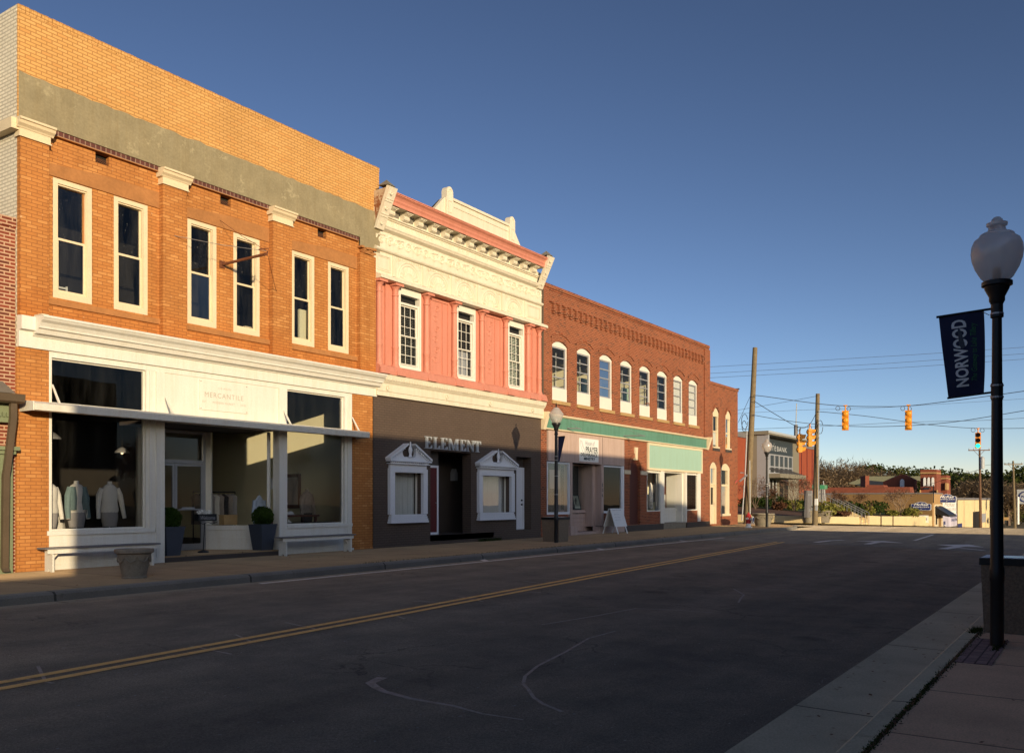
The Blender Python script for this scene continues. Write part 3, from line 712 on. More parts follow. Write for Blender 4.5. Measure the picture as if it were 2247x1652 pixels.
# ------------------------------------------------------------------ building 0: red brick shop at the left edge
YF = 16.86
b0 = thing('brick_shop', 'red brick shop with sage green storefront trim and brown gutter at the left edge', 'building', (5, YF, 0))
wall(1.0, 8.735, 0, 6.40, YF+0.03, [(2.0, 7.4, 0.4, 3.0)], 0.3).build('wall', 'red_brick_light', b0)
B(1.0, 8.73, YF+0.4, 30, 0, 6.2).build('building_body', 'greyroof', b0)
B(1.0, 8.735, YF+0.0, YF+0.36, 6.402, 6.58).build('coping', 'red_brick_light', b0)
gt = MB().prism_x([(YF-0.45, 3.13), (YF-0.47, 3.26), (YF+0.02, 3.30), (YF+0.02, 3.10), (YF-0.40, 3.10)], 2, 8.66)
gt.build('gutter', 'brown_metal', b0)
MB().prism_x([(YF-0.44, 3.27), (YF-0.2, 3.40), (YF+0.02, 3.52), (YF+0.02, 3.31)], 2, 8.50).build('hood', 'greyroof', b0)
f = B(2, 8.54, YF-0.16, YF+0.02, 2.76, 3.095)
for i in range(40): f.box(8.50-i*0.07, 8.465-i*0.07, YF-0.20, YF-0.16, 2.86, 2.94)
f.build('frieze', 'sage', b0)
p = MB().box(7.95, 8.60, YF-0.14, YF+0.02, 0.0, 2.18)
for i in range(5): p.box(8.00+i*0.12, 8.05+i*0.12, YF-0.165, YF-0.14, 0.22, 2.10)
p.box(7.9, 8.63, YF-0.20, YF+0.02, 2.18, 2.25).box(7.86, 8.67, YF-0.26, YF+0.02, 2.25, 2.32)
p.build('pilaster', 'sage', b0)
def rect_tube(mb, pts, hw, hd):
    for a, c in zip(pts[:-1], pts[1:]):
        a, c = Vector(a), Vector(c)
        vs = [q+Vector((sx*hw, sy*hd, 0)) for q in (a, c) for sx, sy in ((-1, -1), (1, -1), (1, 1), (-1, 1))]
        mb.add(vs, [(0, 1, 2, 3), (4, 7, 6, 5)]+[(i, (i+1) % 4, (i+1) % 4+4, i+4) for i in range(4)])
    return mb
rect_tube(MB(), [(8.50, YF-0.34, 3.12), (8.50, YF-0.34, 2.84), (8.42, YF-0.28, 1.90), (8.40, YF-0.28, 1.80), (8.38, YF-0.28, 0.12), (8.38, YF-0.34, 0.05)], 0.055, 0.04).build('downspout', 'brown_metal', b0)
B(1.0, 7.9, YF+0.32, YF+0.34, 0.0, 3.0).build('shop_window', 'dark_room', b0)

# ------------------------------------------------------------------ building 1: buff brick, white storefront
b1 = thing('brick_building', 'tall buff and orange brick building with white storefront and grey stucco band', 'building', (13.6, YF, 0))
X0, X1 = 8.75, 18.45
WX = [(9.45, 10.25), (10.72, 11.50), (12.48, 13.26), (13.73, 14.51), (15.51, 16.29), (16.77, 17.54)]
# wall field between the pilasters
vents = [(10.32, 10.62), (13.36, 13.66), (16.40, 16.70)]
hol = [(a, c, 5.25, 7.57) for a, c in WX]+[(a, c, 8.13, 8.34) for a, c in vents]
wall(X0, X1, 4.78, 8.36, YF+0.04, hol, 0.14).build('wall', 'buff', b1)
for a, c in ((8.75, 9.30), (11.77, 12.37), (14.79, 15.40), (17.84, 18.45)):
    top = 8.10 if c < 18 else 8.02
    B(a, c, YF-0.10, YF+0.038, 4.78, top).build('pilaster', 'buff', b1)
# stone lintels and sills
for i, (a, c) in enumerate(((9.30, 11.77), (12.37, 14.79), (15.40, 17.84))):
    m = MB(); mid = (a+c)/2; wl, wr = WX[2*i], WX[2*i+1]
    m.prism_y([(a+0.01, 7.58), (c-0.01, 7.58), (c-0.01, 7.92), (mid, 7.90), (a+0.01, 7.80)], YF+0.012, YF+0.05)
    m.build('lintel', 'stone', b1)
    B(a+0.005, c-0.005, YF-0.005, YF+0.05, 5.10, 5.215).build('sill', 'stone', b1)
    B(a+0.005, c-0.005, YF-0.04, YF+0.05, 8.34, 8.355).build('ledge', 'stone', b1)
    # dark corbelled brick course
    B(a-0.02, c+0.02, YF-0.03, YF+0.05, 8.357, 8.45).build('corbel_course', 'purple_brick', b1)
# capitals, the last one broken down to rough brick
def capital(a, c, parent):
    m = MB().box(a-0.02, c+0.02, YF-0.12, YF+0.04, 8.10, 8.24)
    m.prism_x([(YF+0.04, 8.24), (YF-0.13, 8.24), (YF-0.15, 8.27), (YF-0.20, 8.31), (YF-0.22, 8.36), (YF-0.25, 8.37), (YF-0.25, 8.41), (YF+0.04, 8.43)], a-0.07, c+0.07)
    m.box(a-0.035, c+0.035, YF-0.14, YF+0.04, 8.085, 8.105)
    return m.build('capital', 'cream', parent)
for a, c in ((8.75, 9.30), (11.77, 12.37), (14.79, 15.40)): capital(a, c, b1)
m = MB(); random.seed(3)
for i in range(26):
    x = random.uniform(17.84, 18.38); z = random.uniform(8.03, 8.20)
    m.box(x, x+random.uniform(0.08, 0.2), YF-random.uniform(0.02, 0.13), YF+0.04, z, z+0.05)
m.build('broken_capital', 'stone', b1)
# stucco band with a ragged upper edge, yellow brick parapet with a soldier course
m = MB(); xs = fr(X0, X1+0.22, 0.16); zt = [9.31+random.uniform(-0.025, 0.02) for _ in xs]
def segs(x):
    for a, c in ((9.30, 11.77), (12.37, 14.79), (15.40, 17.84)):
        if a < x < c: return 8.455
    return 8.41 if x < 17.8 else 8.20
for i in range(len(xs)-1):
    zb = segs((xs[i]+xs[i+1])/2)
    for q in [(xs[i], xs[i+1], zb, zt[i], zt[i+1])]:
        m.quad((q[0], YF-0.05, q[2]), (q[1], YF-0.05, q[2]), (q[1], YF-0.05, q[4]), (q[0], YF-0.05, q[3]))
        m.quad((q[0], YF-0.05, q[2]), (q[0], YF+0.04, q[2]), (q[1], YF+0.04, q[2]), (q[1], YF-0.05, q[2]))
m.build('stucco_band', 'stucco', b1)
B(X0, 18.67, YF-0.02, YF+0.34, 8.46, 10.45).build('parapet', 'yellow_brick', b1)
m = MB(); n = int((18.68-X0)/0.072)
for i in range(n):
    x = X0+i*(18.68-X0)/n; m.box(x+0.004, x+(18.68-X0)/n-0.004, YF-0.022-random.uniform(0, .004), YF+0.34, 10.452, 10.568+random.uniform(0, 0.008))
m.build('parapet_cap', 'yellow_brick', b1)
# whitewashed side wall, stepping down to the rear
m = MB(); side = [(YF+0.006, 0), (YF+0.006, 10.56), (17.9, 10.55), (18.15, 10.50), (18.4, 10.2), (18.9, 10.05), (19.6, 9.95), (34, 9.5), (34, 0)]
n = len(side); m.add([(X0-0.004, y, z) for y, z in side]+[(X0+0.3, y, z) for y, z in side], [tuple(range(n)), tuple(range(n, 2*n))[::-1]]+[(i, i+n, (i+1) % n+n, (i+1) % n) for i in range(n)])
m.build('side_wall', 'white_brick', b1)
MB().prism_x([(YF+0.3, 8.40), (YF-0.1, 8.40), (YF-0.1, 8.2), (34, 8.2), (34, 8.40)], X0-0.16, X0-0.006).build('side_cornice', 'cream', b1)
B(X0+0.31, X1, 18.6, 34, 4.9, 9.0).build('rear_block', 'dim_room', b1)
B(X1-0.02, X1+0.24, YF+0.36, 34, 0, 9.4).build('party_wall', 'red_brick', b1)
B(X0+0.31, X1-0.03, YF+0.20, 18.59, 8.60, 8.7).build('roof_deck', 'dim_room', b1)
B(X0+0.31, X1-0.03, YF+0.20, 27, 4.75, 4.85).build('upper_floor', 'dim_room', b1)
# ventilation grilles
for a, c in vents:
    m = B(a, c, YF+0.15, YF+0.17, 8.13, 8.34); m.build('vent_recess', 'dark_room', b1)
    m = MB()
    for i in range(7):
        x = a+(c-a)*i/7
        m.tube([(x, YF+0.07, 8.14), (x+0.10, YF+0.07, 8.24)], 0.0035, 4); m.tube([(x+0.04, YF+0.072, 8.14), (x-0.03, YF+0.072, 8.24)], 0.0035, 4)
    m.build('vent_grille', 'rust', b1)
def sash_window(parent, a, c, z0, z1, Y, mid, fw=0.10, frame='cream', gmat='old_glass', name='window', top_mat=None):
    m = MB(); ring(m, a+0.002, c-0.002, z0+0.002, z1-0.002, Y, Y+0.12, fw, 0.12, 0.09)
    # stepped inner moulding
    ring(m, a+fw*0.55, c-fw*0.55, z0+0.06, z1-0.05, Y+0.03, Y+0.10, fw*0.55, 0.08, 0.07)
    w = m.build(name, frame, parent)
    s = MB(); ring(s, a+fw, c-fw, z0+0.12, mid+0.02, Y+0.055, Y+0.085, 0.045, 0.06, 0.045)
    s.build('lower_sash', frame, w)
    s = MB(); ring(s, a+fw, c-fw, mid-0.025, z1-0.09, Y+0.09, Y+0.118, 0.04, 0.05, 0.04)
    s.build('upper_sash', top_mat or frame, w)
    pane(w, a+fw, c-fw, z0+0.12, mid, Y+0.07, gmat); pane(w, a+fw, c-fw, mid, z1-0.09, Y+0.105, gmat)
    return w
for i, (a, c) in enumerate(WX):
    mid = 6.42
    w = sash_window(b1, a, c, 5.25, 7.57, YF+0.045, mid, top_mat='stone' if i == 0 else None)
# rooms upstairs
m = MB()
rx0, rx1, ry0, ry1, rz0, rz1 = X0+0.31, X1-0.04, YF+0.19, 18.58, 4.86, 8.59
m.quad((rx0, ry1, rz0), (rx1, ry1, rz0), (rx1, ry1, rz1), (rx0, ry1, rz1)); m.quad((rx0, ry0, rz1), (rx1, ry0, rz1), (rx1, ry1, rz1), (rx0, ry1, rz1))
m.quad((rx0, ry0, rz0), (rx1, ry0, rz0), (rx1, ry1, rz0), (rx0, ry1, rz0)); m.quad((rx0, ry0, rz0), (rx0, ry1, rz0), (rx0, ry1, rz1), (rx0, ry0, rz1))
m.quad((rx1, ry0, rz0), (rx1, ry1, rz0), (rx1, ry1, rz1), (rx1, ry0, rz1))
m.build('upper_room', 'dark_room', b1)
B(16.02, 16.30, YF+0.3, YF+0.36, 5.2, 6.22).build('leaning_board', 'room_cream', b1)
B(14.25, 14.5, YF+0.26, YF+0.32, 5.2, 5.50).build('leaning_board', 'cream', b1)
t = thing('chair', 'white slatted chair back seen through the leftmost upstairs window', 'chair', (9.75, YF+0.6, 4.86))
m = MB(); m.box(9.66, 9.69, YF+0.5, YF+0.53, 4.86, 5.62).box(9.98, 10.01, YF+0.5, YF+0.53, 4.86, 5.62)
for z in (5.40, 5.48, 5.56): m.box(9.69, 9.98, YF+0.505, YF+0.525, z, z+0.035)
m.build('backrest', 'white', t)
B(9.66, 10.01, YF+0.53, YF+0.9, 5.26, 5.30).build('seat', 'white', t)
m = MB(); m.box(9.66, 9.69, YF+0.87, YF+0.9, 4.86, 5.26); m.build('leg', 'white', t); B(9.98, 10.01, YF+0.87, YF+0.9, 4.86, 5.26).build('leg', 'white', t)
# rusty sign bracket with its stay wires
br = thing('sign_bracket', 'empty rusty iron sign bracket sticking out between the upstairs windows', 'bracket', (13.6, YF, 6.93))
p0 = Vector((13.40, YF+0.03, 6.74)); p1 = Vector((13.55, 15.55, 6.82))
MB().tube([p0, p1], 0.032, 10).build('arm', 'rust', br)
MB().tube([p1+Vector((-0.06, 0.02, -0.06)), p1+Vector((0.02, 0, 0.03)), p1+Vector((0.03, -0.02, 0.12)), p1+Vector((-0.08, 0.05, 0.10)), p1+Vector((-0.16, 0.08, 0.07))], 0.016, 6).build('hook', 'rust', br)
MB().box(13.33, 13.47, YF+0.01, YF+0.035, 6.66, 6.82).build('wall_plate', 'rust', br)
for q, k in (((12.05, YF-0.10, 7.05), 0), ((13.32, YF+0.03, 7.75), 1), ((14.9, YF-0.1, 6.4), 2)):
    q = Vector(q); s = p1+Vector((0, 0, 0.06))
    MB().tube([q, q.lerp(s, 0.5)+Vector((0, 0, -0.03)), s], 0.006, 4).build('stay_wire', 'rust' if k else 'alu', br)

# storefront cornice
cp = [(YF+0.04, 4.80), (YF-0.42, 4.79), (YF-0.44, 4.75), (YF-0.42, 4.73), (YF-0.40, 4.70), (YF-0.34, 4.66), (YF-0.30, 4.60), (YF-0.29, 4.56), (YF-0.24, 4.55), (YF-0.23, 4.53), (YF-0.20, 4.47), (YF-0.10, 4.46), (YF-0.08, 4.43), (YF-0.05, 4.42), (YF-0.05, 4.20), (YF+0.04, 4.19)]
MB().prism_x(cp, X0+0.26, X1+0.10).build('storefront_cornice', 'white', b1)
MB().prism_x([(YF+0.04, 4.79), (YF-0.16, 4.77), (YF-0.16, 4.52), (YF-0.06, 4.50), (YF-0.06, 4.20), (YF+0.04, 4.19)], X0, X0+0.258).build('cornice_end_block', 'white', b1)
B(X0+0.26, X0+0.40, YF-0.36, YF-0.05, 4.80, 4.815).build('cornice_flashing', 'cream', b1)
# brick piers
B(8.73, 9.34, YF-0.02, YF+0.3, 0, 4.188).build('pier', 'buff', b1)
B(17.62, 18.42, YF-0.01, YF+0.3, 0, 4.188).build('pier', 'buff', b1)
# storefront woodwork
m = B(9.341, 17.619, YF, YF+0.18, 4.08, 4.188)                      # head board
m.box(11.66, 11.86, YF-0.03, YF+0.2, 0.0, 4.079); m.box(11.44, 11.659, YF+0.01, YF+0.18, 0.75, 4.079)
m.box(15.06, 15.31, YF-0.03, YF+0.2, 0.0, 4.079); m.box(17.34, 17.618, YF+0.0, YF+0.18, 0.05, 4.079)
m.box(11.50, 11.56, YF-0.02, YF+0.01, 0.75, 4.079); m.box(17.44, 17.50, YF-0.02, YF, 0.05, 4.079)
m.box(9.341, 9.40, YF-0.01, YF+0.18, 0.75, 4.079)
m.box(9.40, 11.439, YF+0.02, YF+0.16, 3.12, 3.20); m.box(15.311, 17.339, YF+0.02, YF+0.16, 3.12, 3.20)
m.build('storefront_frame', 'white', b1)
# panel with the sign, over the entrance
B(11.861, 15.059, YF+0.02, YF+0.12, 3.02, 4.079).build('sign_panel', 'white', b1)
# bulkheads
m = B(9.30, 11.659, YF-0.01, YF+0.2, 0.12, 0.66); m.box(9.29, 11.659, YF-0.03, YF+0.2, 0.0, 0.12); m.box(9.30, 11.62, YF-0.04, YF+0.16, 0.662, 0.75)
m.build('bulkhead', 'white', b1)
m = B(15.311, 17.60, YF-0.01, YF+0.2, 0.06, 0.64); m.box(15.32, 17.6, YF-0.04, YF+0.16, 0.642, 0.72); m.box(15.32, 17.66, YF-0.03, YF+0.2, 0.0, 0.058)
m.build('bulkhead', 'white', b1)
def shop_pane(parent, x0, x1, z0, z1, Y, fm='white'):
    m = MB(); ring(m, x0, x1, z0, z1, Y-0.02, Y+0.03, 0.03)
    w = m.build('display_window', fm, parent); pane(w, x0+0.03, x1-0.03, z0+0.03, z1-0.03, Y)
    return w
shop_pane(b1, 9.401, 11.438, 0.751, 3.119, YF+0.09); shop_pane(b1, 9.401, 11.438, 3.201, 4.079, YF+0.09)
shop_pane(b1, 15.312, 17.338, 0.721, 3.119, YF+0.09); shop_pane(b1, 15.312, 17.338, 3.201, 4.079, YF+0.09)
# recessed entrance: floor, splayed display windows, double door, transom
MB().prism_z([(11.87, YF-0.02), (15.05, YF-0.02), (14.9, YF+0.2), (14.2, 18.5), (12.3, 18.5), (12.0, YF+0.2)], -0.1, 0.13).build('entrance_floor', 'walk_far', b1)
B(11.87, 15.05, YF-0.04, YF-0.021, -0.1, 0.10).build('step', 'dark_paint', b1)
def splay(ax, ay, bx, by, parent):
    """a display window on a slanting line: boards, sill, glass, posts"""
    a, c = Vector((ax, ay, 0)), Vector((bx, by, 0)); d = (c-a).normalized(); nrm = Vector((d.y, -d.x, 0))
    def bar(m, t0, t1, off, th, z0, z1):
        p, q = a+d*t0, a+d*t1
        vs = [p+nrm*off, q+nrm*off, q+nrm*(off+th), p+nrm*(off+th)]
        m.prism_z([(v.x, v.y) for v in vs], z0, z1)
    L = (c-a).length; m = MB()
    bar(m, 0.0, L, -0.03, 0.06, 0.10, 0.60); bar(m, 0, L, -0.05, 0.10, 0.605, 0.72)
    bar(m, 0.05, L-0.05, -0.045, 0.09, 0.40, 0.43)
    bar(m, 0, 0.13, -0.06, 0.12, 0.73, 3.0); bar(m, L-0.06, L, -0.05, 0.10, 0.73, 3.0)
    o = m.build('side_display_window', 'white', parent)
    p, q = a+d*0.13, a+d*(L-0.06)
    MB().quad((p.x, p.y, 0.72), (q.x, q.y, 0.72), (q.x, q.y, 3.0), (p.x, p.y, 3.0)).build('pane', 'glass', o)
splay(14.13, 18.40, 14.98, YF+0.22, b1); splay(12.28, 18.40, 11.93, YF+0.22, b1)
B(11.87, 15.05, YF+0.13, 18.5, 3.02, 3.1).build('soffit', 'dark_paint', b1)
m = MB(); ring(m, 12.33, 14.08, 0.14, 3.0, 18.36, 18.44, 0.07); m.box(12.40, 14.01, 18.36, 18.44, 2.22, 2.30)
fr_ = m.build('door_frame', 'alu', b1); pane(fr_, 12.4, 14.01, 2.30, 2.93, 18.40)
for a, c, hs in ((12.41, 13.20, 13.14), (13.21, 14.0, 13.27)):
    m = MB(); ring(m, a, c, 0.15, 2.21, 18.35, 18.39, 0.06, 0.14, 0.06)
    d = m.build('door', 'alu', b1); pane(d, a+0.06, c-0.06, 0.29, 2.15, 18.37)
    MB().box(a+0.06, c-0.06, 18.30, 18.33, 1.10, 1.13).box(a+0.14, a+0.5, 18.29, 18.30, 1.12, 1.17).build('push_bar', 'alu', d)
# ground floor room
m = MB(); rx0, rx1, ry0, ry1, rz0, rz1 = 8.95, 18.2, YF+0.21, 27, 0.14, 4.4
m.quad((rx0, ry1, rz0), (rx1, ry1, rz0), (rx1, ry1, rz1), (rx0, ry1, rz1)); m.quad((rx0, ry0, rz1), (rx1, ry0, rz1), (rx1, ry1, rz1), (rx0, ry1, rz1))
m.quad((rx0, ry0, rz0), (rx0, ry1, rz0), (rx0, ry1, rz1), (rx0, ry0, rz1)); m.quad((rx0, ry0, 4.2), (rx1, ry0, 4.2), (rx1, ry0, rz1), (rx0, ry0, rz1))
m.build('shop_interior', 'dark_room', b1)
MB().quad((rx1, ry0, rz0), (rx1, ry1, rz0), (rx1, ry1, rz1), (rx1, ry0, rz1)).build('shop_side_wall', 'room_cream', b1)
m = MB(); m.prism_z([(rx0, ry0-0.02), (11.85, ry0-0.02), (12.3, 18.5), (14.15, 18.5), (15.1, ry0-0.02), (rx1, ry0-0.02), (rx1, ry1), (rx0, ry1)], 0.0, 0.14)
m.build('shop_floor', 'floor_dark', b1)
# hood of the retracted awning
aw = [(YF-0.52, 3.00), (YF-0.54, 3.12), (YF-0.40, 3.17), (YF+0.0, 3.21), (YF+0.0, 3.18), (YF-0.38, 3.14), (YF-0.44, 3.10), (YF-0.44, 3.0), (YF-0.46, 2.985)]
A = thing('awning_hood', 'long white metal awning hood across the white storefront', 'awning', (13.6, YF, 3.1))
MB().prism_x(aw, 8.80, 17.74).build('hood', 'white', A)
B(8.78, 8.799, YF-0.5, YF-0.02, 2.99, 3.16).build('end_plate', 'white', A); B(17.741, 17.76, YF-0.5, YF-0.02, 2.99, 3.16).build('end_plate', 'white', A)
MB().tube([(8.85, YF-0.40, 3.05), (17.7, YF-0.40, 3.05)], 0.035, 8).build('roller', 'alu', A)
for x in (9.38, 11.86, 15.18, 17.58):
    MB().prism_x([(YF-0.02, 3.56), (YF-0.035, 3.56), (YF-0.30, 3.18), (YF-0.26, 3.18)], x, x+0.035).build('stay', 'white', A)
# hanging sign on the panel
s = thing('shop_sign', 'cream shop sign with pale grey serif lettering over the white storefront entrance', 'sign', (13.43, YF, 3.7))
B(12.77, 14.11, YF-0.005, YF+0.018, 3.37, 4.04).build('board', 'white', s)
m = MB(); Y = YF-0.0052
text_mesh(m, '110 MAIN', (13.26, Y, 3.86), FX, FZ, 0.36, 0.05, spacing=1.2)
text_mesh(m, 'MERCANTILE', (12.90, Y, 3.66), FX, FZ, 1.08, 0.115, spacing=1.2)
text_mesh(m, 'EST   ·   MODERN MARKET   ·   2018', (12.84, Y, 3.53), FX, FZ, 1.20, 0.05, spacing=1.1)
m.build('lettering', 'letter_grey2', s)
m = MB()
for x, z in ((12.80, 4.0), (14.08, 4.0), (12.80, 3.40), (14.08, 3.40)): m.box(x-0.008, x+0.008, YF-0.012, YF-0.005, z-0.008, z+0.008)
m.build('screws', 'rust', s)
# ------------------------------------------------------------------ building 2: salmon and ivory pressed metal front over a dark ground floor
b2 = thing('ornate_building', 'salmon pink and ivory pressed metal front with dark painted ground floor', 'building', (22.8, YF, 0))
C0, C1 = 18.452, 27.24
# ground floor wall, two recessed doors
dh = [(20.97, 23.03, 0.28, 2.83), (25.66, 26.62, 0.30, 2.83), (19.25, 20.52, 0.86, 2.15), (23.54, 25.22, 0.88, 2.16)]
wall(C0, C1, 0.0, 4.24, YF, dh, 0.34).build('wall', 'dark_brick_paint', b2)
B(20.5, 21.78, YF+0.341, YF+0.38, 0.28, 2.9).build('recess_wall', 'dark_paint', b2)
m = B(21.78, 24.6, YF+1.30, YF+1.34, 0.2, 3.0); m.box(21.75, 21.779, YF+0.381, YF+1.3, 0.2, 3.0).box(24.3, 24.34, YF+0.35, YF+1.3, 0.2, 3.0); m.build('entrance_walls', 'dark_paint', b2)
B(20.95, 24.3, YF+0.0, YF+1.3, 0.10, 0.275).build('entrance_floor', 'dark_paint', b2); B(20.95, 24.3, YF+0.35, YF+1.3, 2.84, 2.9).build('entrance_ceiling', 'dark_paint', b2)
B(25.5, 27.1, YF+0.341, YF+0.36, 0.3, 2.9).build('recess_wall', 'dark_paint', b2)
B(C0, C1, YF+1.5, 34, 0.0, 9.2).build('building_body', 'dim_room', b2)
m = MB(); ring(m, 20.99, 21.74, 0.28, 2.40, YF+0.30, YF+0.34, 0.07); d = m.build('door_frame', 'blue_white', b2)
B(21.06, 21.67, YF+0.315, YF+0.338, 0.30, 2.33).build('front_door', 'red_door', b2)
MB().lathe([(0.0, -0.02), (0.025, 0), (0.0, 0.02)], (21.60, YF+0.29, 1.25), 8).build('door_knob', 'alu', b2)
m = MB(); ring(m, 25.72, 26.60, 0.31, 2.48, YF+0.28, YF+0.34, 0.08); m.build('door_frame', 'blue_white', b2)
d = B(25.80, 26.52, YF+0.30, YF+0.335, 0.33, 2.40).build('front_door', 'blue_white', b2)
m = MB(); a = [(25.84+0.24*math.cos(R(t)), 2.0+0.24*math.sin(R(t))) for t in range(0, 181, 20)]
m.prism_y(a, YF+0.293, YF+0.299); m.build('fanlight', 'dark_room', d)
m = MB()
for z in (1.18, 1.33): m.tube([(26.43, YF+0.30, z), (26.43, YF+0.25, z)], 0.028, 8)
m.build('door_handle', 'black_metal', d)
# wall lantern in the main recess
l = MB().prism_y([(23.80, 1.98), (23.80, 2.24), (23.72, 2.38), (23.64, 2.24), (23.64, 1.98)], YF+1.12, YF+1.299)
l.build('wall_lantern', 'letter_grey', b2)
# two windows with broken pediments and eagles
for x0, x1, ox0, ox1 in ((19.05, 20.72, 19.25, 20.52), (23.34, 25.42, 23.54, 25.22)):
    m = MB(); Y = YF-0.10
    m.box(x0, ox0, Y, YF-0.001, 0.93, 2.13); m.box(ox1, x1, Y, YF-0.001, 0.93, 2.13)
    m.box(x0, x1, Y, YF-0.001, 2.132, 2.24); m.box(x0+0.03, x1-0.03, Y+0.02, YF-0.001, 2.242, 2.36)
    for k in range(4): m.box(x0+0.05-0.02*k, x1-0.05+0.02*k, Y-0.012*k, YF-0.001, 0.928-(k+1)*0.062, 0.924-k*0.062)
    w = m.build('window_surround', 'blue_white', b2)
    m = MB(); m.box(x0-0.04, x1+0.04, Y-0.06, YF-0.001, 2.362, 2.39)
    n = int((x1-x0)/0.085)
    for k in range(n): m.box(x0+0.02+k*(x1-x0)/n, x0+0.065+k*(x1-x0)/n, Y-0.05, Y+0.02, 2.39, 2.43)
    m.box(x0-0.08, x1+0.08, Y-0.10, YF-0.001, 2.432, 2.475)
    m.build('dentil_cornice', 'blue_white', w)
    xm = (x0+x1)/2; hw = (x1-x0)/2+0.10
    # pediment: field with two round holes, raking cornices broken at the middle
    m = MB()
    def fld(pts): m.prism_y(pts, Y+0.005, YF-0.002)
    r = 0.13; cxs = (xm-0.17, xm+0.17); cz = 2.70
    cir = lambda cx, a0, a1, n=8: [(cx+r*math.cos(R(a0+(a1-a0)*i/n)), cz+r*math.sin(R(a0+(a1-a0)*i/n))) for i in range(n+1)]
    fld([(xm-hw+0.06, 2.477), (xm, 2.477), (xm, 2.56)]+cir(cxs[0], -60, -215, 8)+[(cxs[0]-0.14, 2.86), (xm-hw+0.06, 2.50)])
    fld([(xm, 2.477), (xm+hw-0.06, 2.477), (xm+hw-0.06, 2.50), (cxs[1]+0.14, 2.86)]+cir(cxs[1], 35, -120, 8)+[(xm, 2.56)])
    for s in (-1, 1):
        q = [(xm+s*hw, 2.48), (xm+s*0.16, 2.91), (xm+s*0.16, 2.97), (xm+s*(hw+0.0), 2.54)]
        m.prism_y(q if s < 0 else q[::-1], Y-0.10, YF-0.001)
        for k in range(9):
            t = (k+0.7)/10; cx = xm+s*(hw*(1-t)+0.16*t); zz = 2.48*(1-t)+2.90*t
            m.box(cx-0.02, cx+0.02, Y-0.05, Y+0.01, zz-0.05, zz)
    m.build('pediment', 'blue_white', w)
    e = MB().lathe([(0.02, -0.02), (0.09, 0.0), (0.06, 0.04), (0.045, 0.08), (0.075, 0.15), (0.085, 0.21), (0.06, 0.28), (0.035, 0.32), (0.04, 0.36), (0.0, 0.41)], (xm, Y-0.03, 2.58), 10, 0.9, 0.6)
    e.tube([(xm, Y-0.03, 2.95), (xm-0.01, Y-0.05, 3.03)], [0.03, 0.006], 6); e.build('eagle', 'blue_white', w, True)
    m = MB(); ring(m, ox0+0.003, ox1-0.003, 0.863, 2.148, YF+0.14, YF+0.2, 0.03); fo = m.build('window_frame', 'window_white', b2)
    pane(fo, ox0+0.03, ox1-0.03, 0.89, 2.12, YF+0.17, 'glass_far')
    # pleated curtain
    m = MB(); n = 60; pts = [(ox0+0.02+(ox1-ox0-0.04)*i/n, YF+0.26+0.022*math.sin(i*1.7)+0.012*math.sin(i*0.61)) for i in range(n+1)]
    for a, c in zip(pts[:-1], pts[1:]): m.quad((a[0], a[1], 0.87), (c[0], c[1], 0.87), (c[0], c[1], 2.14), (a[0], a[1], 2.14))
    m.build('curtain', 'curtain', b2)
# letters
SG = thing('letter_sign', 'raised white serif letters reading ELEMENT on the dark painted wall', 'sign', (22.1, YF, 3.05))
def serif(ch):
    """outlines in a unit box: lists of polygons"""
    t, s, h = 0.27, 0.12, 0.055                # thick stem, serif overhang, serif height
    bx = lambda x0, x1, z0, z1: [(x0, z0), (x1, z0), (x1, z1), (x0, z1)]
    if ch in 'EL':
        o = [bx(0.14, 0.14+t, h, 1-h), bx(0.0, 0.98 if ch == 'L' else 0.95, 0, h)]
        o += [[(0.72, h), (0.98, h), (0.98, 0.30)], bx(0.14+t, 0.8, h, h+0.02)]
        if ch == 'E': o += [bx(0.0, 0.92, 1-h, 1), [(0.92, 1-h), (0.92, 0.72), (0.68, 1-h)], bx(0.14+t, 0.60, 0.48, 0.53), [(0.60, 0.38), (0.66, 0.38), (0.66, 0.64), (0.60, 0.64)]]
        else: o += [bx(0.0, 0.56, 1-h, 1)]
        return o
    if ch == 'T':
        return [bx(0.5-t/2, 0.5+t/2, h, 1-h), bx(0.25, 0.75, 0, h), bx(0.0, 1.0, 1-h, 1), [(0.0, 1-h), (0.0, 0.68), (0.05, 0.68), (0.28, 1-h)], [(1.0, 1-h), (0.72, 1-h), (0.95, 0.68), (1.0, 0.68)]]
    if ch == 'N':
        return [bx(0.10, 0.19, h, 1-h), bx(0.0, 0.30, 0, h), bx(0.0, 0.28, 1-h, 1), [(0.08, 1-h), (0.80, 0), (0.90, 0), (0.90, 0.1), (0.30, 1-h)], bx(0.81, 0.90, 0.10, 1-h), bx(0.70, 1.0, 1-h, 1)]
    if ch == 'M':
        return [bx(0.07, 0.14, h, 1-h), bx(0.0, 0.22, 0, h), bx(0.0, 0.2, 1-h, 1), [(0.05, 1-h), (0.42, 0.0), (0.50, 0.0), (0.52, 0.1), (0.24, 1-h)], [(0.42, 0.0), (0.50, 0.0), (0.80, 1-h), (0.74, 1-h)], bx(0.74, 0.93, h, 1-h), bx(0.66, 1.0, 0, h), bx(0.76, 1.0, 1-h, 1)]
xs = [(20.66, 20.99), (21.06, 21.37), (21.42, 21.74), (21.80, 22.31), (22.40, 22.70), (22.74, 23.12), (23.13, 23.50)]
for ch, (a, c) in zip('ELEMENT', xs):
    m = MB()
    for k, pl in enumerate(serif(ch)):
        m.prism_y([(a+x*(c-a), 2.875+z*0.355) for x, z in pl], YF-0.062-0.0006*k, YF-0.012+0.0005*k)
    m.build('letter', 'letter_pale', SG)
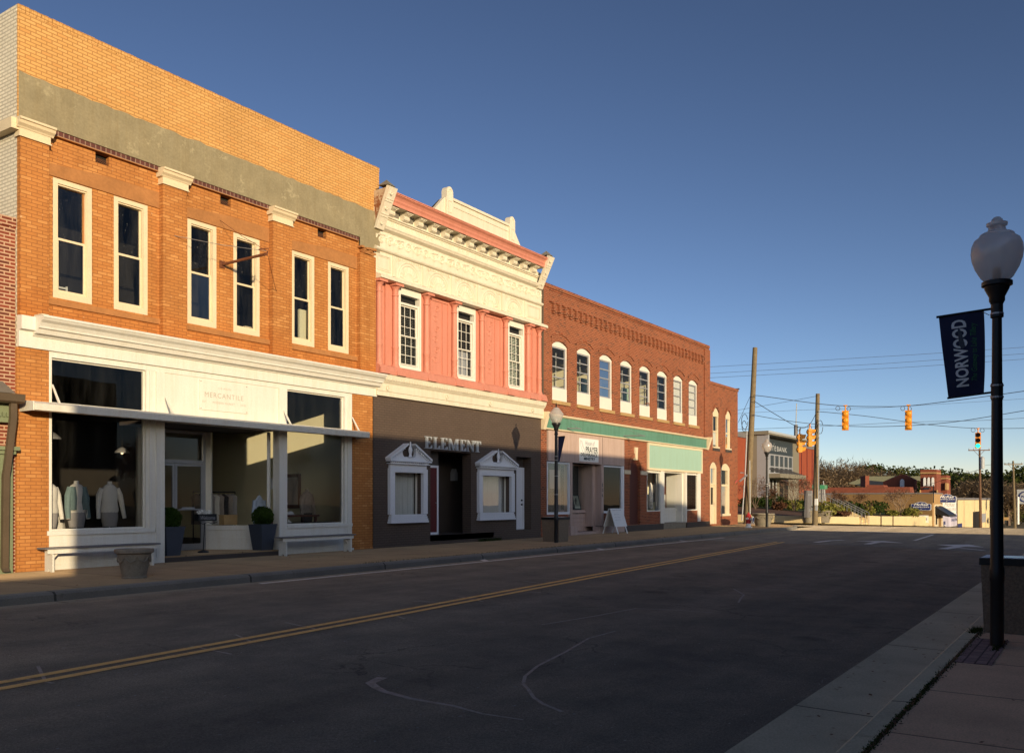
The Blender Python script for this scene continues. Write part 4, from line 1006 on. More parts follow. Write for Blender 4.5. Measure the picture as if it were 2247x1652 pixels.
# ivory band over the ground floor
MB().prism_x([(YF+0.02, 4.245), (YF-0.10, 4.245), (YF-0.10, 4.36), (YF-0.12, 4.38), (YF-0.12, 4.58), (YF-0.13, 4.60), (YF-0.17, 4.64), (YF-0.22, 4.73), (YF-0.24, 4.83), (YF+0.02, 4.83)], C0+0.05, C1+0.04).build('lower_cornice', 'ivory', b2)
m = MB(); n = 74
for i in range(n):
    x = C0+0.1+i*(C1-C0-0.15)/n
    m.add([(x, YF-0.20, 4.67), (x+0.085, YF-0.20, 4.67), (x+0.085, YF-0.245, 4.76), (x, YF-0.245, 4.76), (x+0.042, YF-0.25, 4.69)], [(0, 1, 4), (1, 2, 4), (2, 3, 4), (3, 0, 4)])
m.build('leaf_moulding', 'ivory', b2)
m = MB()
for x in (18.9, 21.6, 23.9, 26.5):
    m.tube([(x+0.055*math.cos(R(t)), YF-0.13-t*0.00008, 4.48+0.055*math.sin(R(t))*(1+t/700)) for t in range(0, 400, 40)], 0.014, 5)
m.build('hook_ornament', 'ivory', b2)
# salmon storey
WN = [(19.50, 20.50), (22.24, 23.24), (25.11, 26.11)]
wall(C0, C1, 4.831, 7.46, YF, [(a, c, 5.12, 7.45) for a, c in WN], 0.15).build('panelled_wall', 'pink', b2)
MB().prism_x([(YF-0.01, 4.835), (YF-0.27, 4.835), (YF-0.27, 4.93), (YF-0.22, 5.06), (YF-0.16, 5.10), (YF-0.001, 5.11)], C0+0.02, C1+0.04).build('base_moulding', 'pink', b2)
colx = [18.62, 19.30, 20.70, 22.06, 23.52, 24.90, 26.30, 27.04]
for x in colx:
    m = MB().lathe([(0.125, 5.08), (0.125, 5.13), (0.105, 5.16), (0.092, 5.2), (0.09, 5.62), (0.102, 5.64), (0.102, 5.68), (0.088, 5.7), (0.08, 7.10), (0.098, 7.12), (0.098, 7.15), (0.08, 7.17), (0.08, 7.28), (0.11, 7.33), (0.15, 7.38)], (x, YF-0.065, 0), 16)
    m.box(x-0.17, x+0.17, YF-0.25, YF-0.0005, 7.385, 7.455); m.box(x-0.14, x+0.14, YF-0.22, YF-0.0005, 5.02, 5.075)
    o = m.build('column', 'pink', b2, True)
    # foot spreading to the moulding below
    m = MB().add([(x-0.14, YF-0.24, 5.019), (x+0.14, YF-0.24, 5.019), (x+0.19, YF-0.33, 4.84), (x-0.19, YF-0.33, 4.84), (x-0.16, YF-0.24, 5.019), (x+0.16, YF-0.24, 5.019), (x+0.19, YF-0.245, 4.84), (x-0.19, YF-0.245, 4.84)], [(0, 1, 2, 3), (4, 7, 6, 5), (0, 3, 7, 4), (1, 5, 6, 2), (2, 6, 7, 3), (0, 4, 5, 1)])
    m.build('plinth', 'pink', o)
    # scroll work round the lower shaft
    m = MB()
    for s in (0.0, math.pi):
        m.tube([(x+0.093*math.cos(s+t*0.5), YF-0.065+0.093*math.sin(s+t*0.5), 5.22+t*0.03) for t in range(13)], 0.008, 4)
    m.build('shaft_relief', 'pink', o)
# relief panels between the windows
def scrolls(m, x0, x1, z0, z1, Y, r, th, vertical=False):
    """running scroll ornament in raised beads"""
    L = (z1-z0) if vertical else (x1-x0); n = max(1, int(L/(r*2.3))); st = L/n
    for i in range(n):
        if vertical: cx, cz = (x0+x1)/2+(0.25*r if i % 2 else -0.25*r), z0+st*(i+0.5)
        else: cx, cz = x0+st*(i+0.5), (z0+z1)/2
        s = 1 if i % 2 else -1
        pts = []
        for k in range(15):
            a = k*0.62; rr = r*(1-k/17.0)
            pts.append((cx+rr*math.cos(a)*s, Y, cz+rr*math.sin(a)))
        m.tube(pts, th, 4)
        m.tube([(cx+r*s, Y, cz), (cx+(r*1.15)*s, Y, cz+r*0.6), (cx+st*0.5 if not vertical else cx+r*0.6*s, Y, cz+r*0.9)], th, 4)
    return m
for a, c in ((20.93, 21.83), (23.75, 24.68)):
    m = MB(); ring(m, a, c, 5.112, 7.38, YF-0.03, YF-0.0005, 0.04)
    o = m.build('relief_panel', 'pink', b2)
    xm = a+0.30; m = MB(); scrolls(m, xm-0.12, xm+0.12, 5.4, 7.25, YF-0.004, 0.115, 0.016, True); m.build('scroll_ornament', 'pink', o)
    B(xm+0.28, xm+0.31, YF-0.035, YF-0.0005, 5.16, 7.33).build('fillet', 'pink', o)
B(18.90, 18.94, YF-0.05, YF-0.0005, 5.115, 7.4).build('fillet', 'pink', b2); B(26.62, 26.67, YF-0.05, YF-0.0005, 5.115, 7.4).build('fillet', 'pink', b2)
# windows with muntins and blinds
for k, (a, c) in enumerate(WN):
    m = MB(); ring(m, a+0.003, c-0.003, 5.123, 7.447, YF-0.03, YF+0.14, 0.075, 0.06, 0.20)
    ring(m, a+0.075, c-0.075, 5.18, 7.03, YF+0.0, YF+0.12, 0.04, 0.05, 0.06)
    w = m.build('window', 'window_white', b2)
    pane(w, a+0.1, c-0.1, 7.03, 7.25, YF+0.06, 'glass_far')
    for z0, z1, yy, nm in ((5.25, 6.10, 0.05, 'lower_sash'), (6.06, 6.96, 0.08, 'upper_sash')):
        m = MB(); x0, x1 = a+0.115, c-0.115; ring(m, x0, x1, z0, z1, YF+yy-0.02, YF+yy+0.015, 0.03)
        for i in (1, 2): m.box(x0+(x1-x0)*i/3-0.008, x0+(x1-x0)*i/3+0.008, YF+yy-0.006, YF+yy+0.004, z0+0.035, z1-0.035)
        for i in (1, 2): m.box(x0+0.035, x1-0.035, YF+yy-0.0065, YF+yy+0.0045, z0+(z1-z0)*i/3-0.008, z0+(z1-z0)*i/3+0.008)
        s = m.build(nm, 'window_white', w); pane(s, x0+0.03, x1-0.03, z0+0.03, z1-0.03, YF+yy, 'glass_far')
    if k != 1:
        m = MB()
        for i in range(34):
            z = 5.27+i*0.05
            m.quad((a+0.16, YF+0.135, z), (c-0.16, YF+0.135, z), (c-0.16, YF+0.165, z+(0.012 if k == 0 else 0.035)), (a+0.16, YF+0.165, z+(0.012 if k == 0 else 0.035)))
        m.build('blind', 'blind', b2)
    else:
        B(a+0.16, c-0.16, YF+0.16, YF+0.17, 5.2, 6.05).build('window_screen', 'letter_grey', b2)
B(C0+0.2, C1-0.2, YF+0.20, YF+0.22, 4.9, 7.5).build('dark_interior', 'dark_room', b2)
# ivory entablature
B(C0, C1, YF-0.04, YF+0.4, 7.462, 9.44).build('frieze_wall', 'ivory', b2)
MB().prism_x([(YF-0.04, 7.462), (YF-0.30, 7.465), (YF-0.30, 7.53), (YF-0.27, 7.57), (YF-0.14, 7.60), (YF-0.10, 7.64), (YF-0.04, 7.66)], C0, C1+0.03).build('architrave', 'ivory', b2)
MB().prism_x([(YF-0.04, 8.26), (YF-0.10, 8.28), (YF-0.13, 8.31), (YF-0.13, 8.35), (YF-0.07, 8.38), (YF-0.04, 8.38)], C0, C1).build('moulding', 'ivory', b2)
MB().prism_x([(YF-0.04, 8.84), (YF-0.08, 8.86), (YF-0.16, 8.90), (YF-0.18, 8.94), (YF-0.20, 8.96), (YF-0.20, 8.99), (YF-0.06, 9.01), (YF-0.04, 9.01)], C0+0.32, C1-0.3).build('moulding', 'ivory', b2)
m = MB()
for x in (19.26, 20.60, 21.98, 23.36, 24.74, 26.14):
    m.box(x-0.07, x+0.07, YF-0.075, YF-0.0405, 7.662, 8.255); m.box(x-0.045, x-0.03, YF-0.085, YF-0.0755, 7.7, 8.2); m.box(x+0.03, x+0.045, YF-0.085, YF-0.0755, 7.7, 8.2)
cents = [19.93, 21.29, 22.67, 24.05, 25.44]
for cx in cents:
    for r in (0.52, 0.44, 0.22):
        m.tube([(cx+r*math.cos(R(t)), YF-0.045, 7.67+r*math.sin(R(t))) for t in range(0, 181, 12)], 0.02 if r > 0.3 else 0.015, 5)
    for t in range(12, 180, 20):
        m.tube([(cx+0.16*math.cos(R(t)), YF-0.045, 7.67+0.16*math.sin(R(t))), (cx+0.40*math.cos(R(t)), YF-0.045, 7.67+0.40*math.sin(R(t)))], [0.008, 0.024], 4)
    for k in range(14): m.box(cx-0.55+k*0.08, cx-0.51+k*0.08, YF-0.06, YF-0.0405, 8.20, 8.25)
    for s in (-1, 1): scrolls(m, cx+s*0.48-0.09, cx+s*0.48+0.09, 8.04, 8.2, YF-0.046, 0.065, 0.010)
for a, c in ((18.55, 19.12), (26.30, 27.12)):
    ring(m, a, c, 7.74, 8.18, YF-0.06, YF-0.0405, 0.03); ring(m, a+0.05, c-0.05, 7.79, 8.13, YF-0.052, YF-0.0405, 0.012)
m.build('fan_relief', 'ivory', b2)
m = MB(); scrolls(m, C0+0.05, C1-0.05, 8.42, 8.80, YF-0.045, 0.165, 0.022); scrolls(m, C0+0.22, C1+0.1, 8.42, 8.80, YF-0.044, 0.075, 0.015)
m.build('scroll_relief', 'ivory', b2)
m = MB()
for i in range(70):
    x = C0+0.45+i*0.112; z = 9.06+0.09*(i % 2)
    m.tube([(x, YF-0.043, z), (x+0.05, YF-0.043, z+0.06), (x+0.02, YF-0.043, z+0.12)], 0.009, 4)
m.build('leaf_relief', 'ivory', b2)
MB().prism_x([(YF-0.04, 9.20), (YF-0.09, 9.22), (YF-0.09, 9.24), (YF-0.14, 9.255), (YF-0.14, 9.285), (YF-0.04, 9.295)], C0+0.3, C1-0.25).build('bracket_moulding', 'ivory', b2)
B(C0+0.3, C1-0.22, YF-0.36, YF+0.3, 9.545, 9.565).build('soffit', 'ivory', b2)
# modillions
n = 13
for i in range(n):
    x = 19.02+i*(26.55-19.02)/(n-1)
    m = MB().prism_x([(YF-0.041, 9.30), (YF-0.13, 9.30), (YF-0.20, 9.34), (YF-0.22, 9.39), (YF-0.20, 9.44), (YF-0.26, 9.47), (YF-0.29, 9.475), (YF-0.29, 9.495), (YF-0.041, 9.495)], x-0.115, x+0.115)
    m.box(x-0.145, x+0.145, YF-0.325, YF-0.041, 9.496, 9.543)
    m.build('modillion', 'ivory', b2)
    if i < n-1:
        xx = x+0.314
        MB().prism_x([(YF-0.041, 9.36), (YF-0.06, 9.36), (YF-0.065, 9.48), (YF-0.041, 9.48)], xx-0.13, xx+0.13).build('frieze_panel', 'greyroof', b2)
# salmon crown
MB().prism_x([(YF-0.37, 9.53), (YF-0.39, 9.53), (YF-0.39, 9.62), (YF-0.40, 9.625), (YF-0.40, 9.645), (YF-0.41, 9.65), (YF-0.42, 9.71), (YF-0.45, 9.76), (YF-0.49, 9.79), (YF-0.51, 9.80), (YF-0.51, 9.825), (YF-0.53, 9.83), (YF-0.53, 9.855), (YF-0.1, 9.90), (YF+0.3, 9.93), (YF+0.3, 9.57), (YF-0.37, 9.57)], C0+0.25, C1-0.2).build('crown_cornice', 'pink', b2)
# sloping end brackets with a small roofed cap
for x0, x1, nm in ((18.42, 18.74, 0), (26.86, 27.17, 1)):
    m = MB().add([(x0, YF-0.05, 8.84), (x1, YF-0.05, 8.84), (x1, YF-0.13, 8.84), (x0, YF-0.13, 8.84), (x0+.03, YF-0.50, 9.96), (x1+.03, YF-0.50, 9.96), (x1+.03, YF-0.62, 9.90), (x0+.03, YF-0.62, 9.90)],
                 [(0, 1, 2, 3), (4, 7, 6, 5), (0, 4, 5, 1), (3, 2, 6, 7), (0, 3, 7, 4), (1, 5, 6, 2)])
    for t in (0.30, 0.36, 0.66, 0.72):
        y, z = (YF-0.13)*(1-t)+(YF-0.62)*t, 8.84*(1-t)+9.90*t
        m.tube([(x0+0.01, y, z), (x1-0.01, y, z)], 0.018, 5)
    for t in (0.15, 0.5, 0.86):
        y, z = (YF-0.14)*(1-t)+(YF-0.63)*t, 8.84*(1-t)+9.90*t
        m.tube([((x0+x1)/2+0.09*math.cos(a*0.7)*(1-a/14), y-0.0, z+0.10*math.sin(a*0.7)*(1-a/14)) for a in range(12)], 0.012, 4)
    o = m.build('end_bracket', 'ivory', b2)
    m = MB().add([(x0, YF-0.58, 9.95), (x1, YF-0.58, 9.95), (x1, YF-0.2, 9.98), (x0, YF-0.2, 9.98), ((x0+x1)/2, YF-0.38, 10.15)], [(0, 1, 4), (1, 2, 4), (2, 3, 4), (3, 0, 4), (0, 3, 2, 1)])
    m.build('bracket_cap', 'greyroof', b2)
m = MB().add([(18.46, YF-0.06, 8.92), (18.46, YF-0.50, 9.90), (18.46, YF+0.1, 9.88), (18.46, YF+0.1, 8.92)], [(0, 1, 2, 3)])
m.build('weathered_side', 'weathered', b2)
# pediment over the cornice
YP = YF-0.28
k = (YF-0.28)/YF
P = lambda x, z: (x*k, CAMH+(z-CAMH)*k)
m = MB().prism_y([P(21.11, 10.07), P(25.97, 10.07), P(25.50, 10.60), P(21.64, 10.60)], YP, YP+0.12)
m.box(P(21.70, 0)[0], P(25.45, 0)[0], YP-0.05, YP+0.1, P(0, 10.60)[1], P(0, 10.68)[1]); m.box(P(22.03, 0)[0], P(25.17, 0)[0], YP-0.02, YP, P(0, 10.42)[1], P(0, 10.45)[1])
m.build('pediment', 'ivory', b2)
for xc in (21.85, 25.33):
    c, _ = P(xc, 0); z0 = P(0, 10.07)[1]; z1 = P(0, 10.80)[1]
    m = MB().box(c-0.16, c+0.16, YP-0.06, YP+0.14, z0, z1); m.prism_y([(c-0.16, z1+0.0005)]+[(c-0.16*math.cos(R(t)), z1+0.0005+0.17*math.sin(R(t))) for t in range(180, -1, -20)][::-1], YP-0.06, YP+0.14)
    ring(m, c-0.10, c+0.10, z0+0.1, z1-0.25, YP-0.075, YP-0.0605, 0.02)
    m.tube([(c-0.09*math.cos(R(t)), YP-0.065, z1+0.10*math.sin(R(t))) for t in range(0, 181, 20)], 0.015, 5)
    m.build('finial_post', 'ivory', b2)
m = MB().add([(20.66, YP+0.125, 9.9), (21.18, YP+0.125, 10.38), (21.3, YF+0.5, 9.95), (24.8, YP+0.125, 10.38), (25.3, YP+0.125, 9.9), (25.2, YF+0.5, 9.95)], [(0, 1, 2), (1, 3, 5, 2), (3, 4, 5)])
m.build('pediment_roof', 'greyroof', b2)
# drain pipe in the joint between the fronts
B(27.26, 27.36, YF-0.06, YF+0.02, 4.5, 8.9).build('downspout', 'brown_metal', b2)

# ------------------------------------------------------------------ building 3: long red brick
b3 = thing('long_brick_building', 'long red brick building with eight arched upstairs windows and green fascia', 'building', (35.5, YF, 0))
E0, E1 = 27.262, 43.60
WB = [(28.05+1.839*i, 29.19+1.839*i) for i in range(8)]
wall(E0, E1, 4.48, 9.06, YF, [(a, c, 5.0, 7.04, 0.17) for a, c in WB], 0.16).build('wall', 'red_brick', b3)
wall(E0, E1, 0.0, 4.48, YF+0.004, [(27.67, 33.88, 0.0, 3.88), (34.45, 35.50, 0.28, 2.60, 0.56), (36.16, 42.42, 0.0, 3.9)], 0.14).build('lower_wall', 'red_brick', b3)
B(E0, E1, YF-0.04, YF+0.3, 9.062, 9.19).build('coping', 'red_brick', b3)
B(E0, E1-0.02, YF-0.02, YF-0.0005, 8.98, 9.0).build('string_course', 'red_brick', b3)
B(42.88, E1, YF-0.06, YF-0.001, 4.49, 8.97).build('pilaster', 'red_brick', b3)
B(E0, 27.75, YF-0.05, YF-0.001, 4.49, 8.97).build('pilaster', 'red_brick', b3)
B(E0, E1, YF+4, 36, 0, 8.6).build('building_body', 'dim_room', b3)
B(E1-0.3, E1, YF+0.31, 36, 0, 9.05).build('side_wall', 'red_brick', b3)
B(E0+0.02, E1-0.31, YF+0.17, YF+4, 8.2, 8.4).build('roof_deck', 'dim_room', b3)
B(E0+0.02, E1-0.31, YF+0.17, YF+4, 4.46, 4.6).build('upper_floor', 'dim_room', b3)
n = 36
for i in range(n):
    x = 28.08+i*(42.62-28.08)/(n-1)
    m = MB().box(x-0.06, x+0.06, YF-0.10, YF-0.0006, 8.31, 8.54); m.box(x-0.10, x+0.10, YF-0.115, YF-0.0006, 8.24, 8.309); m.box(x-0.06, x+0.06, YF-0.07, YF-0.0006, 8.16, 8.239)
    m.build('corbel', 'red_brick', b3)
B(27.76, 42.87, YF-0.06, YF-0.0005, 8.545, 8.60).build('string_course', 'red_brick', b3)
for i, (a, c) in enumerate(WB):
    # brick arch with a proud outer ring
    m = MB(); o1 = arc(a-0.12, c+0.12, 7.26, 0.20, 12); i1 = arc(a, c, 7.045, 0.17, 12)
    for (p, q, r_, s) in zip(o1[:-1], o1[1:], i1[1:], i1[:-1]):
        m.add([(p[0], YF-0.015, p[1]), (q[0], YF-0.015, q[1]), (r_[0], YF-0.015, r_[1]), (s[0], YF-0.015, s[1])], [(0, 1, 2, 3)])
    for (p, q) in zip(o1[:-1], o1[1:]):
        m.add([(p[0], YF-0.045, p[1]), (q[0], YF-0.045, q[1]), (q[0], YF-0.045, q[1]+0.05), (p[0], YF-0.045, p[1]+0.05), (p[0], YF, p[1]), (q[0], YF, q[1]), (q[0], YF, q[1]+0.05), (p[0], YF, p[1]+0.05)], [(0, 1, 2, 3), (0, 4, 5, 1), (3, 2, 6, 7)])
    m.build('window_arch', 'red_brick', b3)
    m = MB(); hd = arc(a+0.003, c-0.003, 7.04, 0.16, 12)
    m.prism_y([(a+0.003, 6.99)]+[(c-0.003, 6.99)]+hd, YF+0.05, YF+0.14)
    m.box(a+0.003, c-0.003, YF+0.04, YF+0.14, 5.003, 5.48); m.box(a+0.003, a+0.07, YF+0.055, YF+0.14, 5.481, 6.989); m.box(c-0.07, c-0.003, YF+0.055, YF+0.14, 5.481, 6.989)
    w = m.build('window', 'window_white', b3)
    s = MB(); ring(s, a+0.07, c-0.07, 5.482, 6.988, YF+0.07, YF+0.12, 0.045)
    for z in (5.88, 6.26, 6.62): s.box(a+0.115, c-0.115, YF+0.072, YF+0.118, z-0.02, z+0.02)
    s.build('sash', 'letter_grey', w); pane(w, a+0.11, c-0.11, 5.52, 6.95, YF+0.10, 'glass_far' if i > 5 else 'glass')
    if i in (6, 7):
        s = MB()
        for k in range(20): s.quad((a+0.11, YF+0.128, 5.53+k*0.07), (c-0.11, YF+0.128, 5.53+k*0.07), (c-0.11, YF+0.136, 5.60+k*0.07), (a+0.11, YF+0.136, 5.60+k*0.07))
        s.build('blind', 'curtain', w)
    elif i in (2, 3, 4):
        B(a+0.15, a+0.75, YF+0.9, YF+0.95, 5.0, 6.3).build('interior_partition', 'mint', b3)
    s = B(a+0.76, a+0.79, YF+0.30, YF+0.31, 5.5, 6.85).build('curtain_cord', 'curtain', w)
    B(a-0.04, c+0.12, YF-0.05, YF+0.15, 4.87, 4.999).build('sill', 'sandstone', b3)
m = MB(); x0, x1, y0, y1, z0, z1 = E0+0.3, E1-0.32, YF+0.175, YF+3.9, 4.61, 8.19
m.quad((x0, y1, z0), (x1, y1, z0), (x1, y1, z1), (x0, y1, z1)); m.quad((x1, y0, z0), (x1, y1, z0), (x1, y1, z1), (x1, y0, z1)); m.build('upper_room', 'dim_room', b3)
m = MB()
for x in fr(30, 42, 1.839): m.box(x, x+0.03, YF+1.2, YF+3.8, 4.62, 8.1)
m.build('partition_walls', 'room_cream', b3)
# green fascia
B(27.45, 43.05, YF-0.08, YF-0.001, 3.94, 4.38).build('fascia', 'green_band', b3)
MB().prism_x([(YF, 4.381), (YF-0.12, 4.381), (YF-0.16, 4.42), (YF-0.16, 4.46), (YF, 4.48)], 27.45, 43.10).build('fascia_top_moulding', 'cream', b3)
MB().prism_x([(YF, 3.939), (YF-0.12, 3.939), (YF-0.12, 3.905), (YF-0.09, 3.885), (YF, 3.885)], 27.45, 43.10).build('fascia_bottom_moulding', 'cream', b3)
for a, c in ((27.27, 27.449), (43.101, 43.30)):
    MB().add([(a, YF-0.10, 3.87), (c, YF-0.10, 3.87), (c, YF-0.30, 4.50), (a, YF-0.30, 4.50), (a, YF, 3.87), (c, YF, 3.87), (c, YF, 4.50), (a, YF, 4.50)], [(0, 1, 2, 3), (4, 7, 6, 5), (0, 4, 5, 1), (3, 2, 6, 7), (0, 3, 7, 4), (1, 5, 6, 2)]).build('fascia_end_scroll', 'cream', b3)
for x, s in ((29.0, 0.5), (33.7, 0.9)):
    m = MB().tube([(x, YF-0.08, 4.02), (x+0.1, YF-s, 4.0), (x+0.15, YF-s-0.1, 3.98)], 0.02, 6); m.tube([(x+0.1, YF-s, 4.0), (x, YF-0.1, 4.36)], 0.006, 4)
    m.build('sign_arm', 'alu', b3)
# left shop: pale pink
B(27.72, 33.86, YF-0.04, YF+0.05, 2.76, 3.87).build('sign_board', 'palepink', b3)
B(31.9, 31.92, YF-0.045, YF-0.0405, 2.77, 3.86).build('board_joint', 'dark_paint', b3)
for q in ((29.34, 29.50, YF-0.03, YF+0.25, 0.34, 2.755), (31.83, 32.02, YF-0.03, YF+0.25, 0.30, 2.755)): B(*q).build('storefront_post', 'palepink', b3)
B(29.24, 29.76, YF-0.10, YF+0.24, 0.0, 0.33).build('plinth', 'palepink', b3); B(31.60, 33.86, YF-0.06, YF+0.24, 0.0, 0.28).build('plinth', 'palepink', b3); B(31.6, 31.829, YF+0.251, YF+0.9, 0.28, 2.755).build('recess_side', 'palepink', b3)
for q in ((27.69, 29.339), (32.021, 33.72)):
    m = MB(); ring(m, q[0], q[1], 0.80, 2.74, YF+0.0, YF+0.08, 0.06, 0.09, 0.06); fo = m.build('display_window', 'blue_white', b3); pane(fo, q[0]+0.06, q[1]-0.06, 0.88, 2.69, YF+0.04, 'glass_far' if q[0] < 30 else 'glass')
B(33.721, 33.88, YF-0.02, YF+0.06, 0.28, 2.755).build('corner_post', 'blue_white', b3)
B(27.67, 29.239, YF+0.02, YF+0.14, 0.0, 0.799).build('bulkhead', 'red_brick', b3); B(32.03, 33.71, YF+0.02, YF+0.14, 0.281, 0.799).build('bulkhead', 'red_brick', b3)
m = MB()
for z in fr(0.10, 0.80, 0.175)[:-1]: m.box(29.6, 32.2, YF+0.60, YF+0.66, z, z+0.168)
m.box(29.6, 32.2, YF+0.55, YF+0.70, 0.82, 0.88); m.build('recess_boarding', 'palepink', b3)
m = MB(); ring(m, 29.6, 32.2, 0.881, 2.75, YF+0.6, YF+0.66, 0.06); fo = m.build('recess_window', 'palepink', b3); pane(fo, 29.66, 32.14, 0.94, 2.69, YF+0.63, 'glass_far')
MB().prism_z([(29.5, YF-0.05), (31.83, YF-0.05), (31.83, YF+0.7), (29.5, YF+0.7)], -0.1, 0.09).build('recess_floor', 'palepink', b3)
m = MB()
for x0, x1, yy in ((27.72, 29.3, YF+0.14), (29.7, 31.8, YF+0.75)):
    n = int((x1-x0)/0.085)
    for i in range(n):
        x = x0+i*0.085; m.quad((x, yy, 0.9), (x+0.07, yy+0.035, 0.9), (x+0.07, yy+0.035, 2.7), (x, yy, 2.7))
m.build('vertical_blind', 'curtain', b3)
B(28.05, 28.75, YF+0.10, YF+0.12, 1.75, 2.45).build('window_notice', 'palepink', b3)
B(E0+0.3, 35, YF+2.5, YF+2.6, 0.0, 3.9).build('interior_wall', 'dim_room', b3)
m = MB(); text_mesh(m, '1', (31.88, YF-0.0325, 1.86), FX, FZ, 0.05, 0.15, bold=0.01); text_mesh(m, '0', (31.865, YF-0.0325, 1.66), FX, FZ, 0.10, 0.15, bold=0.01); text_mesh(m, '6', (31.865, YF-0.0325, 1.46), FX, FZ, 0.10, 0.15, bold=0.01)
m.build('house_number', 'letter_dark', b3)
# arch and maroon door
m = MB(); oo = arc(34.28, 35.67, 2.60, 0.74, 14); ii = arc(34.45, 35.50, 2.60, 0.56, 14)
for (p, q, r_, s) in zip(oo[:-1], oo[1:], ii[1:], ii[:-1]):
    m.add([(p[0], YF-0.03, p[1]), (q[0], YF-0.03, q[1]), (r_[0], YF-0.03, r_[1]), (s[0], YF-0.03, s[1]), (p[0], YF, p[1]), (q[0], YF, q[1])], [(0, 1, 2, 3), (0, 4, 5, 1)])
m.build('door_arch', 'red_brick', b3)
MB().prism_y([(34.90, 3.05), (35.08, 3.05), (35.13, 3.60), (34.86, 3.60)], YF-0.07, YF+0.05).build('keystone', 'cream', b3)
B(33.90, 34.449, YF-0.05, YF+0.05, 2.43, 2.60).build('impost', 'cream', b3); B(34.45, 34.60, YF+0.1, YF+0.13, 2.45, 2.6).build('impost', 'cream', b3); B(35.501, 36.15, YF-0.05, YF+0.05, 2.43, 2.60).build('impost', 'cream', b3)
B(34.4, 35.55, YF+0.13, YF+0.17, 0.28, 3.2).build('stair_door', 'brown_door', b3)
B(33.87, 37.8, YF-0.06, YF-0.001, -0.05, 0.26).build('dark_base', 'dark_paint', b3); B(40.6, 43.55, YF-0.05, YF-0.001, -0.05, 0.25).build('dark_base', 'dark_paint', b3)
# right shop: mint panel
m = MB(); ring(m, 36.20, 42.58, 2.66, 3.875, YF-0.06, YF+0.02, 0.10); m.build('sign_board_frame', 'cream', b3)
B(36.30, 42.48, YF-0.035, YF+0.03, 2.76, 3.775).build('sign_board', 'mint', b3)
for q in ((37.60, 37.98, YF-0.03, YF+0.2, 0.27, 2.655), (40.45, 40.63, YF-0.03, YF+0.2, 0.27, 2.655), (42.06, 42.42, YF-0.02, YF+0.06, 0.27, 2.655)): B(*q).build('storefront_post', 'white', b3)
B(40.30, 40.449, YF+0.1, YF+0.9, 0.1, 2.655).build('recess_side', 'white', b3)
for q in ((36.165, 37.599), (37.981, 40.449), (40.631, 42.059)): B(q[0], q[1], YF+0.081, YF+0.12, 2.60, 2.655).build('head_rail', 'white', b3)
for q in ((36.17, 37.599), (40.631, 42.059)):
    m = MB(); ring(m, q[0], q[1], 0.82, 2.599, YF+0.0, YF+0.08, 0.05); fo = m.build('display_window', 'white', b3); pane(fo, q[0]+0.05, q[1]-0.05, 0.87, 2.56, YF+0.04, 'glass_far')
B(36.16, 37.6, YF+0.02, YF+0.14, 0.0, 0.819).build('bulkhead', 'red_brick', b3); B(40.63, 42.4, YF+0.02, YF+0.14, 0.0, 0.819).build('bulkhead', 'red_brick', b3)
m = MB()
for z in fr(0.28, 0.84, 0.19)[:-1]: m.box(37.98, 40.6, YF+0.40, YF+0.46, z, z+0.182)
m.box(37.98, 40.6, YF+0.36, YF+0.5, 0.84, 0.90); m.build('recess_boarding', 'white', b3)
m = MB(); ring(m, 37.98, 40.6, 0.901, 2.655, YF+0.4, YF+0.46, 0.05); fo = m.build('recess_window', 'white', b3); pane(fo, 38.03, 40.55, 0.95, 2.6, YF+0.43, 'glass_far')
B(37.9, 40.5, YF-0.03, YF+0.5, -0.05, 0.27).build('step', 'concrete', b3)
B(35.6, 43.2, YF+3.0, YF+3.1, 0.0, 3.9).build('interior_wall', 'room_cream', b3)
B(35.5, 35.6, YF+0.2, YF+3.0, 0.0, 3.9).build('interior_wall', 'dim_room', b3)
B(27.4, 43.2, YF+0.2, YF+3.9, 3.95, 4.0).build('interior_ceiling', 'dim_room', b3)
B(27.4, 43.2, YF+0.5, YF+3.9, 0.02, 0.05).build('interior_floor', 'floor_dark', b3)
# pale hook lights etc.
m = MB(); m.tube([(35.9, YF-0.02, 5.55), (36.1, YF-0.12, 5.6), (36.2, YF-0.08, 5.5)], 0.02, 5); m.build('wall_hook', 'rust', b3)

# ------------------------------------------------------------------ building 4: small red brick end of the row
b4 = thing('corner_brick_building', 'small two storey red brick end building with white arched windows and door', 'building', (45.8, YF, 0))
U = [(44.14, 45.00), (46.00, 46.76)]; Lo = [(43.74, 44.64, 0.1, 3.02, 0.27), (45.30, 46.60, 0.48, 3.0, 0.27)]
wall(43.602, 47.90, 0, 7.28, YF+0.01, [(a, c, 4.02, 5.86, 0.26) for a, c in U]+Lo, 0.16).build('wall', 'red_brick', b4)
B(43.602, 47.93, YF-0.03, YF+0.3, 7.282, 7.42).build('coping', 'red_brick', b4)
B(47.88, 48.0, YF-0.06, YF+0.2, 7.421, 7.48).build('coping_flashing', 'dark_paint', b4)
m = MB(); sd = [(YF+0.18, 0), (YF+0.18, 7.28), (26, 7.0), (26, 6.6), (34, 6.3), (34, 0)]
n = len(sd); m.add([(47.9, y, z) for y, z in sd]+[(47.7, y, z) for y, z in sd], [tuple(range(n)), tuple(range(n, 2*n))[::-1]]+[(i, i+n, (i+1) % n+n, (i+1) % n) for i in range(n)]); m.build('side_wall', 'red_brick', b4)
B(43.62, 47.69, YF+2, 34, 0, 6.2).build('building_body', 'dim_room', b4)
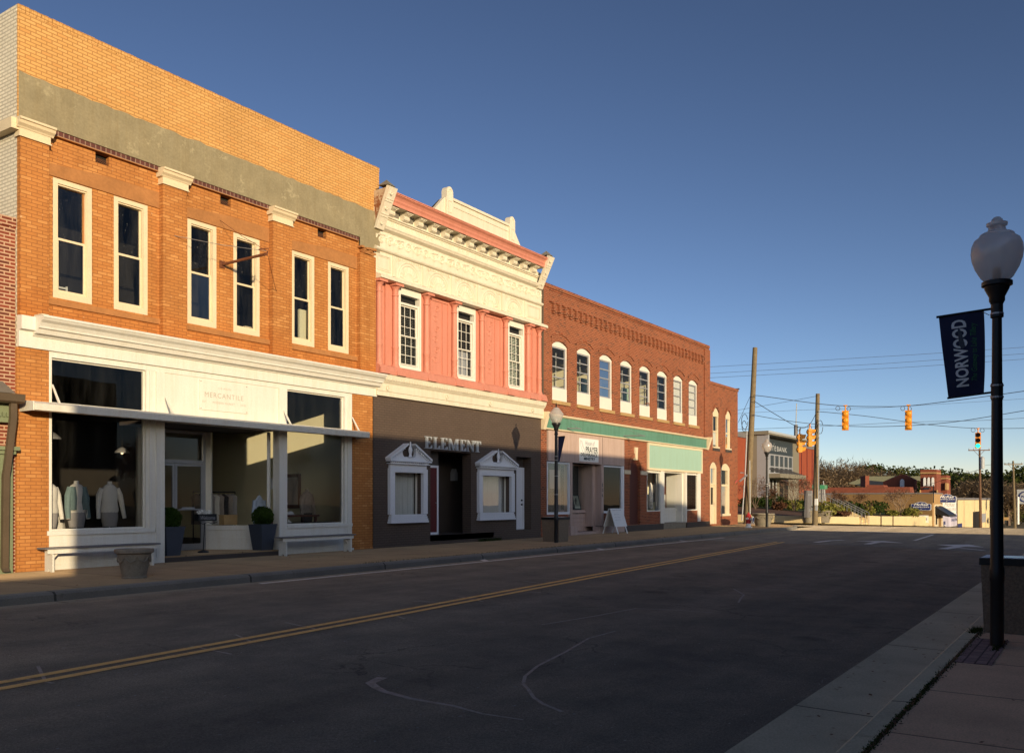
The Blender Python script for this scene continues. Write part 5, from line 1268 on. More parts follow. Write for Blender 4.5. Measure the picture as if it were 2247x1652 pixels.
for a, c in U:
    m = MB().prism_y([(a+0.003, 5.66), (c-0.003, 5.66)]+arc(a+0.003, c-0.003, 5.86, 0.25, 12), YF+0.03, YF+0.15)
    m.box(a+0.003, a+0.12, YF+0.04, YF+0.15, 4.10, 5.659); m.box(c-0.12, c-0.003, YF+0.04, YF+0.15, 4.10, 5.659); m.box(a+0.12, c-0.12, YF+0.06, YF+0.12, 4.86, 4.93)
    m.box(a-0.03, c+0.03, YF-0.04, YF+0.15, 4.023, 4.099)
    w = m.build('window', 'cream', b4); pane(w, a+0.12, c-0.12, 4.1, 5.66, YF+0.10)
    B(a+0.13, c-0.13, YF+0.13, YF+0.15, 4.2, 4.86).build('blind', 'curtain', w)
    B(a-0.02, c+0.1, YF-0.03, YF+0.1, 3.88, 4.02).build('sill', 'dark_paint', b4)
    m = MB(); oo = arc(a-0.14, c+0.14, 5.86, 0.44, 12); ii = arc(a, c, 5.865, 0.265, 12)
    for (p, q, r_, s) in zip(oo[:-1], oo[1:], ii[1:], ii[:-1]):
        m.add([(p[0], YF-0.03, p[1]), (q[0], YF-0.03, q[1]), (r_[0], YF-0.03, r_[1]), (s[0], YF-0.03, s[1]), (p[0], YF, p[1]), (q[0], YF, q[1])], [(0, 1, 2, 3), (0, 4, 5, 1)])
    m.build('window_arch', 'red_brick', b4)
# door with transom
a, c = 43.74, 44.64
m = MB().prism_y([(a+0.003, 2.96), (c-0.003, 2.96)]+arc(a+0.003, c-0.003, 3.02, 0.26, 12), YF+0.0, YF+0.15)
m.box(a+0.003, a+0.08, YF+0.0, YF+0.15, 0.1, 2.959); m.box(c-0.16, c-0.003, YF+0.0, YF+0.15, 0.1, 2.959); m.box(a+0.08, c-0.16, YF+0.01, YF+0.15, 2.10, 2.19)
w = m.build('door_surround', 'cream', b4); pane(w, a+0.08, c-0.16, 2.19, 2.96, YF+0.08)
m = MB(); ring(m, a+0.08, c-0.16, 0.1, 2.099, YF+0.06, YF+0.10, 0.12, 1.0, 0.12); d = m.build('door', 'cream', b4); pane(d, a+0.2, c-0.28, 1.1, 1.98, YF+0.08)
MB().tube([(c-0.24, YF+0.04, 1.0), (c-0.24, YF+0.04, 1.2)], 0.015, 6).build('door_handle', 'alu', d)
# lower window with a poster
a, c = 45.30, 46.60
m = MB().prism_y([(a+0.003, 2.90), (c-0.003, 2.90)]+arc(a+0.003, c-0.003, 3.0, 0.26, 12), YF+0.0, YF+0.15)
m.box(a+0.003, a+0.10, YF+0.01, YF+0.15, 0.6, 2.899); m.box(c-0.28, c-0.003, YF+0.01, YF+0.15, 0.6, 2.899); m.box(a+0.10, c-0.28, YF+0.02, YF+0.14, 2.06, 2.16); m.box(a-0.03, c+0.03, YF-0.05, YF+0.15, 0.485, 0.599)
w = m.build('window', 'cream', b4); pane(w, a+0.10, c-0.28, 0.6, 2.06, YF+0.09); pane(w, a+0.10, c-0.28, 2.16, 2.9, YF+0.09)
p = B(a+0.13, c-0.32, YF+0.11, YF+0.12, 1.12, 1.80).build('window_poster', 'sign_white', b4)
B(a+0.5, c-0.33, YF+0.10, YF+0.109, 1.55, 1.78).build('poster_print', 'red_paint', p)
m = MB(); text_mesh(m, '7', (a+0.42, YF+0.1065, 1.30), FX, FZ, 0.2, 0.28, bold=0.02); m.build('poster_number', 'red_paint', p)
B(43.65, 47.68, YF+0.6, YF+0.65, 0.1, 3.5).build('dark_interior', 'dark_room', b4); B(43.65, 47.68, YF+0.6, YF+0.65, 3.9, 7.0).build('dark_interior', 'dark_room', b4)
# ------------------------------------------------------------------ shop window contents
def mannequin(x, y, z0, rot, label, top, skirt='cloth_grey', h=1.0, jacket=None, legs=False, group='dress forms in the shop windows'):
    t = thing('mannequin', label, 'mannequin', (x, y, z0), group)
    zb = z0+0.78*h
    m = MB().lathe([(0.15, zb-0.30), (0.185, zb-0.12), (0.18, zb+0.02), (0.14, zb+0.2), (0.13, zb+0.22)], (x, y, 0), 14, 1.0, 0.7)
    m.build('skirt', 'cloth_dark' if legs else skirt, t, True)
    m = MB().lathe([(0.185, zb+0.0), (0.20, zb+0.05), (0.17, zb+0.22), (0.185, zb+0.40), (0.175, zb+0.50), (0.11, zb+0.57), (0.055, zb+0.60), (0.05, zb+0.66)], (x, y, 0), 16, 1.0, 0.68)
    c, s = math.cos(rot), math.sin(rot)
    for k in (-1, 1):
        p = [(x+k*0.15*c, y+k*0.15*s, zb+0.50), (x+k*0.22*c, y+k*0.22*s, zb+0.36), (x+k*0.25*c, y+k*0.25*s-0.03, zb+0.12), (x+k*0.27*c, y+k*0.27*s-0.08, zb-0.13)]
        m.tube(p, [0.065, 0.06, 0.05, 0.04], 8)
    m.build('top', top, t, True)
    if jacket:
        m = MB()
        for k in (-1, 1):
            m.tube([(x+k*0.155*c, y+k*0.15*s, zb+0.51), (x+k*0.23*c, y+k*0.23*s, zb+0.35), (x+k*0.265*c, y+k*0.26*s-0.03, zb+0.1), (x+k*0.28*c, y+k*0.28*s-0.08, zb-0.12)], [0.075, 0.07, 0.06, 0.05], 8)
            m.tube([(x+k*0.12*c, y-0.06, zb+0.53), (x+k*0.14*c, y-0.09, zb+0.3), (x+k*0.14*c, y-0.09, zb+0.06)], [0.06, 0.09, 0.08], 8)
        m.build('jacket', jacket, t, True)
    MB().tube([(x, y, z0+0.02), (x, y, zb-0.28)], 0.012, 6).build('pole', 'alu', t)
    MB().lathe([(0.14, 0.0), (0.14, 0.015), (0.02, 0.04)], (x, y, z0), 12).build('base', 'alu', t)
    return t
mannequin(9.75, 17.6, 0.30, 0.2, 'headless dress form in a cream jumper at the left edge of the shop window', 'cloth_white')
mannequin(10.42, 17.75, 0.30, 0.3, 'headless dress form in a denim jacket over a white blouse', 'cloth_white', jacket='cloth_denim')
mannequin(11.16, 17.75, 0.30, -0.2, 'headless dress form in a white knit cardigan and grey skirt', 'cloth_white')
mannequin(17.45, 18.4, 0.20, 0.1, 'headless dress form in a grey top and black trousers by the side wall', 'cloth_tan', legs=True)
t = thing('pale_dress', 'long pale dress hanging between the dress forms in the shop window', 'dress', (10.12, 18.1, 0.3))
m = MB().lathe([(0.30, 0.0), (0.24, 0.5), (0.17, 0.9), (0.14, 1.1), (0.10, 1.2)], (10.12, 18.1, 0.3), 18, 1, 0.5, 7, 0.08); m.build('dress_skirt', 'cloth_white', t, True)
def clothes_rack(x, y, label, mats):
    t = thing('clothes_rack', label, 'clothes rack', (x, y, 0.14))
    m = MB()
    for k in (-0.65, 0.65): m.tube([(x+k, y, 0.14), (x+k, y, 1.55)], 0.014, 6); m.tube([(x+k, y-0.22, 0.16), (x+k, y+0.22, 0.16)], 0.014, 6)
    m.tube([(x-0.65, y, 1.55), (x+0.65, y, 1.55)], 0.014, 6); m.build('rail', 'black_metal', t)
    for i in range(9):
        xx = x-0.56+i*0.14; h = random.uniform(0.55, 0.85)
        g = MB().lathe([(0.05, -h), (0.045, -0.25), (0.05, -0.08), (0.01, 0.0)], (xx, y, 1.5), 8, 1.0, 4.2); g.build('garment', mats[i % len(mats)], t, True)
clothes_rack(15.0, 19.2, 'black clothes rack with beige and grey tops behind the entrance side window', ['cloth_tan', 'cloth_dark', 'cloth_tan', 'cloth_grey', 'cloth_white'])
t = thing('hanging_shirt', 'pale blue shirt hanging beside the right entrance post', 'shirt', (15.05, 17.5, 1.4))
m = MB().lathe([(0.20, -0.85), (0.19, -0.5), (0.15, -0.15), (0.04, 0.0)], (15.05, 17.55, 1.45), 12, 1, 0.35)
for k in (-1, 1): m.tube([(15.05+k*0.13, 17.55, 1.33), (15.05+k*0.2, 17.55, 0.95)], [0.06, 0.04], 8)
m.build('shirt_body', 'cloth_blue', t, True); MB().tube([(15.05, 17.55, 1.45), (15.05, 17.55, 1.55)], 0.008, 5).build('hanger_hook', 'alu', t)
t = thing('table_lamp', 'table lamp with a white drum shade on the display table', 'lamp', (15.75, 17.75, 0.86))
MB().lathe([(0.16, 1.42), (0.15, 1.42), (0.14, 1.70), (0.15, 1.70)], (15.75, 17.75, 0.2), 16).build('lamp_shade', 'sign_white', t)
MB().lathe([(0.08, 0.76), (0.05, 0.80), (0.03, 0.95), (0.06, 1.1), (0.02, 1.3), (0.01, 1.42)], (15.75, 17.75, 0.2), 12).build('lamp_base', 'cloth_tan', t, True)
t = thing('display_table', 'dark wooden display table inside the right shop window', 'table', (16.3, 17.9, 0.14))
B(15.45, 17.1, 17.55, 18.2, 0.90, 0.95).build('tabletop', 'brown_door', t)
for a, c in ((15.5, 17.6), (17.0, 17.6), (15.5, 18.1), (17.0, 18.1)): B(a-0.03, a+0.03, c-0.03, c+0.03, 0.14, 0.90).build('leg', 'brown_door', t)
t = thing('shoe', 'white trainer standing on the display table', 'shoe', (16.2, 17.7, 0.95))
m = MB().lathe([(0.05, 0.0), (0.055, 0.03), (0.045, 0.06), (0.03, 0.09), (0.0, 0.10)], (16.2, 17.7, 0.952), 10, 2.4, 1); m.build('upper', 'sign_white', t, True); B(16.07, 16.33, 17.65, 17.75, 0.952, 0.97).build('sole', 'cloth_grey', t)
t = thing('flowers', 'white flowers in a jar beside the table lamp', 'flowers', (15.98, 17.75, 0.95))
MB().leaves((15.98, 17.75, 1.22), (0.13, 0.13, 0.10), 90, 0.035).build('blossoms', 'sign_white', t, smooth='leaf'); MB().lathe([(0.05, 0), (0.06, 0.1), (0.04, 0.18)], (15.98, 17.75, 0.95), 10).build('jar', 'glass', t)
t = thing('wall_picture', 'dark framed picture on the cream side wall of the shop', 'picture', (18.15, 19.9, 1.6))
B(18.14, 18.17, 19.4, 20.4, 1.1, 2.1).build('frame', 'brown_door', t); B(18.13, 18.139, 19.5, 20.3, 1.2, 2.0).build('canvas', 'cloth_grey', t)
def pendant(x, y, z, label, lit=False):
    t = thing('pendant_lamp', label, 'ceiling lamp', (x, y, 4.39), 'pendant lamps in the shop')
    MB().tube([(x, y, z+0.15), (x, y, 4.39)], 0.008, 5).build('cord', 'black_metal', t)
    MB().lathe([(0.20, 0.0), (0.19, 0.04), (0.10, 0.12), (0.03, 0.16)], (x, y, z), 16).build('lamp_shade', 'alu', t, True)
    MB().lathe([(0.0, -0.04), (0.035, -0.02), (0.035, 0.02), (0.0, 0.04)], (x, y, z), 10).build('bulb', 'bulb' if lit else 'sign_white', t, True)
pendant(9.96, 17.9, 2.58, 'metal pendant lamp near the left edge of the shop window')
pendant(14.84, 23.0, 2.66, 'lit pendant lamp glowing deeper inside the shop', True)
t = thing('candle_holder', 'small white candle holder on the right window sill', 'candle holder', (15.6, 17.1, 0.75)); MB().lathe([(0.07, 0), (0.07, 0.03), (0.02, 0.04), (0.02, 0.08)], (15.6, 17.1, 0.15+0.62), 10).build('dish', 'sign_white', t)
B(15.32, 17.3, YF+0.22, YF+0.8, 0.60, 0.76).build('window_shelf', 'floor_dark', b1)
B(9.36, 11.5, YF+0.22, YF+0.8, 0.20, 0.30).build('window_shelf', 'floor_dark', b1)
t = thing('cardboard_box', 'tan cardboard box on the sill behind the entrance side window', 'box', (14.55, 18.1, 0.73))
B(14.35, 14.75, 18.0, 18.2, 0.73, 0.96).build('body', 'sandstone', t); B(14.34, 14.76, 17.99, 18.21, 0.961, 0.975).build('flap', 'sandstone', t)
# goods in the shop behind the mint panel
t = thing('display_cabinet', 'pale cabinet with a birdhouse in the lit right hand shop window', 'cabinet', (39.6, 18.1, 0.05))
B(39.3, 40.0, 17.9, 18.4, 0.05, 1.55).build('body', 'room_cream', t)
m = MB().box(39.5, 39.75, 18.0, 18.2, 1.56, 1.80); m.prism_y([(39.46, 1.801), (39.79, 1.801), (39.625, 1.95)], 17.97, 18.23); m.build('birdhouse', 'sandstone', t)
for i, (x, c) in enumerate(((38.6, 'hanging white dress'), (39.0, 'hanging dark coat'), (36.8, 'hanging beige coat'))):
    t = thing('hanging_garment', c+' in the shop window under the mint board', 'garment', (x, 18.0, 1.2))
    MB().lathe([(0.20, -0.9), (0.19, -0.5), (0.15, -0.12), (0.03, 0.0)], (x, 17.8, 2.15), 10, 1, 0.4).build('cloth', ('cloth_white', 'cloth_dark', 'cloth_tan')[i], t, True)
for x, l in ((38.45, 'left'), (39.85, 'right')):
    t = thing('shelf_rack', 'small white shelf rack on the %s of the recessed display' % l, 'shelf', (x, 17.75, 0.9), 'small shelf racks')
    m = MB()
    for z in (0.95, 1.15, 1.35, 1.5): m.box(x-0.2, x+0.2, 17.7, 17.9, z, z+0.02)
    m.box(x-0.2, x-0.18, 17.7, 17.9, 0.9, 1.6).box(x+0.18, x+0.2, 17.7, 17.9, 0.9, 1.6); m.build('rack', 'sign_white', t)
for x, y, w, h, mt, nm, lb in ((36.6, 17.5, 0.5, 1.1, 'sandstone', 'wooden_crate', 'tall wooden crate in the left pane under the mint board'), (37.2, 17.6, 0.35, 1.35, 'cloth_dark', 'storage_box', 'tall dark storage box in the left pane under the mint board'), (41.0, 17.6, 0.6, 1.6, 'room_cream', 'storage_box', 'pale upright storage box in the right pane under the mint board'), (41.7, 17.8, 0.35, 1.2, 'sandstone', 'wooden_crate', 'wooden crate in the right pane under the mint board')):
    t = thing(nm, lb, 'crate' if 'crate' in nm else 'box', (x, y, 0.05))
    B(x-w/2, x+w/2, y-0.15, y+0.15, 0.05, h).build('body', mt, t); B(x-w/2-0.02, x+w/2+0.02, y-0.17, y+0.17, h+0.001, h+0.04).build('lid', 'sign_white' if mt != 'room_cream' else 'sandstone', t)
    B(x-w*0.3, x+w*0.3, y-0.165, y-0.151, h*0.5, h*0.9).build('front_panel', 'cloth_tan', t)
t = thing('framed_board', 'dark framed white board with a cross leaning in the pink shop recess', 'board', (31.0, YF+0.8, 0.9))
m = MB().add([(31.0, YF+0.75, 0.95), (31.6, YF+0.75, 0.95), (31.6, YF+0.9, 1.55), (31.0, YF+0.9, 1.55), (31.0, YF+0.78, 0.95), (31.6, YF+0.78, 0.95), (31.6, YF+0.93, 1.55), (31.0, YF+0.93, 1.55)], [(0, 1, 2, 3), (4, 7, 6, 5), (0, 4, 5, 1), (3, 2, 6, 7), (0, 3, 7, 4), (1, 5, 6, 2)]); m.build('frame', 'letter_dark', t)
MB().quad((31.10, YF+0.757, 1.0), (31.52, YF+0.757, 1.0), (31.52, YF+0.878, 1.5), (31.10, YF+0.878, 1.5)).build('sheet', 'blind', t)
m = MB().box(31.18, 31.21, YF+0.77, YF+0.80, 1.15, 1.42); m.box(31.11, 31.28, YF+0.79, YF+0.81, 1.30, 1.33); m.build('cross', 'letter_dark', t)
t = thing('flower_pedestal', 'white pedestal with flowers in the pink shop recess', 'pedestal', (32.1, YF+0.85, 0.9))
MB().lathe([(0.13, 0), (0.11, 0.1), (0.11, 0.75), (0.14, 0.8)], (32.05, YF+0.85, 0.9), 14).build('pedestal', 'sign_white', t, True)
MB().leaves((32.05, YF+0.85, 1.9), (0.2, 0.15, 0.2), 120, 0.05).build('bouquet', 'topiary', t, smooth='leaf')

# ------------------------------------------------------------------ things on the pavement
def bench(x0, x1, y, label):
    t = thing('bench', label, 'bench', ((x0+x1)/2, y, 0), 'white benches against the storefront')
    B(x0, x1, y-0.14, y+0.16, 0.425, 0.455).build('seat', 'wood_grey', t, bevel=0.004)
    B(x0+0.06, x1-0.06, y-0.11, y-0.09, 0.34, 0.424).build('apron', 'white', t)
    for s, xx in ((1, x0+0.16), (-1, x1-0.16)):
        m = MB(); X = (xx-0.02, xx+0.02)
        prof = [(y-0.12, 0.0), (y-0.05, 0.0), (y-0.02, 0.05), (y+0.02, 0.05), (y+0.05, 0.0), (y+0.14, 0.0), (y+0.14, 0.424), (y-0.088, 0.424), (y-0.088, 0.33), (y-0.12, 0.33)]
        m.prism_x(prof, *X); l = m.build('leg', 'white', t)
        MB().prism_y([(xx+s*0.021, 0.20), (xx+s*0.021, 0.25), (xx+s*0.19, 0.41), (xx+s*0.23, 0.41)] if s > 0 else [(xx-0.021, 0.20), (xx-0.23, 0.41), (xx-0.19, 0.41), (xx-0.021, 0.25)], y-0.02, y+0.02).build('brace', 'white', t)
    return t
bench(8.98, 11.40, 16.45, 'white bench with grey seat under the left shop window, half in sunlight')
bench(14.68, 17.20, 16.45, 'white bench with grey seat in shade under the right shop window')
# big cast planter
def urn(x, y, z, r, h, label, cat='planter', name='concrete_planter', plant=None, group=None):
    t = thing(name, label, cat, (x, y, z), group)
    m = MB().lathe([(r*0.62, 0.0), (r*0.64, h*0.04), (r*0.60, h*0.07), (r*0.70, h*0.35), (r*0.84, h*0.80), (r*0.86, h*0.84), (r*0.98, h*0.88), (r*1.0, h*0.93), (r*0.97, h*1.0), (r*0.86, h*1.0), (r*0.80, h*0.92)], (x, y, z), 32)
    m.build('bowl', 'concrete', t, True)
    m = MB()
    for k in range(8):
        a = k*math.pi/4
        pts = [(x+(r*0.80+0.004)*math.cos(a+d), y+(r*0.80+0.004)*math.sin(a+d), z+h*zz) for d, zz in ((-0.36, 0.74), (-0.2, 0.62), (0, 0.56), (0.2, 0.62), (0.36, 0.74))]
        m.tube(pts, 0.018*r/0.4, 5)
    m.build('garland', 'concrete', t, True)
    MB().lathe([(0.0, 0), (r*0.80, 0.0)], (x, y, z+h*0.90), 20).build('soil', 'mulch', t)
    if plant: MB().leaves((x, y, z+h+0.05), plant[0], plant[1], plant[2]).build('plant', plant[3], t, smooth='leaf')
    return t
urn(9.25, 13.98, 0.0, 0.325, 0.50, 'empty weathered concrete planter on the kerb side of the pavement')
urn(44.62, 14.42, 0.0, 0.60, 0.66, 'weathered concrete planter beside the street lamp at the corner')
def topiary(x, y, z, label):
    t = thing('topiary_planter', label, 'planter', (x, y, z), 'topiary planters at the entrance')
    m = MB(); v = []
    for w, zz in ((0.165, 0.0), (0.235, 0.60)):
        v += [(x+sx*w, y+sy*w, z+zz) for sx, sy in ((-1, -1), (1, -1), (1, 1), (-1, 1))]
    m.add(v, [(0, 3, 2, 1)]+[(i, (i+1) % 4, (i+1) % 4+4, i+4) for i in range(4)]+[(4, 5, 6, 7)])
    m.build('pot', 'slate', t)
    m = MB().box(x-0.245, x+0.245, y-0.245, y+0.245, z+0.602, z+0.63); m.build('rim', 'slate', t)
    m = MB(); random.seed(int(x*10)); m.lathe([(0.0, -0.21)]+[(0.215*math.sin(R(a)), -0.215*math.cos(R(a))) for a in range(20, 170, 15)]+[(0.0, 0.21)], (x, y, z+0.80), 14)
    m.leaves((x, y, z+0.80), (0.27, 0.27, 0.26), 1700, 0.026, 0.80)
    m.build('boxwood_ball', 'topiary', t, smooth='leaf')
topiary(12.12, 17.05, 0.13, 'tall slate planter with a boxwood ball left of the shop door')
topiary(14.70, 17.02, 0.13, 'tall slate planter with a boxwood ball at the right entrance post')
# black flower box stand with a word on it
t = thing('flower_stand', 'black iron stand with a small flower box at the shop entrance', 'plant stand', (13.25, 17.3, 0.13))
MB().lathe([(0.13, 0.0), (0.12, 0.03), (0.03, 0.06)], (13.2, 17.3, 0.135), 14).build('foot', 'black_metal', t)
MB().tube([(13.2, 17.3, 0.18), (13.24, 17.3, 0.80)], 0.011, 6).build('post', 'black_metal', t)
m = B(13.0, 13.5, 17.2, 17.36, 0.86, 1.02); m.tube([(12.98, 17.2, 0.84), (13.12, 17.2, 0.79), (13.25, 17.2, 0.84), (13.38, 17.2, 0.79), (13.52, 17.2, 0.84)], 0.008, 5); bx = m.build('flower_box', 'black_metal', t)
m = MB(); text_mesh(m, 'Welcome', (13.05, 17.1985, 0.89), FX, FZ, 0.40, 0.09, shear=0.3); m.build('lettering', 'letter_grey', bx)
MB().leaves((13.22, 17.28, 1.06), (0.22, 0.08, 0.06), 160, 0.025).build('white_flowers', 'sign_white', t, smooth='leaf')
# sandwich board
t = thing('sandwich_board', 'white folding sandwich board on the pavement by the pink shop', 'sandwich board', (32.0, 16.3, 0))
def aboard(t, x, y, w, h, tilt=0.16):
    m = MB()
    for s in (-1, 1):
        yb, yt = y+s*0.26, y+s*0.03
        m.add([(x, yb, 0.28*h), (x+w, yb, 0.28*h), (x+w, yt, h), (x, yt, h), (x, yb+0.02, 0.28*h), (x+w, yb+0.02, 0.28*h), (x+w, yt+0.02, h), (x, yt+0.02, h)], [(0, 1, 2, 3), (4, 7, 6, 5), (0, 4, 5, 1), (3, 2, 6, 7), (0, 3, 7, 4), (1, 5, 6, 2)])
    m.build('panel', 'sign_white', t)
    for s in (-1, 1):
        for xx in (x+0.08, x+w-0.16):
            yb = y+s*0.34; yt = y+s*0.24
            m = MB().add([(xx, yb, 0), (xx+0.07, yb, 0), (xx+0.07, yt, 0.30*h), (xx, yt, 0.30*h), (xx, yb+0.02, 0), (xx+0.07, yb+0.02, 0), (xx+0.07, yt+0.02, 0.30*h), (xx, yt+0.02, 0.30*h)], [(0, 1, 2, 3), (4, 7, 6, 5), (0, 4, 5, 1), (3, 2, 6, 7), (0, 3, 7, 4), (1, 5, 6, 2)])
            m.build('leg', 'sign_white', t)
    m = MB(); V = Vector((0, 0.23, 0.72*h)).normalized()
    text_mesh(m, 'Prayer for Hope', (x+0.1, y-0.06, 0.90*h), FX, V, w*0.75, 0.07, shear=0.2, depth=0.012)
    for k in range(3): text_mesh(m, 'open daily', (x+0.14, y-0.11-k*0.035, (0.74-k*0.11)*h), FX, V, w*0.45, 0.035, depth=0.012)
    m.build('lettering', 'letter_grey', t)
aboard(t, 31.5, 16.30, 1.05, 1.0)
# litter bins clad in stone
def bin_(x0, y0, z, s, h, label, flat=False):
    t = thing('litter_bin', label, 'litter bin', (x0+s/2, y0+s/2, z), 'square stone clad litter bins')
    v = []
    for e, zz in ((0.03, 0.0), (0.0, h-0.09)): v += [(x0+e, y0+e, z+zz), (x0+s-e, y0+e, z+zz), (x0+s-e, y0+s-e, z+zz), (x0+e, y0+s-e, z+zz)]
    MB().add(v, [(0, 3, 2, 1)]+[(i, (i+1) % 4, (i+1) % 4+4, i+4) for i in range(4)]+[(4, 5, 6, 7)]).build('body', 'aggregate', t)
    m = MB(); ring(m, 0, 0, 0, 0, 0, 0, 0) if False else None
    B(x0-0.015, x0+s+0.015, y0-0.015, y0+s+0.015, z+h-0.089, z+h-0.012).build('lid', 'black_metal', t)
    # top plate with a round opening
    m = MB(); cx, cy, r = x0+s/2, y0+s/2, s*0.28; n = 24
    for i in range(n):
        a0, a1 = 2*math.pi*i/n, 2*math.pi*(i+1)/n
        def sq(a):
            k = 1/max(abs(math.cos(a)), abs(math.sin(a))); return (cx+s/2*k*math.cos(a), cy+s/2*k*math.sin(a))
        zt = z+h-0.008
        m.quad((cx+r*math.cos(a0), cy+r*math.sin(a0), zt), sq(a0)+(zt,), sq(a1)+(zt,), (cx+r*math.cos(a1), cy+r*math.sin(a1), zt))
    m.build('lid_top', 'sign_white', t)
    MB().lathe([(r-0.001, 0), (r-0.001, 0.004)], (cx, cy, z+h-0.0115), 24).build('opening', 'lens_dark', t)
bin_(11.42, 0.52, -0.16, 0.66, 0.86, 'stone clad litter bin with a pale lid right behind the near lamp post')
bin_(24.55, 14.5, 0.0, 0.65, 0.80, 'brown stone clad litter bin across the street behind the far lamp post')
# hydrant
t = thing('fire_hydrant', 'red and white fire hydrant with a round tag at the corner', 'fire hydrant', (42.1, 14.3, 0))
x, y = 42.1, 14.3
MB().lathe([(0.17, 0.0), (0.17, 0.04), (0.12, 0.05), (0.12, 0.20)], (x, y, 0), 14).build('base', 'sign_white', t, True)
m = MB().lathe([(0.12, 0.2), (0.12, 0.50), (0.15, 0.51), (0.15, 0.55), (0.12, 0.56), (0.10, 0.64), (0.04, 0.69), (0.04, 0.74)], (x, y, 0), 14); m.build('barrel', 'red_paint', t, True)
m = MB().tube([(x-0.20, y, 0.44), (x+0.20, y, 0.44)], 0.05, 10); m.tube([(x, y, 0.40), (x, y-0.22, 0.40)], 0.07, 12); m.build('outlet', 'sign_white', t)
MB().tube([(x-0.04, y-0.23, 0.40), (x-0.04, y-0.25, 0.40)], 0.15, 18).build('tag_ring', 'sign_white', t); MB().tube([(x-0.04, y-0.255, 0.40), (x-0.04, y-0.26, 0.40)], 0.10, 18).build('tag_face', 'sign_blue', t)

# ------------------------------------------------------------------ street lamps
def lamp(x, y, z, label, clear=False, tall=4.40, detail=True):
    t = thing('street_lamp', label, 'street lamp', (x, y, z), 'black street lamps with acorn globes')
    s = tall/4.40; zz = lambda v: z+v*s
    m = MB().lathe([(0.066, 0.0), (0.064, 0.66), (0.070, 0.68), (0.070, 0.80), (0.063, 0.82), (0.046, 3.38), (0.062, 3.39), (0.062, 3.42), (0.050, 3.44), (0.050, 3.54)], (x, y, z), 18)
    for i, v in enumerate(m.v): m.v[i] = Vector((v.x, v.y, z+(v.z-z)*s))
    m.build('pole', 'black_metal', t, True)
    m = MB().lathe([(0.055, 3.52), (0.075, 3.56), (0.075, 3.60), (0.115, 3.68), (0.120, 3.705), (0.145, 3.715), (0.145, 3.755), (0.12, 3.765)], (x, y, z), 20)
    for i, v in enumerate(m.v): m.v[i] = Vector((v.x, v.y, z+(v.z-z)*s))
    m.build('collar', 'black_metal', t, True)
    g = [(0.115, 3.767), (0.150, 3.80), (0.205, 3.90), (0.235, 3.99), (0.244, 4.06), (0.237, 4.13), (0.212, 4.19), (0.165, 4.225), (0.160, 4.245), (0.145, 4.255), (0.09, 4.275), (0.082, 4.30), (0.078, 4.325)]
    if clear: g = [(0.115, 3.767), (0.15, 3.80), (0.195, 3.90), (0.225, 4.0), (0.23, 4.05), (0.20, 4.07), (0.19, 4.10), (0.12, 4.18), (0.09, 4.22), (0.06, 4.25)]
    m = MB().lathe(g, (x, y, z), 32, 1, 1, 16 if clear else 0, 0.012)
    for i, v in enumerate(m.v): m.v[i] = Vector((v.x, v.y, z+(v.z-z)*s))
    gl = m.build('globe', 'globe_clear' if clear else 'globe', t, True)
    fz = [(0.078, 4.326), (0.098, 4.335), (0.100, 4.36), (0.075, 4.368), (0.060, 4.375), (0.050, 4.40), (0.03, 4.42), (0.0, 4.43)] if not clear else [(0.02, 4.25), (0.03, 4.28), (0.012, 4.31), (0.03, 4.34), (0.012, 4.37), (0.0, 4.42)]
    m = MB().lathe(fz, (x, y, z), 20)
    for i, v in enumerate(m.v): m.v[i] = Vector((v.x, v.y, z+(v.z-z)*s))
    m.build('finial', 'black_metal' if clear else 'globe', t, True)
    MB().lathe([(0.03, 0), (0.045, 0.06), (0.04, 0.12), (0.0, 0.15)], (x, y, zz(3.77)), 10).build('bulb', 'sign_white', t, True)
    return t
L1 = lamp(10.45, 0.93, -0.16, 'near black street lamp with a frosted globe carrying a navy banner')
L2 = lamp(24.2, 14.40, 0.0, 'far black street lamp with a clear ribbed globe in front of the green fascia', True)
L3 = lamp(43.6, 13.88, 0.0, 'black street lamp at the corner between hydrant and concrete planter', tall=4.32)
def bands(t, x, y, zs, r=0.062):
    for z in zs: MB().lathe([(r, 0), (r+0.006, 0.003), (r+0.006, 0.02), (r, 0.023)], (x, y, z), 18).build('steel_band', 'alu', t)
# banners (they hang from the lamp: things of their own)
bn = thing('banner', 'navy town banner reading NORWOOD on the near lamp post', 'banner', (10.45, 1.2, 2.4))
x = 10.45
MB().tube([(x, 0.95, 3.325), (x, 1.50, 3.295)], 0.013, 8).build('upper_arm', 'black_metal', bn); MB().tube([(x, 0.95, 2.462), (x, 1.395, 2.425)], 0.011, 8).build('lower_arm', 'black_metal', bn)
for z0 in (3.24, 2.38):
    MB().lathe([(0.045, 0.0), (0.057, 0.0), (0.057, 0.17), (0.045, 0.17)], (x, 0.93, z0), 18).build('clamp', 'black_metal', bn)
    for zz in (z0+0.015, z0+0.135): MB().lathe([(0.0572, 0), (0.063, 0.003), (0.063, 0.02), (0.0572, 0.023)], (x, 0.93, zz), 18).build('steel_band', 'alu', bn)
m = MB(); nu, nv = 10, 16; gx = lambda u, v: x-0.02*math.sin(v*3.1)*(0.3+0.7*u)+0.006*math.sin(9*v+5*u)
def bp(u, v):                                    # u: 0 at the post, 1 at the outer edge; v: 0 bottom, 1 top
    yo = 1.385+(1.478-1.385)*v; yi = 1.05-0.012*math.sin(v*math.pi)
    zo = 2.43+(3.29-2.43)*v; zi = 2.455+(3.315-2.455)*v
    return Vector((gx(u, v), yi+(yo-yi)*u, zi+(zo-zi)*u))
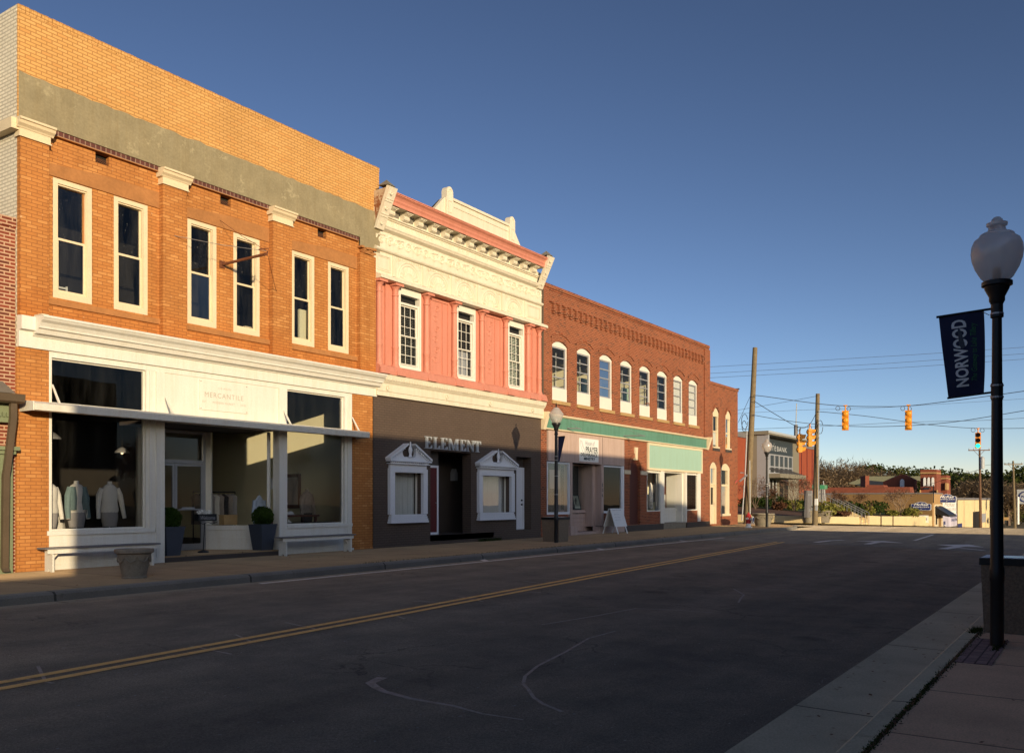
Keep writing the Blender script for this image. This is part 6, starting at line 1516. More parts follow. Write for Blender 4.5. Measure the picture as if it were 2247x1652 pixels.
m.v = [bp(i/nu, j/nv)+Vector((e, 0, 0)) for e in (0, 0.004) for j in range(nv+1) for i in range(nu+1)]
w_ = nu+1; o2 = w_*(nv+1)
for e in (0, o2):
    m.f += [(e+j*w_+i, e+j*w_+i+1, e+(j+1)*w_+i+1, e+(j+1)*w_+i) for j in range(nv) for i in range(nu)]
m.build('cloth', 'navy', bn)
def on_banner(s, v0, v1, u0, u1, mat, name, **kw):
    """letters running up the banner: along v, with their tops toward the outer edge"""
    t_ = MB(); text_mesh(t_, s, (0, 0, 0), (1, 0, 0), (0, 1, 0), 1, 1, depth=0, **kw)
    for i, q in enumerate(t_.v):
        p = bp(u0+(u1-u0)*q.y, v0+(v1-v0)*q.x); t_.v[i] = p+Vector((-0.004, 0, 0))
    return t_.build(name, mat, bn)
on_banner('NORWOOD', 0.11, 0.93, 0.40, 0.74, 'sign_white', 'lettering', bold=0.03, spacing=1.02)
on_banner('The Gateway to Lake Tillery', 0.17, 0.87, 0.15, 0.33, 'letter_green', 'script_lettering', shear=0.35)
p = MB(); pts = [bp(0.46, 0.60), bp(0.52, 0.78), bp(0.58, 0.84), bp(0.60, 0.80), bp(0.60, 0.62), bp(0.53, 0.56)]
p.add([q+Vector((-0.0045, 0, 0)) for q in pts], [(0, 1, 2, 3, 4, 5)]); p.build('sail_emblem', 'slate', bn)
MB().tube([(x, 1.0, 3.26), (x, 1.06, 3.30)], 0.004, 5).build('tie', 'alu', bn)
bn = thing('banner', 'narrow navy banner turned edge on, on the far lamp post', 'banner', (24.2, 14.3, 2.6))
MB().tube([(24.2, 14.38, 3.32), (24.26, 14.12, 3.34)], 0.013, 6).build('upper_arm', 'black_metal', bn)
MB().add([(24.22, 14.34, 3.31), (24.27, 14.12, 3.33), (24.23, 14.30, 2.55), (24.22, 14.34, 2.52), (24.23, 14.34, 3.31), (24.28, 14.12, 3.33), (24.24, 14.30, 2.55), (24.23, 14.34, 2.52)], [(0, 1, 2, 3), (4, 7, 6, 5), (0, 4, 5, 1), (1, 5, 6, 2), (2, 6, 7, 3), (0, 3, 7, 4)]).build('cloth', 'navy', bn)
m = MB(); text_mesh(m, 'NORW', (24.21, 14.325, 2.75), (0, 0, 1), Vector((0.15, -0.5, 0)).normalized()*-1, 0.5, 0.05, bold=0.02, depth=0.01); m.build('lettering', 'letter_grey', bn)
bands(L2, 24.2, 14.40, (2.58, 2.70, 2.08, 1.5))
bands(L3, 43.6, 13.88, (2.0, 2.1, 1.5), 0.06)
# sign of the pink shop
s = thing('church_sign', 'white sign with dark lettering and praying hands on the pale pink board', 'sign', (30.75, YF-0.05, 3.3))
B(29.98, 31.53, YF-0.06, YF-0.0415, 2.83, 3.72).build('board', 'sign_white', s)
m = MB(); Y = YF-0.0605
text_mesh(m, 'House of', (30.42, Y, 3.46), FX, FZ, 0.80, 0.19, shear=0.35); m.build('script_lettering', 'letter_grey', s)
m = MB(); text_mesh(m, 'PRAYER', (30.47, Y, 3.18), FX, FZ, 1.0, 0.235, bold=0.02)
text_mesh(m, 'DELIVERANCE', (30.08, Y, 3.03), FX, FZ, 1.34, 0.125, bold=0.03); text_mesh(m, 'MINISTRY', (30.32, Y, 2.88), FX, FZ, 0.92, 0.12, bold=0.03)
m.build('lettering', 'letter_dark', s)
m = MB(); m.tube([(30.35, Y, 3.12), (30.22, Y, 3.22), (30.08, Y, 3.42), (30.05, Y, 3.64), (30.12, Y, 3.62), (30.22, Y, 3.42), (30.34, Y, 3.30), (30.40, Y, 3.18)], 0.008, 4); m.tube([(30.18, Y, 3.62), (30.27, Y, 3.44), (30.38, Y, 3.30)], 0.006, 4)
m.build('praying_hands', 'letter_grey', s)
# ------------------------------------------------------------------ crossing: utility poles, signals, wires
def pole(base, top, r0, r1, label, mat='wood_pole', name='utility_pole'):
    t = thing(name, label, 'utility pole', base, 'wooden utility poles')
    MB().tube([Vector(base)-Vector((0, 0, 0.5)), base, Vector(base).lerp(Vector(top), 0.5), top], [r0, r0, (r0+r1)/2, r1], 14).build('pole_shaft', mat, t, True)
    return t
PB1 = Vector((48.38, 16.52, 0.0)); PT1 = at_depth(1656.9, 763, 50.0)
P1 = pole(PB1, PT1, 0.19, 0.13, 'leaning weathered utility pole at the corner of the brick row')
m = MB()
for x_, y_ in ((1641, 955), (1641, 1010)): pass
m.tube([at_depth(1628, 1142, 49.2), at_depth(1635, 1040, 49.2), at_depth(1639, 945, 49.3)], 0.035, 6)
m.tube([at_depth(1646, 1128, 49.2), at_depth(1645, 1010, 49.2)], 0.03, 6); m.build('conduit', 'letter_pale', P1)
m = MB()
for x0, y0, r in ((1633, 905+30, 5), (1634, 925, 7)):
    m.tube([at_depth(x0+r*math.cos(a*0.6), y0+r*2.4*math.sin(a*0.6), 49.2) for a in range(11)], 0.018, 4)
m.build('cable_loop', 'wire', P1)
m = MB().tube([at_depth(1624, 1037, 49.2), at_depth(1632, 1037, 49.3)], 0.03, 5); m.tube([at_depth(1623, 1056, 48.6), at_depth(1639, 1042, 49.2)], 0.05, 6); m.build('meter_arm', 'alu', P1)
MB().add([at_depth(1613, 1058, 48.6), at_depth(1619, 1051, 48.6), at_depth(1618, 1055, 48.6), at_depth(1614, 1060, 48.6)], [(0, 1, 2, 3)]).build('red_flag', 'red_paint', P1)
B(48.3, 48.5, 16.1, 16.3, 0.0, 0.35).build('meter_box', 'alu', P1)
PB2 = Vector((56.2, 14.9, 0.0)); PT2 = at_depth(1794.5, 864, 55.3)
P2 = pole(PB2, PT2, 0.17, 0.12, 'upright utility pole in front of the bank with a walk signal box')
m = MB(); m.tube([at_depth(1796, 1095, 54.8), at_depth(1797, 900, 54.9)], 0.03, 5); m.build('conduit', 'letter_pale', P2)
def box_at(x, y, z, w, h, d, name, mat, parent):
    c = at_depth(x, y, z); return B(c.x-w/2, c.x+w/2, c.y-d/2, c.y+d/2, c.z-h/2, c.z+h/2).build(name, mat, parent)
box_at(1791.5, 1101, 54.6, 0.26, 0.40, 0.15, 'walk_signal_box', 'sign_white', P2); box_at(1791.5, 1114, 54.6, 0.14, 0.34, 0.12, 'push_button_box', 'letter_pale', P2)
m = MB()
for x0, y0, rx, ry in ((1800, 937, 5.5, 15), (1793, 930, 4, 9)):
    m.tube([at_depth(x0+rx*math.cos(a*0.6), y0+ry*math.sin(a*0.6), 55) for a in range(11)], 0.018, 4)
m.build('cable_loop', 'wire', P2)
# crossarm poles further down the street
def crossarm_pole(x, ybase, ytop, z, arm, label, mat, xt=None, transformer=False):
    b_ = at_depth(x, ybase, z); tp = at_depth(xt or x, ytop, z)
    t = pole(b_, tp, 0.17, 0.11, label, mat)
    ax0, ax1, ay = arm; a = at_depth(ax0, ay, z-0.3); c = at_depth(ax1, ay-0.5, z-0.3)
    d = (c-a).normalized(); u = Vector((0, 0, 0.06)); w = Vector((-d.y, d.x, 0))*0.05
    MB().add([a-u-w, c-u-w, c-u+w, a-u+w, a+u-w, c+u-w, c+u+w, a+u+w], [(0, 3, 2, 1), (4, 5, 6, 7), (0, 1, 5, 4), (1, 2, 6, 5), (2, 3, 7, 6), (3, 0, 4, 7)]).build('crossarm', mat, t)
    mid = (a+c)/2
    m = MB(); m.tube([mid-d*0.7, mid-Vector((0, 0, 0.7))], 0.025, 4); m.tube([mid+d*0.7, mid-Vector((0, 0, 0.7))], 0.025, 4); m.build('brace', mat, t)
    for k in (0.03, 0.25, 0.97):
        q = a.lerp(c, k); MB().lathe([(0.05, 0), (0.07, 0.06), (0.03, 0.12), (0.05, 0.18), (0.0, 0.24)], (q.x, q.y, q.z+0.06), 8).build('insulator', 'letter_pale', t)
    return t
P3 = crossarm_pole(2152, 1158, 985, 112, (2125, 2172, 988), 'brown utility pole with a crossarm and grey transformer before the cream building', 'wood_brown', 2149.5)
c = at_depth(2155.5, 1016, 111.5); MB().lathe([(0.0, -0.75), (0.26, -0.7), (0.27, 0.6), (0.2, 0.75), (0.05, 0.85)], tuple(c), 12).build('transformer', 'letter_pale', P3, True)
P4 = crossarm_pole(2227.5, 1159.5, 1011, 118, (2204, 2243.5, 1019), 'utility pole with a wide crossarm at the right edge behind the lamp post', 'wood_pole', 2223)
def wire(name, label, pts, r=0.016, cat='overhead wire', sag=0.0):
    P_ = [at_depth(*p) for p in pts]; out = []
    for i in range(len(P_)-1):
        a, b_ = P_[i], P_[i+1]; pa = P_[max(i-1, 0)]; pb = P_[min(i+2, len(P_)-1)]
        for k in range(6):
            t = k/6; t2, t3 = t*t, t*t*t
            out.append(0.5*((2*a)+(b_-pa)*t+(2*pa-5*a+4*b_-pb)*t2+(-pa+3*a-3*b_+pb)*t3))
    out.append(P_[-1])
    o = MB().tube(out, r, 5).build(name, 'wire', None)
    tag(o, label, cat, 'wires over the crossing'); return o
wire('overhead_wire', 'highest of the three thin wires crossing the open sky', [(1480, 809, 62), (1650, 800, 61), (1891, 785, 60), (2010, 778, 60), (2290, 759, 60)], 0.011)
wire('overhead_wire', 'middle of the three thin wires crossing the open sky', [(1480, 824, 62), (1650, 814, 61), (1891, 800.6, 60), (2010, 793, 60), (2290, 773, 60)], 0.011)
wire('overhead_wire', 'lowest of the three thin wires crossing the open sky', [(1480, 833, 62), (1650, 824, 61), (1891, 810.8, 60), (2010, 804.5, 60), (2290, 785, 60)], 0.011)
wire('span_wire', 'span wire carrying the two signals seen from behind', [(1653, 868.5, 49.5), (1672, 869, 49.4), (1789, 885, 49.2), (1851, 890.5, 49), (1920, 892, 48.6), (1993, 890.5, 48), (2100, 878, 46.5), (2169, 869, 45.5), (2290, 852, 44)], 0.018)
wire('span_wire', 'short span wire sloping down from the leaning pole to the leftmost signal', [(1655, 880, 49.5), (1700, 908, 50.5), (1755, 938, 52), (1777, 930, 54), (1790, 908, 55)], 0.018)
wire('span_wire', 'span wire running from the second pole to the green signal', [(1794, 903, 55), (1820, 905, 55.3), (1900, 913, 56.5), (1980, 924, 57.5), (2040, 932, 58.5), (2146, 939.7, 60), (2290, 939, 58)], 0.018)
wire('span_wire', 'slack wire from the leaning pole rising toward the right edge', [(1650, 910, 49.5), (1719.6, 922, 50), (1806, 932, 50), (1900, 936, 49), (1990, 934, 48), (2060, 929, 47), (2122, 921.7, 46), (2247, 901, 44), (2290, 893, 43)], 0.016)
wire('overhead_wire', 'level wire from the corner building past both backs of the signals', [(1600, 942.5, 60), (1700, 939.5, 60), (1862, 932.5, 60), (2000, 926, 60), (2169, 921.7, 60), (2290, 914, 60)], 0.013)
wire('overhead_wire', 'thin wire rising from the corner building to the top of the second pole', [(1605, 902, 58), (1700, 886, 57), (1777, 872, 56), (1792, 869, 55.5)], 0.011)
wire('overhead_wire', 'faint wire passing just above the signal span to the right edge', [(1600, 908.5, 66), (1750, 900, 66), (1891, 896, 66), (1990, 891, 66), (2169, 880, 66), (2290, 872, 66)], 0.010)
wire('guy_wire', 'guy wire slanting down from the leaning pole over the corner building roof', [(1646, 870, 49.5), (1634, 896, 49.4), (1620, 927, 49.3)], 0.012, 'guy wire')
wire('overhead_wire', 'bundle of wires from the brown pole toward the church', [(2149, 1030, 112), (2080, 1050, 116), (2010, 1072, 120)], 0.022)
wire('overhead_wire', 'wire between the two crossarm poles at the right', [(2152, 1022, 112), (2190, 1018, 114), (2226, 1016, 118), (2290, 1021, 120)], 0.018)
def coil(x, y, z, r, label):
    pts = [at_depth(x+r*math.cos(a*0.55), y+r*math.sin(a*0.55), z) for a in range(24)]
    o = MB().tube(pts, 0.014, 5).build('cable_coil', 'wire', None); tag(o, label, 'cable coil', 'coiled cables on the span wires')
coil(1838.5, 896, 49, 4.6, 'cable coil left of the nearer signal seen from behind'); coil(1862.5, 897, 49, 4.2, 'cable coil right of the nearer signal seen from behind')
coil(1981, 896, 48, 4.6, 'cable coil left of the farther signal seen from behind'); coil(1996, 897, 48, 4.2, 'cable coil right of the farther signal seen from behind')
coil(2135.5, 943.5, 60, 4.6, 'cable coil left of the green signal'); coil(2155.5, 944, 60, 4.4, 'cable coil right of the green signal')
coil(1777, 938.5, 54, 4.2, 'cable coil over the second signal from the left'); coil(1753, 941, 52, 4.0, 'cable coil over the leftmost signal')
def signal(x, y, z, face, label, h=1.08, lit=None):
    """face: direction the lenses look, as an angle in the ground plane"""
    top = at_depth(x, y, z); t = thing('traffic_signal', label, 'traffic light', tuple(top), 'yellow traffic signals on span wires')
    ca, sa = math.cos(face), math.sin(face)
    f = Vector((ca, sa, 0)); s = Vector((-sa, ca, 0)); up = Vector((0, 0, 1))
    def obox(m, c, hs, hf, hz):
        c = Vector(c); v = [c+s*a*hs+f*b_*hf+up*q*hz for q in (-1, 1) for a, b_ in ((-1, -1), (1, -1), (1, 1), (-1, 1))]
        m.add(v, [(0, 3, 2, 1), (4, 5, 6, 7), (0, 1, 5, 4), (1, 2, 6, 5), (2, 3, 7, 6), (3, 0, 4, 7)])
    m = MB()
    for k in range(3):
        c = top-up*(0.28+0.36*k+0.175)
        obox(m, c, 0.17, 0.11, 0.172)
        for q in (-1, 1): obox(m, c+s*0.17+up*q*0.1, 0.012, 0.05, 0.02)
        # bulging back
        m.tube([c-f*0.11, c-f*0.17, c-f*0.20], [0.15, 0.12, 0.06], 12)
    m.build('housing', 'signal', t)
    m = MB().tube([top, top-up*0.12], 0.04, 8); m.tube([top-up*0.10, top-up*0.28], [0.025, 0.05], 8); obox(m, top, 0.10, 0.02, 0.035); m.build('hanger', 'signal', t)
    for k in range(3):
        c = top-up*(0.28+0.36*k+0.175)+f*0.112
        m = MB(); n = 14; a0 = -0.15; base = len(m.v)
        for L_, rr in ((0.0, 0.155), (0.24, 0.155)):
            for i in range(n+1):
                w = math.pi*(-0.18)+math.pi*1.36*i/n; m.v.append(c+f*(L_*(0.75+0.25*math.sin(w)) if L_ else 0)+s*rr*math.cos(w)+up*rr*math.sin(w))
        m.f += [(i, i+1, i+n+2, i+n+1) for i in range(n)]
        m.build('visor', 'signal', t)
        m = MB(); m.tube([c, c+f*0.012], 0.145, 16); m.build('lens', 'lens_green' if lit == k else 'lens_dark', t)
    return t
toward = lambda p: math.atan2(-at_depth(*p).y, -at_depth(*p).x)
signal(1755, 942, 52, R(-62), 'leftmost yellow signal, seen from the side before the bank'); signal(1777, 931, 54, R(-62), 'second yellow signal from the left, slightly higher, seen from the side')
signal(1855, 890, 49, R(10), 'yellow signal seen from behind, nearer the poles'); signal(1993.5, 889, 48.5, R(10), 'yellow signal seen from behind, alone in the open sky left of the banner')
signal(2146, 940, 60, toward((2146, 940, 60)), 'yellow signal facing the camera with its green light on', lit=2)

# ------------------------------------------------------------------ corner with the bank
def gz(X, Y):
    """garden surface between the retaining wall and the bank"""
    w = 0.28-0.0175*(X-58); k = max(0, min(1, (Y-15.0)/12)); kx = max(0, min(1, (X-58)/6))
    return w+(0.95-w)*k*min(kx+0.3, 1)
gx_ = fr(58.2, 101, 3); gy_ = fr(15.2, 42, 2)
sheet('garden_bed', gx_, gy_, -0.05, 'mulch', gz)
sheet('lawn', fr(72, 100, 3), fr(17, 28, 2), -0.02, 'grass', gz)
rw = thing('retaining_wall', 'low cream painted retaining wall along the bank garden', 'wall', (58, 15, 0))
def wall_run(pts, mat, parent, name, th=0.2, bot=-1.0):
    m = MB()
    for (a, b_) in zip(pts[:-1], pts[1:]):
        a, b_ = Vector(a), Vector(b_); d = (b_-a); d.z = 0; d.normalize(); n_ = Vector((-d.y, d.x, 0))*th
        v = []
        for q in (a, b_):
            v += [Vector((q.x, q.y, TZ(q.x, q.y)+bot)), Vector((q.x, q.y, TZ(q.x, q.y)+bot))+n_, q+n_, q]
        m.add(v, [(0, 1, 2, 3), (4, 7, 6, 5), (0, 3, 7, 4), (1, 5, 6, 2), (3, 2, 6, 7)])
    return m.build(name, mat, parent)
wt = lambda X: 0.28-0.0175*(X-58)
wall_run([(58.0, 60, 0.5), (58.0, 20, 0.36), (58.0, 15.0, 0.28)], 'cream_wall', rw, 'wall_section', -0.2)
wall_run([(58.0, 15.0, 0.281), (68.6, 15.0, wt(68.6))], 'cream_wall', rw, 'wall_section')
wall_run([(71.4, 15.0, wt(71.4)+0.1), (76, 15.0, wt(76)+0.05)], 'cream_wall', rw, 'wall_section')
wall_run([(76.05, 15.0, wt(76)+0.05), (101.6, 15.0, wt(101)+0.1)], 'cream_wall', rw, 'wall_section')
MB().box(75.95, 76.1, 14.93, 14.999, -1.2, wt(76)+0.05).box(80.8, 80.95, 14.93, 14.999, -1.3, wt(80)+0.05).build('drain_pipe', 'brown_metal', rw)
st = thing('garden_steps', 'cream concrete steps with a grey pipe railing up to the bank garden', 'steps', (70, 15, -0.6))
m = MB(); n = 7
for k in range(n): m.box(68.8, 71.2, 15.0+k*0.32, 15.0+(n)*0.32, TZ(70, 15)+0.1+k*0.17-0.17, TZ(70, 15)+0.1+(k+1)*0.17)
m.build('steps', 'cream_wall', st)
m = MB()
for x in (68.62, 71.21): m.prism_x([(14.95, -1.0), (14.95, -0.15), (17.4, 1.05), (17.4, -1.0)], x, x+0.17)
m.build('cheek_wall', 'cream_wall', st)
for x in (68.7, 71.3, 70.0):
    m = MB(); m.tube([(x, 14.9, 0.35), (x, 17.6, 1.75), (x, 18.2, 1.75)], 0.03, 5)
    for k in range(6): m.tube([(x, 14.9+k*0.5, 0.35+k*0.26), (x, 14.9+k*0.5, -0.5+k*0.24)], 0.022, 5)
    m.build('railing', 'alu', st)
YB = 28.0
bk = thing('bank_building', 'grey bank building with red brick wings and dark lettered sign panel', 'building', (90, YB, 0.9))
BX0, BX1 = 84.9, 99.1
B(BX0, BX1, YB+0.0, YB+14, 0.5, 7.6).build('front_block', 'bank_grey', bk)
m = B(BX0-0.3, BX1+0.3, YB-1.2, YB+14, 7.601, 7.95); m.build('roof_canopy', 'bank_grey', bk)
B(BX0-0.32, BX1+0.32, YB-1.25, YB-1.201, 7.75, 7.96).build('roof_edge', 'letter_pale', bk)
B(BX0, BX0+0.35, YB-1.1, YB-0.001, 0.5, 7.6).build('fin', 'letter_grey', bk)
B(BX0+0.4, BX0+11.5, YB-0.10, YB-0.001, 5.95, 7.45).build('sign_panel', 'bank_dark', bk)
B(BX0+0.4, BX0+11.5, YB-0.05, YB-0.001, 3.95, 5.94).build('window_wall', 'dark_room', bk)
for i in range(7):
    x = BX0+0.5+i*1.56; m = MB(); ring(m, x, x+1.54, 3.96, 5.93, YB-0.14, YB-0.051, 0.13); m.box(x+0.13, x+1.41, YB-0.13, YB-0.06, 4.60, 4.72); w = m.build('window', 'letter_grey', bk)
    pane(w, x+0.13, x+1.41, 4.08, 5.81, YB-0.09, 'old_glass')
B(BX0+0.2, BX0+9, YB-2.2, YB-0.001, 3.45, 3.85).build('entrance_canopy', 'bank_grey', bk)
m = MB()
for i in range(9): m.tube([(BX0+1+i*0.9, YB-2.1, 3.86), (BX0+2.3+i*0.9, YB-0.12, 4.5)], 0.03, 4)
m.build('canopy_rods', 'wood_grey', bk)
m = B(BX0+3.4, BX0+6.2, YB-0.06, YB-0.001, 0.5, 3.3); m.build('door_opening', 'dark_room', bk)
m = MB()
for x in (BX0+3.5, BX0+4.6, BX0+5.7): m.box(x, x+0.22, YB-0.12, YB-0.061, 0.6, 3.3)
m.build('door_frame', 'letter_pale', bk)
B(BX0+7.2, BX0+8.4, YB-0.06, YB-0.001, 0.9, 3.2).build('dark_glazing', 'dark_room', bk); B(BX0+8.8, BX0+10, YB-0.06, YB-0.001, 0.9, 3.2).build('dark_glazing', 'dark_room', bk)
m = MB(); text_mesh(m, 'Uwharrie', (86.0, YB-0.115, 6.25), FX, FZ, 4.5, 0.85, depth=0.02); text_mesh(m, 'BANK', (90.8, YB-0.115, 6.28), FX, FZ, 3.4, 0.50, depth=0.02, spacing=1.15, bold=0.02)
m.build('lettering', 'letter_pale', bk)
B(BX1+0.01, 110, YB+1.0, YB+14, 0.2, 7.3).build('right_wing', 'bank_red', bk); B(BX1+0.01, 110.1, YB+0.9, YB+14.1, 7.301, 7.7).build('wing_coping', 'wood_grey', bk)
m = MB()
for x in (101.3, 103.5, 105.8, 108): m.box(x, x+0.12, YB+0.95, YB+0.999, 0.3, 7.2)
m.build('wing_joint', 'red_door', bk)
B(74, BX0-0.01, YB+1.0, YB+14, 0.2, 7.3).build('left_wing', 'bank_red', bk); B(73.9, BX0-0.01, YB+0.9, YB+14.1, 7.301, 7.75).build('wing_coping', 'wood_grey', bk)
# antenna mast behind the bank
an = thing('antenna_mast', 'thin antenna mast rising behind the bank roof', 'antenna', tuple(at_depth(1746, 1100, 104)))
MB().tube([at_depth(1746, 1100, 104), at_depth(1746.5, 932, 104)], 0.22, 6).build('mast', 'wood_grey', an); MB().tube([at_depth(1746.5, 932, 104), at_depth(1748, 885, 104)], 0.06, 5).build('whip', 'letter_pale', an)
# marker signs, planters, street name sign at the corner
mk_ = thing('directory_sign', 'grey upright metal directory cabinet by the second utility pole', 'sign', tuple(at_depth(1773, 1122, 56)))
c0 = at_depth(1773, 1102, 56.5); B(c0.x-0.5, c0.x+0.5, c0.y-0.1, c0.y+0.1, c0.z-0.95, c0.z+0.75).build('cabinet', 'wood_grey', mk_)
m = MB(); text_mesh(m, 'DIRECTORY', (c0.x-0.35, c0.y-0.105, c0.z+0.42), FX, FZ, 0.7, 0.12, bold=0.02); text_mesh(m, '50115', (c0.x-0.2, c0.y-0.105, c0.z-0.55), FX, FZ, 0.5, 0.13, bold=0.02); m.build('lettering', 'letter_pale', mk_)
B(c0.x+0.501, c0.x+0.56, c0.y-0.12, c0.y+0.1, c0.z-0.95, c0.z+0.75).build('cabinet_edge', 'letter_pale', mk_)
urn(*at_depth(1774, 1149, 57.0).xy, -0.10, 0.46, 0.75, 'dark concrete planter left of the pole at the bank corner')
pp = at_depth(1804, 1149, 57.0)
urn(pp.x, pp.y, -0.12, 0.72, 0.78, 'pale concrete planter with a shrub right of the pole at the bank corner', plant=((0.9, 0.9, 0.6), 500, 0.09, 'shrub_gold'))
ss = thing('street_name_sign', 'white post with two green street name blades at the bank corner', 'street sign', tuple(at_depth(1810, 1125, 57.5)))
MB().tube([at_depth(1813, 1125, 57.5), at_depth(1806.5, 1055, 57.5)], 0.035, 6).build('post', 'letter_pale', ss)
a = at_depth(1783, 1064, 57.3); MB().add([a, a+Vector((0.55, -0.75, 0)), a+Vector((0.55, -0.75, -0.26)), a+Vector((0, 0, -0.26)), a+Vector((0.03, 0.02, 0)), a+Vector((0.58, -0.73, 0)), a+Vector((0.58, -0.73, -0.26)), a+Vector((0.03, 0.02, -0.26))], [(0, 1, 2, 3), (4, 7, 6, 5), (0, 4, 5, 1), (3, 2, 6, 7), (0, 3, 7, 4), (1, 5, 6, 2)]).build('name_blade', 'sign_green', ss)
a = at_depth(1799, 1064, 57.2); MB().add([a, a+Vector((0.5, -0.35, 0)), a+Vector((0.5, -0.35, -0.26)), a+Vector((0, 0, -0.26)), a+Vector((0.02, 0.03, 0)), a+Vector((0.52, -0.32, 0)), a+Vector((0.52, -0.32, -0.26)), a+Vector((0.02, 0.03, -0.26))], [(0, 1, 2, 3), (4, 7, 6, 5), (0, 4, 5, 1), (3, 2, 6, 7), (0, 3, 7, 4), (1, 5, 6, 2)]).build('name_blade', 'sign_green', ss)
rs = thing('road_sign', 'grey back of two stacked road signs beside the street name post', 'road sign', tuple(at_depth(1803, 1125, 58)))
MB().tube([at_depth(1803.5, 1130, 58), at_depth(1803.5, 1062, 58)], 0.03, 5).build('post', 'alu', rs)
for y0, y1 in ((1069, 1082), (1084, 1101)):
    a = at_depth(1797, y0, 58.05); c = at_depth(1811, y1, 58.05); d_ = Vector((c.x-a.x, c.y-a.y, 0)); nn = Vector((d_.y, -d_.x, 0)).normalized()*0.02
    v = [a, Vector((c.x, c.y, a.z)), c, Vector((a.x, a.y, c.z))]; MB().add(v+[q+nn for q in v], [(0, 1, 2, 3), (4, 7, 6, 5), (0, 4, 5, 1), (3, 2, 6, 7), (0, 3, 7, 4), (1, 5, 6, 2)]).build('sign_plate', 'wood_grey', rs)

# ------------------------------------------------------------------ plants of the bank corner
def shrub(x, y, z, rx, rz, mat, label, group='shrubs in the bank garden', n=420, size=0.11, name='shrub'):
    t = thing(name, label, 'shrub', (x, y, z), group)
    m = MB()
    for k in range(5):
        a = random.uniform(0, 6.28); q = random.uniform(0.1, 0.5)*rx
        m.leaves((x+q*math.cos(a), y+q*math.sin(a), z+rz*random.uniform(0.45, 0.7)), (rx*0.6, rx*0.6, rz*0.5), n//5, size, 0.6)
    m.build('foliage', mat, t, smooth='leaf')
    m = MB()
    for k in range(4): m.tube([(x, y, z-0.2), (x+random.uniform(-.3, .3)*rx, y+random.uniform(-.3, .3)*rx, z+rz*0.6)], 0.03, 4)
    m.build('stems', 'bark', t)
def G2(x, z): p = at_depth(x, 1100, z); return p.x, p.y
sh = [(1640, 74, 1.6, 1.8, 'shrub', 'dark green shrub behind the leaning pole'), (1660, 75, 1.9, 1.7, 'shrub', 'dark green shrub left of the corner lamp post'),
      (1680, 77, 1.7, 1.8, 'shrub', 'dark shrub right of the corner lamp post'), (1708, 72, 1.5, 1.3, 'shrub_red', 'low russet shrub before the bank door'),
      (1700, 82, 2.2, 2.0, 'shrub', 'broad dark shrub under the bank entrance canopy'), (1734, 74, 1.7, 1.5, 'shrub_gold', 'yellow green shrub below the leftmost signal'),
      (1722, 80, 1.8, 1.8, 'shrub', 'dark shrub below the bank lettering'), (1756, 78, 2.0, 1.9, 'shrub', 'dark shrub left of the grey directory cabinet'),
      (1826, 66, 1.9, 1.6, 'shrub_gold', 'light green shrub right of the pale planter'), (1838, 76, 2.2, 2.2, 'shrub', 'dark green shrub above the retaining wall before the small tree'),
      (1855, 68, 1.3, 1.5, 'shrub_gold', 'round golden shrub left of the clipped dark bushes'), (1868, 70, 1.4, 2.2, 'shrub', 'clipped dark green bush left of the steps'),
      (1879, 71, 1.3, 2.0, 'shrub', 'clipped dark green bush next to the steps'), (1905, 76, 1.4, 1.7, 'shrub_gold', 'golden shrub behind the step railing'),
      (1916, 82, 2.8, 2.3, 'shrub', 'big dark holly behind the step railing'), (1932, 84, 2.2, 2.2, 'shrub', 'dark rounded holly right of the railing'),
      (1960, 84, 1.5, 1.1, 'shrub_gold', 'small golden shrub left of the crepe myrtle'), (1995, 84, 2.2, 1.7, 'shrub_gold', 'wide olive shrub at the foot of the tan wall'),
      (1845, 64, 1.6, 0.8, 'shrub_red', 'low reddish ground shrub beside the retaining wall')]
for x, z, rx, rz, mt, lb in sh:
    X, Y = G2(x, z); shrub(X, Y, gz(X, Y)-0.1, rx*0.55, rz*0.50, mt, lb)
